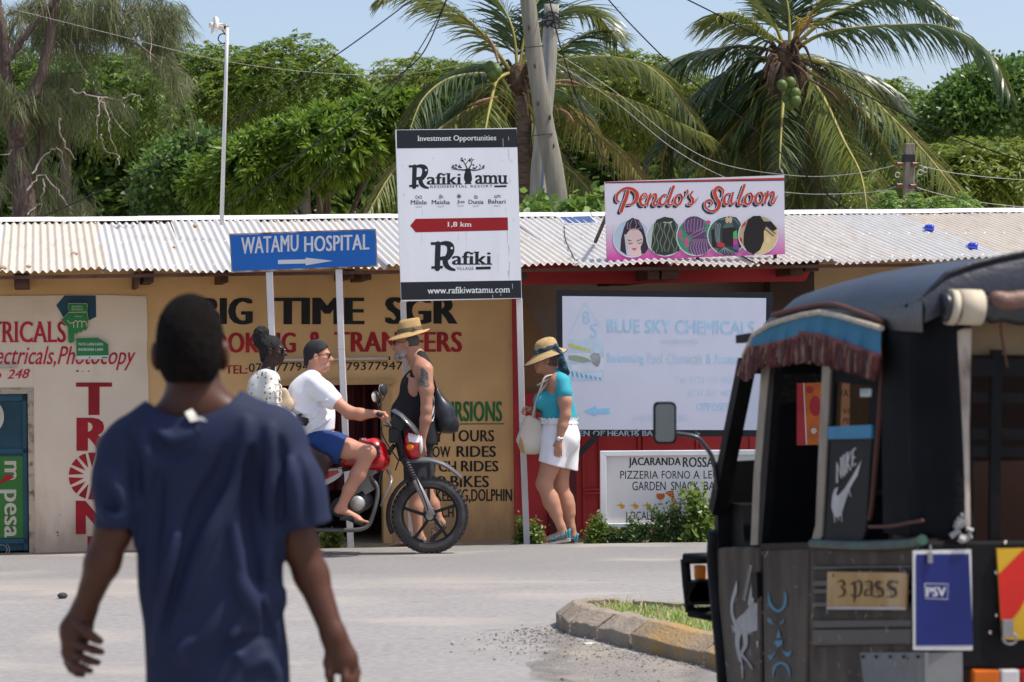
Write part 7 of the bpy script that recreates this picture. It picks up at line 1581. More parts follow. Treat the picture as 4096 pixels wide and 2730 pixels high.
B.chain([q(500,425,.185),q(610,520,.245),q(700,605,.29)],[.060,.056,.044],.03);B.chain([q(700,605,.29),q(770,615,.31),q(850,608,.325)],[.044,.042,.029],.02);hand(B,q(848,606,.325),(.97,.0,.05),(.15,0,-1),.98,(.9,1.0,1.05,1.1),.8,True)
for s in (-1,1):
    B.chain([q(520,790,s*.10),q(690,825,s*.18),q(820,850,s*.215)],[.092,.080,.060],.03);B.chain([q(820,850,s*.215),q(755,985,s*.21),q(700,1080,s*.205),q(655,1180,s*.205)],[.058,.060,.048,.036],.025)
    B.cap(q(655,1185,s*.205),q(632,1215,s*.205),.038,.036,.02);B.cap(q(640,1205,s*.205),q(755,1262,s*.22),.036,.026,.02);B.cap(q(720,1255,s*.22),q(778,1278,s*.225),.026,.02,.02)
    for k in range(5): B.cap(q(760,1270,s*(.200+.012*k)),q(797-5*k*s*-1*s,1284,s*(.200+.012*k)),.011,.0095,.005)
B.build('body',skin('sunburnt skin',(.50,.235,.15)),rd,.0058)
c_=SDF();c_.ell(qr(-.012,0,.042),(.105,.086,.098),Ar,.02);c_.cap(qr(-.085,0,.02),qr(-.105,0,-.09),.055,.030,.03,1,(Ar[:,0],.5));c_.cut(qr(.05,0,.055),Ar @ np.array((.62,0,-.78)));c_.disp=wrinkle(.003,60,17);c_.build('cap',mat('faded black cap',(.016,.016,.018),.8,var=.3,scale=12,dirt=(.05,.05,.052),dscale=14,damt=.35),rd,.0055)
st=SDF();st.ell(qr(.035,.0,-.068),(.058,.064,.050),Ar,.02);st.cut(qr(.015,0,0),Ar @ np.array((-1,0,.3)));st.build('stubble',mat('grey stubble',(.36,.205,.15),.9,var=.2,scale=40),rd,.0055)
glasses(rd,qr,Ar)
T=SDF();T.cap(q(462,412,-.11),q(462,412,.11),.080,.080,.05)
for s in (-1,1): T.cap(q(470,372,s*.05),q(480,410,s*.13),.055,.062,.05)
T;T.ell(q(436,495),(.152,.20,.175),None,.05);T.ell(q(472,625),(.150,.19,.155),None,.07);T.cap(q(380,560),q(440,730),.11,.105,.06,1,(Yv,1.35));T.cap(q(520,560),q(540,690),.10,.085,.06,1,(Yv,1.6))
for s in (-1,1): T.chain([q(497,425,s*.178),q(545,470,s*.212),q(594,515,s*.242)],[.079,.078,.078],.03)
T.ell(q(500,315),(.060,.072,.062),None,.012,-1);T.cut(q(480,745),unit(np.array((.32,0,-1))))
T.disp=wrinkle(.0045,36,71,(.5,0,-1));T0=SDF();T0.p=list(T.p)
for pts,r_,op in (([(430,700),(470,640),(520,560),(560,520)],.014,1),([(460,720),(510,650),(560,590)],.012,1),([(350,560),(420,600),(500,590)],.012,1),([(340,640),(400,660),(480,640)],.013,-1),([(500,690),(540,660),(580,630)],.012,1),([(480,560),(530,540),(570,545)],.010,-1)):
    Q_=[T0.surf(950+x/1.568,1270+y/1.568,Y4-.6,Y4+.1) for x,y in catmull(np.array(pts,float),4)];Q_=[p+np.array((0,-.002 if op>0 else -.004,0)) for p in Q_ if p is not None]
    if len(Q_)>2: T.poly(Q_,r_*(.3+.8*np.sin(np.linspace(.2,math.pi-.2,len(Q_)))),.018,op)
T.build('tee_shirt',mat('white tee cotton',(.82,.82,.84),.85,var=.02,bump=.08,bscale=200),rd,.0058)
S=SDF();S.ell(q(505,772),(.150,.185,.12),None,.05)
for s in (-1,1): S.chain([q(520,790,s*.10),q(600,810,s*.15),q(690,826,s*.185)],[.108,.108,.100],.04)
for s in (-1,1): S.cap(q(560,860,s*.15),q(640,850,s*.18),.07,.075,.05)
S.cut(q(672,815),unit(np.array((1,0,-.35))));S.cut(q(500,705),(-.3,0,1));S.disp=wrinkle(.0055,40,81,(1,0,-.2));S.build('shorts',mat('royal blue shorts',(.010,.042,.16),.75,var=.1,bump=.08,bscale=200),rd,.006)
for s in (-1,1):
    b=MB();h0,t0=q(598,1218,s*.205),q(800,1298,s*.225);d=unit(t0-h0);sd=np.cross(d,(0,0,1));L_=np.linalg.norm(t0-h0);up_=np.cross(sd,d)
    P=[h0+d*t*L_+sd*.045*o for t,o in ((0,.5),(.1,.85),(.4,.75),(.75,1.05),(.93,.8),(1,.35))];P += [h0+d*t*L_-sd*.045*o for t,o in ((1,.35),(.93,.8),(.75,1.05),(.4,.75),(.1,.85),(0,.5))]
    b.prism(P,-up_*.022);fp=b.build('flip_flop',mat('black foam sole',(.02,.02,.022),.85),rd,bevel=.005)
    b=MB();tp=h0+d*.78*L_;b.tube(catmull([tp,tp+up_*.035-d*.03+sd*.02,h0+d*.42*L_+sd*.042],4),.007,6);b.tube(catmull([tp,tp+up_*.035-d*.03-sd*.02,h0+d*.42*L_-sd*.042],4),.007,6);b.build('toe_strap',M_bp,fp)

# ------------------------------------------------------------------ pillion passenger
pp=thing('person',(*q(200,1480)[:2],0),'pillion passenger with a high black hair bun and cream dotted blouse','person')
B=SDF();Ap=axes((1,-.10,-.05));hp=q(222,212);qp=head(B,hp,Ap,.93,1.1,.9)
B.chain([q(205,260),q(185,345)],[.048,.055],.03);B.cap(q(185,375,-.11),q(185,375,.11),.058,.058,.05);B.ell(q(165,460),(.10,.14,.15),None,.05);B.ell(q(180,620),(.10,.13,.13),None,.06);B.ell(q(230,775),(.13,.16,.11),None,.06)
for s in (-1,1):
    B.chain([q(212,385,s*.15),q(205,480,s*.20),q(205,570,s*.225)],[.050,.045,.037],.03);B.chain([q(205,570,s*.225),q(280,615,s*.225),q(350,640,s*.22)],[.037,.035,.025],.02)
    hand(B,q(350,641,s*.22),(.93,-s*.25,-.22),(.1,-s,-.1),.92,(.35,.4,.45,.5),.4,s>0,.023)
    B.chain([q(270,800,s*.10),q(420,855,s*.19),q(545,900,s*.24)],[.09,.078,.058],.03);B.chain([q(545,900,s*.24),q(500,1020,s*.235),q(440,1170,s*.235)],[.055,.052,.033],.025);B.cap(q(440,1175,s*.235),q(545,1225,s*.25),.034,.024,.02)
B.build('body',skin('very dark brown skin',(.040,.020,.015),.42),pp,.0058)
H=SDF();H.ell(qp(-.018,0,.035),np.array((.100,.082,.094))*.95,Ap,.02);H.cut(qp(.045,0,.045),Ap @ np.array((.75,0,-.66)));H.cap(qp(-.07,0,.01),qp(-.075,0,-.075),.04,.03,.03);H.ell(q(152,92),(.060,.060,.050),None,.03);H.ell(q(142,128),(.055,.055,.05),None,.03);H.cap(q(128,160),q(150,150),.035,.04,.03);H.disp=wrinkle(.0035,130,3,(1,0,.5));H.build('hair',mat('black braided hair',(.011,.010,.010),.6,bump=.8,bscale=160,var=.3,scale=40),pp,.0055)
glasses(pp,qp,Ap,.93)
mdot=bpy.data.materials.new('cream cotton with brown dots');mdot.use_nodes=True;n_=mdot.node_tree.nodes;l_=mdot.node_tree.links
tcx=n_.new('ShaderNodeTexCoord');vo=n_.new('ShaderNodeTexVoronoi');vo.inputs['Scale'].default_value=26;vo.inputs['Randomness'].default_value=.55;mr=n_.new('ShaderNodeMapRange');mr.inputs['From Min'].default_value=.21;mr.inputs['From Max'].default_value=.27
mxx=n_.new('ShaderNodeMix');mxx.data_type='RGBA';rg=[i for i in mxx.inputs if i.type == 'RGBA'];rg[0].default_value=(.22,.14,.05,1);rg[1].default_value=(.70,.68,.61,1)
l_.new(tcx.outputs['Object'],vo.inputs['Vector']);l_.new(vo.outputs['Distance'],mr.inputs[0]);l_.new(mr.outputs[0],mxx.inputs['Factor']);l_.new([o for o in mxx.outputs if o.type == 'RGBA'][0],n_['Principled BSDF'].inputs['Base Color']);n_['Principled BSDF'].inputs['Roughness'].default_value=.85
T=SDF();T.cap(q(180,378,-.10),q(180,378,.10),.068,.068,.05);T.ell(q(160,465),(.125,.165,.165),None,.05);T.ell(q(170,620),(.125,.16,.16),None,.06);T.ell(q(190,740),(.14,.17,.11),None,.06)
for s in (-1,1): T.chain([q(212,388,s*.145),q(208,480,s*.20),q(208,568,s*.225)],[.068,.062,.056],.03);T.chain([q(208,568,s*.225),q(280,612,s*.225),q(335,634,s*.22)],[.056,.052,.048],.03)
T.ell(q(225,300),(.05,.07,.075),None,.012,-1);T.disp=wrinkle(.0045,40,91,(.3,0,1));T.build('blouse',mdot,pp,.0058)
S=SDF();S.ell(q(225,790),(.145,.175,.11),None,.05)
for s in (-1,1): S.cap(q(270,800,s*.10),q(380,840,s*.17),.105,.095,.04)
S.cut(q(385,840),unit(np.array((1,0,-.3))));S.disp=wrinkle(.004,40,95);S.build('skirt',mat('dark brown skirt',(.03,.018,.015),.85),pp,.0075)
b=MB()
for k in range(3): b.tube([q(258,440+k*40,-.275)+np.array((.022*math.cos(t),.01*math.sin(t),.026*math.sin(t))) for t in np.linspace(0,6.28,14)],.0055,6)
b.build('bracelet',mat('pearl bead',(.62,.58,.5),.4),pp)
for s in (-1,1):
    c=SDF();c.cap(q(425,1200,s*.235),q(560,1245,s*.25),.03,.034,.02,1,((0,0,1),.6));c.build('sandal',mat('black rubber sandal',(.02,.02,.02),.7),pp,.0075)
hbg=thing('handbag',q(295,520,-.17),'small beige handbag tucked between the two motorcycle riders','bag')
S=SDF();S.cap(q(290,470,-.20),q(312,545,-.19),.035,.05,.03,1,(Yv,.6));S.cap(q(275,540,-.19),q(320,545,-.19),.036,.036,.03,1,(Yv,.8));S.build('bag_body',mat('beige leather',(.55,.42,.28),.6,var=.08),hbg,.006)
b=MB();b.tube(catmull([q(288,460,-.20),q(262,400,-.18),q(230,350,-.15)],5),.006,6);b.build('strap',mat('dark strap',(.06,.035,.02),.6),hbg)
# ------------------------------------------------------------------ three wheeler taxi
A0=at(3690,1500,7.0);A0=np.array((A0[0],A0[1],0.0));_b=at(2860,1500,9.2);FW=unit(np.array((_b[0]-A0[0],_b[1]-A0[1],0)));RT=np.array((FW[1],-FW[0],0))
SP=Plane(A0,-RT);RP2=Plane(A0,-FW);WID=1.28
V_=lambda a,b,z: A0+FW*a+RT*b+np.array((0,0,z))
def loc_(p): d=p-A0;return float(d @ FW),float(d @ RT),float(p[2])
tk=thing('three_wheeler',A0+RT*.6+FW*1.0,'black three wheeled taxi with blue fringed awning parked at the right, seen from behind','auto rickshaw')
M_canv=mat('black canvas hood',(.011,.0112,.0125),.85,var=.2,scale=4,bump=.25,bscale=60,spec=.08,dirt=(.022,.022,.024),dscale=3,damt=.3)
M_roofc=mat('blue black vinyl roof',(.015,.0175,.024),.40,var=.15,scale=3,bump=.15,bscale=40,spec=.5,dirt=(.042,.046,.055),dscale=2.4,damt=.35)
M_body=mat('dusty grey brown bodywork',(.066,.050,.038),.65,var=.18,scale=5,dirt=(.030,.023,.018),dscale=3.2,damt=.42,spec=.18);base_grime(M_body,.25,1.15,(.17,.13,.095),.6,5.0);M_bk=mat('black bodywork',(.009,.009,.009),.6,var=.2,scale=6,dirt=(.026,.022,.018),dscale=5,damt=.3,spec=.15)
M_beige=mat('beige pillar tape',(.30,.25,.19),.7,var=.12,scale=12);M_brown=mat('rust brown piping',(.10,.035,.022),.7)
def side(name,pts,m,out=0.0,th=.02,parent=None,bevel=0,mirror=False):
    b=MB();b.prism([SP.hit(x,y,out) for x,y in pts],RT*th)
    if mirror: b2=MB();b2.prism([SP.hit(x,y,0)+RT*WID for x,y in pts],-RT*th);b2.build(name,m,parent or tk)
    return b.build(name,m,parent or tk,bevel=bevel)
def stroke3(name,pts,r,m,out=.004,parent=None,n=6):
    b=MB();b.tube(catmull([SP.hit(x,y,out) for x,y in pts],6),r,n);return b.build(name,m,parent or tk,smooth=True)
# lower body
cow=side('front_cowl',[(2856,2192),(2900,2189),(3034,2187),(3040,2300),(3044,2780),(2912,2800),(2884,2520),(2866,2330)],M_body,.0,.05,bevel=.012)
dr_=side('front_door',[(3046,2192),(3236,2184),(3232,2420),(3222,2800),(3056,2800),(3050,2400)],M_body,.006,.04,bevel=.012)
side('door_top_rail',[(3042,2176),(3240,2170),(3240,2192),(3044,2198)],M_bk,.012,.05)
qt=side('rear_quarter',[(3242,2176),(3640,2158),(3700,2156),(3700,2790),(3420,2800),(3240,2800)],M_body,.0,.04)
for y0,y1 in ((2262,2275),(2318,2342),(2352,2372),(2405,2425),(2478,2510),(2515,2580)):
    side('rib',[(3250,y0+4),(3645,y0),(3645,y1),(3250,y1+4)],mat('dark rib paint',(.018,.019,.021),.4,dirt=(.05,.045,.04),dscale=6,damt=.3),.012,.012,qt,.004)
b=MB();b.tube(catmull([SP.hit(3250,2176,.012),SP.hit(3450,2184,.012),SP.hit(3640,2176,.014),SP.hit(3690,2160,.02)],6),[.016]*19,8);b.build('green_piping',mat('worn green piping',(.03,.10,.06),.5,dirt=(.05,.045,.04),dscale=9,damt=.5),qt)
# interior solids
b=MB()
b.prism([V_(-.0,.03,.30),V_(2.1,.10,.30),V_(2.1,WID-.1,.30),V_(0,WID-.03,.30)],(0,0,.05));b.build('floor',M_bk,tk)
z_b=SP.hit(3690,2160)[2]
b=MB();b.prism([V_(.05,WID,.35),V_(2.2,WID,.35),V_(2.2,WID,.80),V_(1.2,WID,.84),V_(.05,WID,z_b)],-RT*.04);b.build('far_side_panel',M_bk,tk)
b=MB();b.prism([V_(.55,.06,.4),V_(.55,WID-.06,.4),V_(.55,WID-.06,.80),V_(.55,.06,.80)],FW*.45);b.prism([V_(.42,.06,.7),V_(.42,WID-.06,.7),V_(.30,WID-.06,1.22),V_(.30,.06,1.22)],FW*.12);b.build('passenger_seat',mat('brown vinyl seat',(.10,.045,.028),.5),tk,bevel=.03)
b=MB();b.prism([V_(1.35,.42,.4),V_(1.35,WID-.42,.4),V_(1.35,WID-.42,.74),V_(1.35,.42,.74)],FW*.35);b.prism([V_(1.30,.40,.74),V_(1.30,WID-.40,.74),V_(1.24,WID-.40,1.12),V_(1.24,.40,1.12)],FW*.07);b.build('driver_seat',mat('black vinyl',(.02,.02,.021),.5),tk,bevel=.03)
# front wall, dashboard, windscreen
af=loc_(SP.hit(2870,2100))[0];at_=loc_(SP.hit(2968,1470))[0];zt=SP.hit(2968,1470)[2];zm=float(Plane(V_(af,0,zc),-FW).hit(3000,1815)[2]);zc=SP.hit(2870,2150)[2]
b=MB();b.prism([V_(af,.0,.35),V_(af,WID,.35),V_(af-.01,WID,zm),V_(af-.01,0,zm-.03)],FW*.05);b.prism([V_(af-.2,.05,zc-.05),V_(af-.2,WID-.05,zc-.05),V_(af-.16,WID-.05,zc+.13),V_(af-.16,.05,zc+.13)],FW*.2);b.build('dashboard',M_bk,tk)
b=MB();b.tube([V_(af-.28,.30,1.0),V_(af-.30,.64,1.03),V_(af-.28,.98,1.0)],.014,8);b.tube([V_(af-.29,.64,1.02),V_(af-.05,.64,.55)],.02,8);b.build('handlebar',M_bp,tk)
b=MB();b.bar(V_(af,.0,zc+.1),V_(at_,.02,zt+.02),.055);b.bar(V_(af,WID,zc+.1),V_(at_,WID-.02,zt+.02),.055);b.bar(V_(at_,0,zt+.0),V_(at_,WID,zt+.0),.05);b.bar(V_(af,.64,zc+.1),V_(at_,.64,zt),.02);b.build('windscreen_frame',M_bk,tk)
mg_=bpy.data.materials.new('clear glass');mg_.use_nodes=True;n_=mg_.node_tree.nodes;l_=mg_.node_tree.links;tr=n_.new('ShaderNodeBsdfTransparent');tr.inputs[0].default_value=(.86,.9,.93,1);gs=n_.new('ShaderNodeBsdfGlossy');gs.inputs['Roughness'].default_value=.03;mx_=n_.new('ShaderNodeMixShader');mx_.inputs[0].default_value=.07;l_.new(tr.outputs[0],mx_.inputs[1]);l_.new(gs.outputs[0],mx_.inputs[2]);l_.new(mx_.outputs[0],n_['Material Output'].inputs[0])
b=MB();b.poly([V_(af,.02,zm-.03),V_(af,WID-.02,zm),V_(at_,WID-.02,zt-.02),V_(at_,.02,zt-.02)]);b.build('windscreen',mg_,tk)
b=MB();c=V_(af-.35,.42,.95);b.lathe([(0,.02),(.045,.015),(.05,0),(.045,-.012),(0,-.015)],SP.hit(3005,2095,-.25),(0,-1,0),18);b.build('inner_mirror',mat('mirror glass',(.45,.43,.38),.1,metal=.6),tk)
# added black panels, cut to make the view through the cab read dark
FPl=Plane(V_(1.95,0,0),-FW)
for pts in ([(3064,1440),(3188,1440),(3186,2190),(3044,2190)],[(3188,1440),(3620,1440),(3620,1528),(3188,1532)],[(3188,1782),(3620,1776),(3620,2190),(3186,2190)],[(3402,1528),(3620,1528),(3620,1776),(3402,1780)]):
    b=MB();b.prism([FPl.hit(x,y) for x,y in pts],FW*.01);b.build('black_fill_panel',M_canv,tk)
b=MB();b.prism([V_(1.26,.34,.7),V_(1.26,WID-.05,.7),V_(1.24,WID-.05,1.60),V_(1.24,.34,1.60)],FW*.015);b.build('dark_backing_board',mat('dark brown inner panel',(.040,.022,.015),.8),tk)  # added board that keeps the rear opening dark
# pillars
side('pillar',[(3046,1455),(3078,1450),(3040,1900),(3030,2180),(3002,2182),(3014,1900)],M_beige,.008,.035,mirror=True)
side('pillar',[(3290,1440),(3322,1440),(3302,1850),(3286,2150),(3262,2172),(3244,2174),(3262,2100),(3272,1850)],M_beige,.010,.035)
side('pillar_edge',[(3078,1450),(3100,1448),(3060,2000),(3045,2178),(3030,2180),(3040,1900)],M_bk,.004,.03)
side('pillar_edge',[(3322,1440),(3336,1440),(3320,1850),(3302,2160),(3286,2160),(3302,1850)],M_bk,.004,.03)
b=MB();p0=loc_(SP.hit(3300,1450));b.bar(V_(p0[0],WID-.02,.4),V_(p0[0],WID-.02,1.66),.04);b.bar(V_(.06,WID-.02,.4),V_(.06,WID-.02,1.66),.05);b.bar(V_(2.0,WID-.02,1.62),V_(.0,WID-.02,1.66),.04);b.bar(V_(2.0,.03,1.60),V_(.0,.03,1.66),.03);b.build('frame_tube',M_bk,tk)
# side window panel: clear part, blue strip, canvas below with painted swoosh
pn=side('side_window',[(3334,1440),(3500,1440),(3498,1545),(3340,1530)],M_canv,0,.01)
side('window_border',[(3486,1440),(3520,1440),(3500,1720),(3470,1720)],M_canv,.002,.012,pn)
b=MB();b.poly([SP.hit(x,y,-.004) for x,y in ((3330,1528),(3480,1532),(3478,1706),(3322,1706))]);b.build('clear_film',mg_,pn)
side('blue_strip',[(3312,1708),(3486,1700),(3484,1754),(3310,1758)],mat('bright blue tape',(.014,.20,.36),.5,var=.12),.010,.008,pn)
cp=side('canvas_panel',[(3304,1756),(3486,1752),(3462,2120),(3450,2160),(3290,2170)],mat('dark side curtain',(.017,.015,.013),.85,var=.2,scale=5),.004,.01)
z=zoomer(2600,1000,1.307)
M_ch=mat('chalky white stencil',(.52,.50,.46),.8,var=.12,scale=14)
b=MB();px_poly(b,z([(1105,1100),(1085,1180),(1062,1215),(1040,1260),(1020,1320),(1000,1385),(985,1402),(962,1390),(948,1345),(952,1290),(965,1250),(985,1240),(972,1280),(985,1285),(1020,1245),(1060,1180)]),SP,.0065);b.build('tick_stencil',M_ch,cp)
b=MB()
for pts,w in (([(978,1215),(978,1110),(1000,1195),(1000,1088)],11),([(1014,1180),(1014,1075)],12),([(1028,1165),(1030,1062)],10),([(1046,1058),(1032,1115),(1048,1150)],9),([(1072,1040),(1060,1050),(1056,1135),(1074,1120)],10),([(1058,1092),(1070,1085)],8)):
    px_stroke(b,z(pts),w/1.307,SP,.0065,curve=False)
for pts in ([(965,1390),(966,1425)],[(985,1395),(984,1415)],[(1000,1375),(1003,1420)],[(1040,1255),(1050,1290)]): px_stroke(b,z(pts),[5,3],SP,.0068)
b.build('stencil_lettering',M_ch,cp)
side('sticker',[(3440,1556),(3486,1556),(3484,1588),(3440,1588)],mat('pale sticker',(.40,.42,.42),.6,var=.4,scale=50),.006,.002,pn)
# rear canvas quarter: side face wrapping round the corner into the back
b=MB();V=[]
prof=[(3525,1300),(3560,1290),(3600,1288),(3640,1290)]
def canv_row(py_t,py_b,n=14):
    rows=[]
    return rows
aq=loc_(SP.hit(3536,1600))[0];zt0=SP.hit(3560,1285)[2];zb0=z_b
ks=np.linspace(0,1,17)
path=[(aq,0),(aq*.75,-.004),(aq*.5,.002),(aq*.28,-.002),(.10,.0),(.05,.012),(.02,.035),(.0,.07),(-.004,.11),(.01,.15)]
path=catmull(np.array(path),4)
for i,(a,bb) in enumerate(path):
    for k in ks:
        zz=zb0+(zt0+(1.70-zt0)*(1-a/aq) ** .7-zb0)*k;wv=.007*math.sin(i*.55+k*2.2)*math.sin(k*3.0+.2) if i>3 else 0
        V.append(V_(a+(wv if bb>.03 else 0),bb+(wv if bb <= .03 else 0)*.8+(.0 if bb>.03 else 0),zz))
n=len(ks);b.add(V,[(i*n+j,i*n+j+1,(i+1)*n+j+1,(i+1)*n+j) for i in range(len(path)-1) for j in range(n-1)]);o=b.build('rear_canvas',M_canv,tk,smooth=True);o.modifiers.new('solid','SOLIDIFY').thickness=.008
stroke3('piping',[(3541,1290),(3528,1500),(3510,1750),(3490,2000),(3478,2080)],.008,M_brown,.006)
stroke3('piping',[(3478,2108),(3560,2106),(3640,2092),(3690,2084)],.006,M_brown,.010)
# roof
st_=[(2955,1440),(2990,1395),(3030,1328),(3097,1256),(3200,1226),(3320,1216),(3440,1212),(3560,1205),(3640,1190),(3690,1168)]
st_=catmull(np.array(st_,float),3);b=MB();V=[];nb_=17
for i,(x,y) in enumerate(st_):
    a,_,z0=loc_(SP.hit(x,y));t=i/(len(st_)-1);h=.06+.075*min(1,t*2.0)
    for k in range(nb_):
        u=k/(nb_-1);e=math.sin(math.pi*u) ** .62
        V.append(V_(a,u*WID,z0+h*e-.03*(1 if k in (0,nb_-1) else 0)))
n=nb_;b.add(V,[(i*n+j,i*n+j+1,(i+1)*n+j+1,(i+1)*n+j) for i in range(len(st_)-1) for j in range(n-1)]);rf=b.build('roof',M_roofc,tk,smooth=True);rf.modifiers.new('solid','SOLIDIFY').thickness=.012
V=[]
b=MB()          # side skirt of the roof above the awning
ptsU=[(3030,1330),(3097,1258),(3200,1228),(3320,1217),(3440,1214),(3560,1207),(3690,1170)];ptsL=[(3030,1345),(3097,1296),(3200,1268),(3320,1256),(3440,1292),(3560,1320),(3690,1330)]
for (x0,y0),(x1,y1) in zip(catmull(np.array(ptsU,float),4),catmull(np.array(ptsL,float),4)): V += [SP.hit(x0,y0,.0),SP.hit((x0+x1)/2,(y0+y1)/2,.016),SP.hit(x1,y1,.012)]
b.add(V,[(3*i+j,3*i+3+j,3*i+4+j,3*i+1+j) for i in range(len(V) // 3-1) for j in (0,1)]);b.build('roof_skirt',M_roofc,rf,smooth=True)
stroke3('roof_piping',[(3090,1262),(3200,1234),(3320,1218),(3420,1246),(3535,1290)],.009,M_brown,.022,rf)
# back: rear roof hem, roll, straps
b=MB();V=[]
for k in range(20):
    u=k/19;e=math.sin(math.pi*u) ** .62;z0=SP.hit(3690,1168)[2]
    V += [V_(0,u*WID,z0+.135*e-.005),V_(-.03,u*WID,z0+.135*e-.05),V_(-.02,u*WID,z0+.09*e-.09)]
b.add(V,[(3*i+j,3*i+3+j,3*i+4+j,3*i+1+j) for i in range(19) for j in (0,1)]);b.build('rear_hem',M_roofc,rf,smooth=True)
rl=MB();P=[RP2.hit(x,y,.04) for x,y in ((3770,1232),(3850,1226),(3930,1232),(4010,1240),(4200,1248),(4500,1250))];P=catmull(P,6)
rl.tube(P,[.040+.004*math.sin(i*1.3) for i in range(len(P))],14);ro=rl.build('rolled_curtain',mat('rolled black vinyl',(.024,.025,.028),.35,var=.3,spec=.5),tk,smooth=True)
rl=MB();P=catmull([RP2.hit(x,y,.065) for x,y in ((3960,1192),(4020,1208),(4100,1200),(4300,1190))],6);rl.tube(P,[.016,.02,.026,.028,.03,.03,.03,.03,.03,.03,.03,.03,.03,.03,.03,.03,.03,.03,.03][:len(P)],10);rl.build('brown_cloth',mat('brown leather cloth',(.16,.085,.06),.5,var=.3,scale=10,bump=.4,bscale=30),ro,smooth=True)
for x0,x1 in ((3792,3820),(3830,3922)):
    b=MB();c0,c1=RP2.hit(x0,1228,.04),RP2.hit(x1,1232,.04);b.tube([c0,c0+(c1-c0)*.02,c1-(c1-c0)*.02,c1],[.047,.052,.052,.047],18);b.build('roll_strap',mat('cream strap',(.52,.45,.33),.7,var=.12,scale=14),ro,smooth=True)
b=MB();b.tube(catmull([RP2.hit(4004,1285,.06),RP2.hit(4006,1340,.03),RP2.hit(4030,1470,.02)],5),.004,5);b.build('string',M_brown,ro)
b=MB();b.prism([RP2.hit(x,y,-.05) for x,y in ((3850,1270),(4600,1270),(4600,1420),(3850,1420))],FW*.01);b.build('inner_lining',mat('tan lining',(.26,.18,.10),.85,var=.1),tk)
b=MB();b.prism([RP2.hit(x,y,.012) for x,y in ((3822,1320),(3890,1310),(3880,1700),(3884,2110),(3830,2120),(3812,1700))],FW*.02);ps_=b.build('rear_pillar',mat('soiled white pillar',(.42,.36,.29),.8,var=.2,scale=12,dirt=(.16,.12,.09),dscale=16,damt=.42,stretch=(1,1,.35)),tk,bevel=.006)
b=MB()
for k in range(12): 
    p=RP2.hit(3836+rnd.uniform(-8,40),2060+k*9,.03);b.tube([p,p+np.array((rnd.uniform(-.03,.03),0,rnd.uniform(-.03,.02)))],rnd.uniform(.006,.014),6)
b.build('latch',M_steel,ps_)
# rear opening bars, tailgate, lamps, plates
b=MB()
for y in (1470,1590,1735,1805): p,r_=RP2.hit(3860,y,-.03),RP2.hit(4800,y+10,-.03);b.bar(p,r_,.03 if y != 1470 else .05)
for x in (3985,4400): b.bar(RP2.hit(x,1400,-.02),RP2.hit(x-10,2170,-.02),.03)
b.build('rear_bar',M_bk,tk)
tg_=MB();tg_.prism([RP2.hit(x,y,.02) for x,y in ((3700,2168),(4900,2160),(4900,2670),(3700,2680))],FW*.03);tgo=tg_.build('tailgate',M_bk,tk,bevel=.008)
for x,y in ((4020,2170),(3984,2290),(3986,2462),(3960,2530)):
    b=MB();b.ell(RP2.hit(x,y,.024),.006,nu=8,nv=5);b.build('bolt',M_chr,tgo)
RF=Plane(A0-FW*.022,-FW)
b=MB();b.prism([RF.hit(x,y,.012) for x,y in ((3988,2196),(4500,2190),(4500,2556),(4012,2560))],FW*.01);rfp=b.build('reflector_plate',mat('yellow reflector',(.62,.36,.02),.4),tgo)
b=MB()
for k in range(2): o_=k*250;px_poly(b,[(3994+o_,2300),(4096+o_,2198),(4200+o_,2192),(4080+o_,2440),(4026+o_,2500),(4004+o_,2490)],RF,.015)
b.build('red_stripe',mat('red reflector',(.60,.02,.012),.4),rfp)
b=MB();b.box(RF.hit(4030,2515,.03),(.03,.02,.05));b.tube([RF.hit(4040,2555,.035)+np.array((.02*math.cos(t),0,.016*math.sin(t))) for t in np.linspace(0,6.28,16)],.004,6);b.build('lock',M_steel,tgo)
for x0,x1,c_ in ((3895,4000,(.62,.13,.01)),(4004,4080,(.6,.58,.55)),(4084,4200,(.40,.01,.01))):
    b=MB();b.prism([RF.hit(x,y,.03) for x,y in ((x0,2682),(x1,2680),(x1,2760),(x0,2762))],FW*.03);b.build('tail_lamp',mat('lamp lens %d' %x0,c_,.25),tk,bevel=.006)
plt_=MB();PPl=Plane(A0-FW*.04,-unit(FW+RT*-.15));plt_.prism([PPl.hit(x,y) for x,y in ((3652,2204),(3895,2198),(3912,2602),(3654,2600))],FW*.004);psv=plt_.build('licence_board',mat('white enamel board',(.62,.61,.58),.4,var=.05,dirt=(.25,.18,.13),dscale=10,damt=.25),tk)
b=MB();px_poly(b,[(3664,2218),(3876,2216),(3893,2582),(3664,2584)],PPl,.002);b.build('blue_field',mat('royal blue enamel',(.008,.016,.125),.4,var=.12,scale=5),psv)
z=zoomer(2700,2000,1.6856)
b=MB();px_stroke(b,z([(1684,566),(1840,568),(1838,670),(1690,664),(1684,566)]),2.4,PPl,.004,curve=False);put_text(b,'PSV',(*z([(1694,590)])[0],*z([(1826,650)])[0]),PPl,.004,bold=.035,slab=.05);b.build('white_print',mat('white enamel print',(.6,.6,.62),.5),psv)
b=MB();b.box(PPl.hit(3720,2232,.008),(.014,.01,.03));b.tube([PPl.hit(3720,2232,.012),PPl.hit(3722,2180,.01)],.003,5);b.build('wire_tie',M_steel,psv)
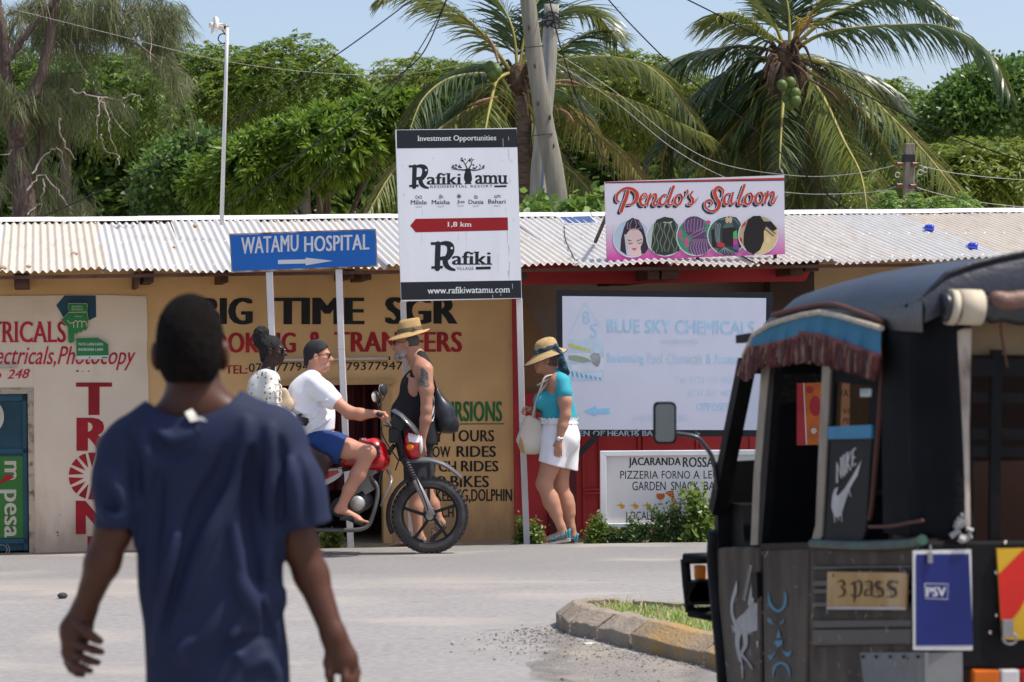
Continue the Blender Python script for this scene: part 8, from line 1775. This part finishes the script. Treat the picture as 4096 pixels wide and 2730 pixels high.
# passenger sign on the side
ps3=side('passenger_sign',[(3310,2288),(3620,2292),(3626,2300),(3622,2440),(3306,2438)],mat('faded orange card',(.48,.28,.10),.75,var=.1,scale=6,dirt=(.56,.40,.22),dscale=5,damt=.35),.026,.006,qt)
b=MB();px_poly(b,[(3306,2428),(3622,2430),(3622,2440),(3306,2438)],SP,.0285);b.build('white_edge',mat('white card edge',(.55,.5,.46),.8),ps3)
M_ink=mat('black blackletter ink',(.03,.022,.015),.8)
b=MB()
for pts,w in (([(1090,560),(1120,545),(1140,570),(1118,590),(1140,610),(1132,645),(1095,655)],[4,10,12,6,12,10,4]),
               ([(1180,575),(1200,560),(1210,600),(1205,690)],[4,10,12,6]),([(1205,560),(1245,548),(1255,600),(1240,645),(1205,650)],[6,10,14,10,5]),([(1185,640),(1200,650)],8),
               ([(1275,560),(1310,550),(1326,580),(1322,640),(1345,650)],[5,10,13,10,5]),([(1322,600),(1285,610),(1280,645),(1318,642)],[5,10,10,5]),([(1290,575),(1315,580)],5),
               ([(1395,560),(1365,552),(1350,580),(1395,610),(1390,650),(1345,655)],[5,10,12,13,10,5]),([(1350,610),(1395,595)],5),([(1370,555),(1372,650)],4),
               ([(1485,560),(1450,548),(1432,580),(1480,610),(1478,650),(1425,655)],[5,10,12,13,10,5]),([(1430,610),(1490,590)],5),([(1455,552),(1458,660)],4),([(1490,545),(1500,565)],6)):
    px_stroke(b,z(pts),np.asarray(w,float)/1.6856,SP,.0285)
b.build('blackletter',M_ink,ps3)
# white horse on the cowl, blue pattern on the door
b=MB()
M_hw2=mat('white horse paint',(.42,.40,.37),.7,var=.12,scale=12)
px_poly(b,z([(556,700),(520,690),(500,720),(470,760),(420,800),(400,830),(392,870),(405,900),(415,880),(440,910),(480,920),(520,890),(556,880)]),SP,.003)
for pts,w in (([(405,830),(385,770),(385,690),(405,620),(415,550)],[26,20,18,24,4]),([(430,890),(420,960),(432,1050),(450,1120),(455,1200)],[40,30,24,14,8]),([(470,900),(475,980),(450,1040),(490,1090),(520,1140)],[36,28,20,14,10]),([(385,850),(395,900)],[10,4]),([(555,960),(558,1000)],[16,6]),([(510,700),(525,580),(540,500)],[40,26,18])): px_stroke(b,z(pts),np.asarray(w,float)/1.6856,SP,.0036)
for k in range(12):
    y=450+k*20;x=520-k*4;px_poly(b,z([(x,y),(x-26,y-18+3),(x-4,y+14)]),SP,.0044)
b.build('horse_painting',M_hw2,cow)
b=MB()
for pts,w in (([(632,625),(640,700),(690,750),(735,720),(745,650),(735,615)],[3,22,18,20,20,3]),([(660,1200),(670,1130),(715,1100),(760,1130),(775,1200)],[6,20,18,20,6])): px_stroke(b,z(pts),np.asarray(w,float)/1.6856,SP,.0095)
for pl_ in ([(620,795),(645,800),(672,845),(625,825)],[(705,835),(740,795),(730,830),(708,840)],[(698,870),(715,930),(682,935)],[(672,950),(724,945),(722,980),(700,992),(672,975)],[(625,1040),(645,1050),(684,1018),(650,1082),(632,1080)],[(718,1008),(750,1028),(792,1018),(770,1060),(745,1055)]): px_poly(b,z(pl_),SP,.0095)
b.build('blue_painting',mat('cyan blue paint',(.03,.20,.30),.5,var=.15),dr_)
side('door_handle',[(3002,2290),(3026,2290),(3030,2395),(3008,2392)],M_bk,.02,.02,dr_)
side('panel_gap',[(3036,2190),(3046,2190),(3052,2790),(3044,2790)],M_bk,.004,.01,cow)
# scratches, chips and rust along the seams
for nm_,m_,col_n in (('scratch',mat('pale scratch',(.20,.18,.16),.8),46),('rust_spot',mat('rust spot',(.13,.05,.022),.9),34),('mud_spatter',mat('dry mud',(.20,.15,.105),.95),60)):
    b=MB()
    for k in range(col_n):
        x,y=rnd.uniform(2880,3680),rnd.uniform(2195,2720)
        if nm_ == 'scratch': px_stroke(b,[(x,y),(x+rnd.uniform(-14,14),y+rnd.uniform(-30,30))],rnd.uniform(.8,2.0),SP,.040)
        elif nm_ == 'rust_spot': x=rnd.choice((rnd.uniform(3030,3060),rnd.uniform(3225,3250),x));px_disc(b,(x,y),rnd.uniform(2,6),SP,.042,n=7,r2=rnd.uniform(2,9))
        else: y=2740-abs(rnd.gauss(0,130));px_disc(b,(x,y),rnd.uniform(1.5,5),SP,.044,n=7,r2=rnd.uniform(1.5,5))
    b.build(nm_,m_,tk)
# rubber edge and bull bar at the front
b=MB();b.tube(catmull([SP.hit(2862,2130,.0),SP.hit(2856,2240,.0),SP.hit(2870,2420,.0),SP.hit(2892,2640,.0),SP.hit(2900,2800,.0)],5),.028,8);b.build('rubber_edge',M_bk,tk,smooth=True)
YB_=SP.hit(2860,2300)[1]+.25;Bq=lambda x,y,d=0: at(x,y,YB_+d)
bb=MB();bb.tube([Bq(2737,2236),Bq(2850,2232,-.05)],.022,10);bb.tube([Bq(2740,2238),Bq(2748,2340),Bq(2760,2448)],.019,10);bb.tube([Bq(2757,2450),Bq(2860,2468,-.05)],.019,10);bb.tube([Bq(2740,2236),Bq(2740,2236)+RT*1.0],.022,10);bb.tube([Bq(2758,2450),Bq(2758,2450)+RT*1.0],.019,10);bl=bb.build('bull_bar',M_bk,tk,smooth=True)
b=MB();b.box(Bq(2805,2400-30),(.10,.10,.09));b.prism([Bq(x,y,-.05) for x,y in ((2752,2395),(2795,2320),(2845,2322),(2850,2405),(2770,2410))],(0,.06,0));b.build('fog_lamp',M_bk,bl)
b=MB();b.box(Bq(2800,2290),(.045,.05,.055));b.build('indicator',mat('amber lens',(.75,.20,.01),.25),bl,bevel=.006)
# wing mirror
mp_=Plane(A0,-RT);Ym=SP.hit(2880,1900)[1]-.05;Mq=lambda x,y,d=0: at(x,y,Ym+d)
b=MB();b.tube(catmull([Mq(2868,1960),Mq(2862,1900),Mq(2850,1832),Mq(2812,1775),Mq(2780,1748),Mq(2700,1735)],6),.0085,8);ma=b.build('mirror_arm',mat('dark steel arm',(.06,.06,.065),.3,metal=.5),tk,smooth=True)
def rr(x0,y0,x1,y1,r):
    out=[]
    for cx_,cy_,a0 in ((x1-r,y0+r,-90),(x1-r,y1-r,0),(x0+r,y1-r,90),(x0+r,y0+r,180)):
        out += [(cx_+r*math.cos(R(a0+t)),cy_+r*math.sin(R(a0+t))) for t in (0,30,60,90)]
    return out
b=MB();b.prism([Mq(x,y) for x,y in rr(2614,1608,2706,1776,20)],(0,.035,0));mm=b.build('mirror_housing',M_bk,ma,bevel=.006)
b=MB();b.poly([Mq(x,y,-.003) for x,y in rr(2622,1617,2698,1768,16)]);b.build('mirror_glass',mat('wing mirror glass',(.20,.24,.26),.15,metal=.9),ma)
# awning with fringe
M_aw=mat('turquoise awning cloth',(.05,.19,.27),.85,var=.12,scale=5,bump=.15,bscale=40,dirt=(.045,.13,.19),dscale=5,damt=.35)
def awning(upper,lower,fringe,name):
    n=40;U,L_,Fg=(np.array([np.interp(np.linspace(0,1,n+1),np.linspace(0,1,len(A)),np.array(A)[:,k]) for k in (0,1)]).T for A in (upper,lower,fringe))
    V=[]
    for i in range(n+1):
        w=.005*math.sin(i*.7)+.002*math.sin(i*2.3)
        for t in (0,.33,.66,1): p=U[i]*(1-t)+L_[i]*t;V.append(SP.hit(p[0],p[1],.028+.03*t+w*t))
    b=MB();b.add(V,[(4*i+j,4*i+4+j,4*i+5+j,4*i+1+j) for i in range(n) for j in range(3)]);aw=b.build('awning',M_aw,tk,smooth=True)
    b=MB();b.tube([SP.hit(p[0],p[1],.034) for p in U],.0095,7);b.build('cream_braid',mat('cream braid',(.50,.43,.32),.85,var=.2,scale=40),aw)
    b=MB();b.tube([SP.hit(p[0],p[1],.061+.005*math.sin(i*.7)) for i,p in enumerate(L_)],.007,6);b.build('maroon_braid',mat('maroon braid',(.20,.06,.055),.85,var=.3,scale=40),aw)
    cols=[mat('red tassel',(.12,.032,.03),.9,var=.3,scale=30),mat('maroon tassel',(.085,.035,.034),.9,var=.3,scale=30),mat('dusty tan tassel',(.22,.14,.10),.9,var=.3,scale=30)]
    b=MB();N_=150
    for k in range(N_):
        t=(k+.5)/N_;i=t*n;lo_=np.array([np.interp(i,np.arange(n+1),L_[:,c]) for c in (0,1)]);fo=np.array([np.interp(i,np.arange(n+1),Fg[:,c]) for c in (0,1)]);j=rnd.uniform(.85,1.06);e=lo_+(fo-lo_)*j+np.array((rnd.uniform(-4,4),0))
        p0,p1=SP.hit(*lo_,.060+rnd.uniform(-.006,.006)),SP.hit(*e,.052+rnd.uniform(-.012,.012));b.tube([p0,(p0+p1)/2+np.array((0,rnd.uniform(-.004,.004),0)),p1],[.0055,.007,.004],5,mi=rnd.choice((0,0,1,1,2)))
    b.build('fringe',cols,aw)
awning([(2975,1425),(3017,1337),(3082,1298),(3150,1276),(3205,1262)],[(2962,1470),(2994,1395),(3059,1383),(3130,1368),(3205,1345)],[(2952,1500),(2984,1525),(3040,1470),(3110,1462),(3205,1452)],'a')
awning([(3200,1262),(3281,1249),(3360,1264),(3440,1288),(3526,1314)],[(3200,1332),(3270,1340),(3350,1364),(3430,1394),(3520,1426)],[(3196,1450),(3260,1452),(3340,1474),(3420,1496),(3506,1520)],'b')
# underside: flap, wheel, axle
b=MB();FP=Plane(A0+RT*.02+FW*.02,-RT);b.prism([SP.hit(x,y,.02) for x,y in ((3440,2612),(3700,2610),(3700,2800),(3462,2800))],RT*.01);b.prism([RP2.hit(x,y,.03) for x,y in ((3690,2612),(3850,2610),(3852,2800),(3690,2800))],FW*.01);fl_=b.build('mud_flap',mat('grey rubber flap',(.20,.20,.19),.7,var=.12,scale=6,dirt=(.3,.28,.25),dscale=4,damt=.3),tk)
b=MB()
for x in (3452,3505,3560,3615,3672): b.ell(SP.hit(x,2628,.03),.006,nu=8,nv=5)
b.build('bolt',M_dark,fl_)
for a,bb_ in ((.42,.10),(.42,WID-.10),(2.05,.64)):
    b=MB();c=V_(a,bb_,.205);b.lathe([(.12,-.05),(.16,-.055),(.19,-.045),(.205,-.02),(.205,.02),(.19,.045),(.16,.055),(.12,.05)],c,RT,36,closed=True);wh=b.build('wheel',M_tyre,tk,smooth=True)
    b=MB();b.lathe([(0,-.03),(.06,-.035),(.08,-.02),(.122,-.045),(.122,.045),(.08,.02),(0,.03)],c,RT,28);b.build('rim',mat('blue grey wheel rim',(.22,.25,.29),.45,metal=.2),wh,smooth=True)
b=MB();b.tube([V_(.42,.1,.205),V_(.42,WID-.1,.205)],.03,10);b.box(V_(.3,.64,.33),(.5,.4,.25),np.stack((RT,FW,(0,0,1)),1));b.build('rear_axle',M_bk,tk)
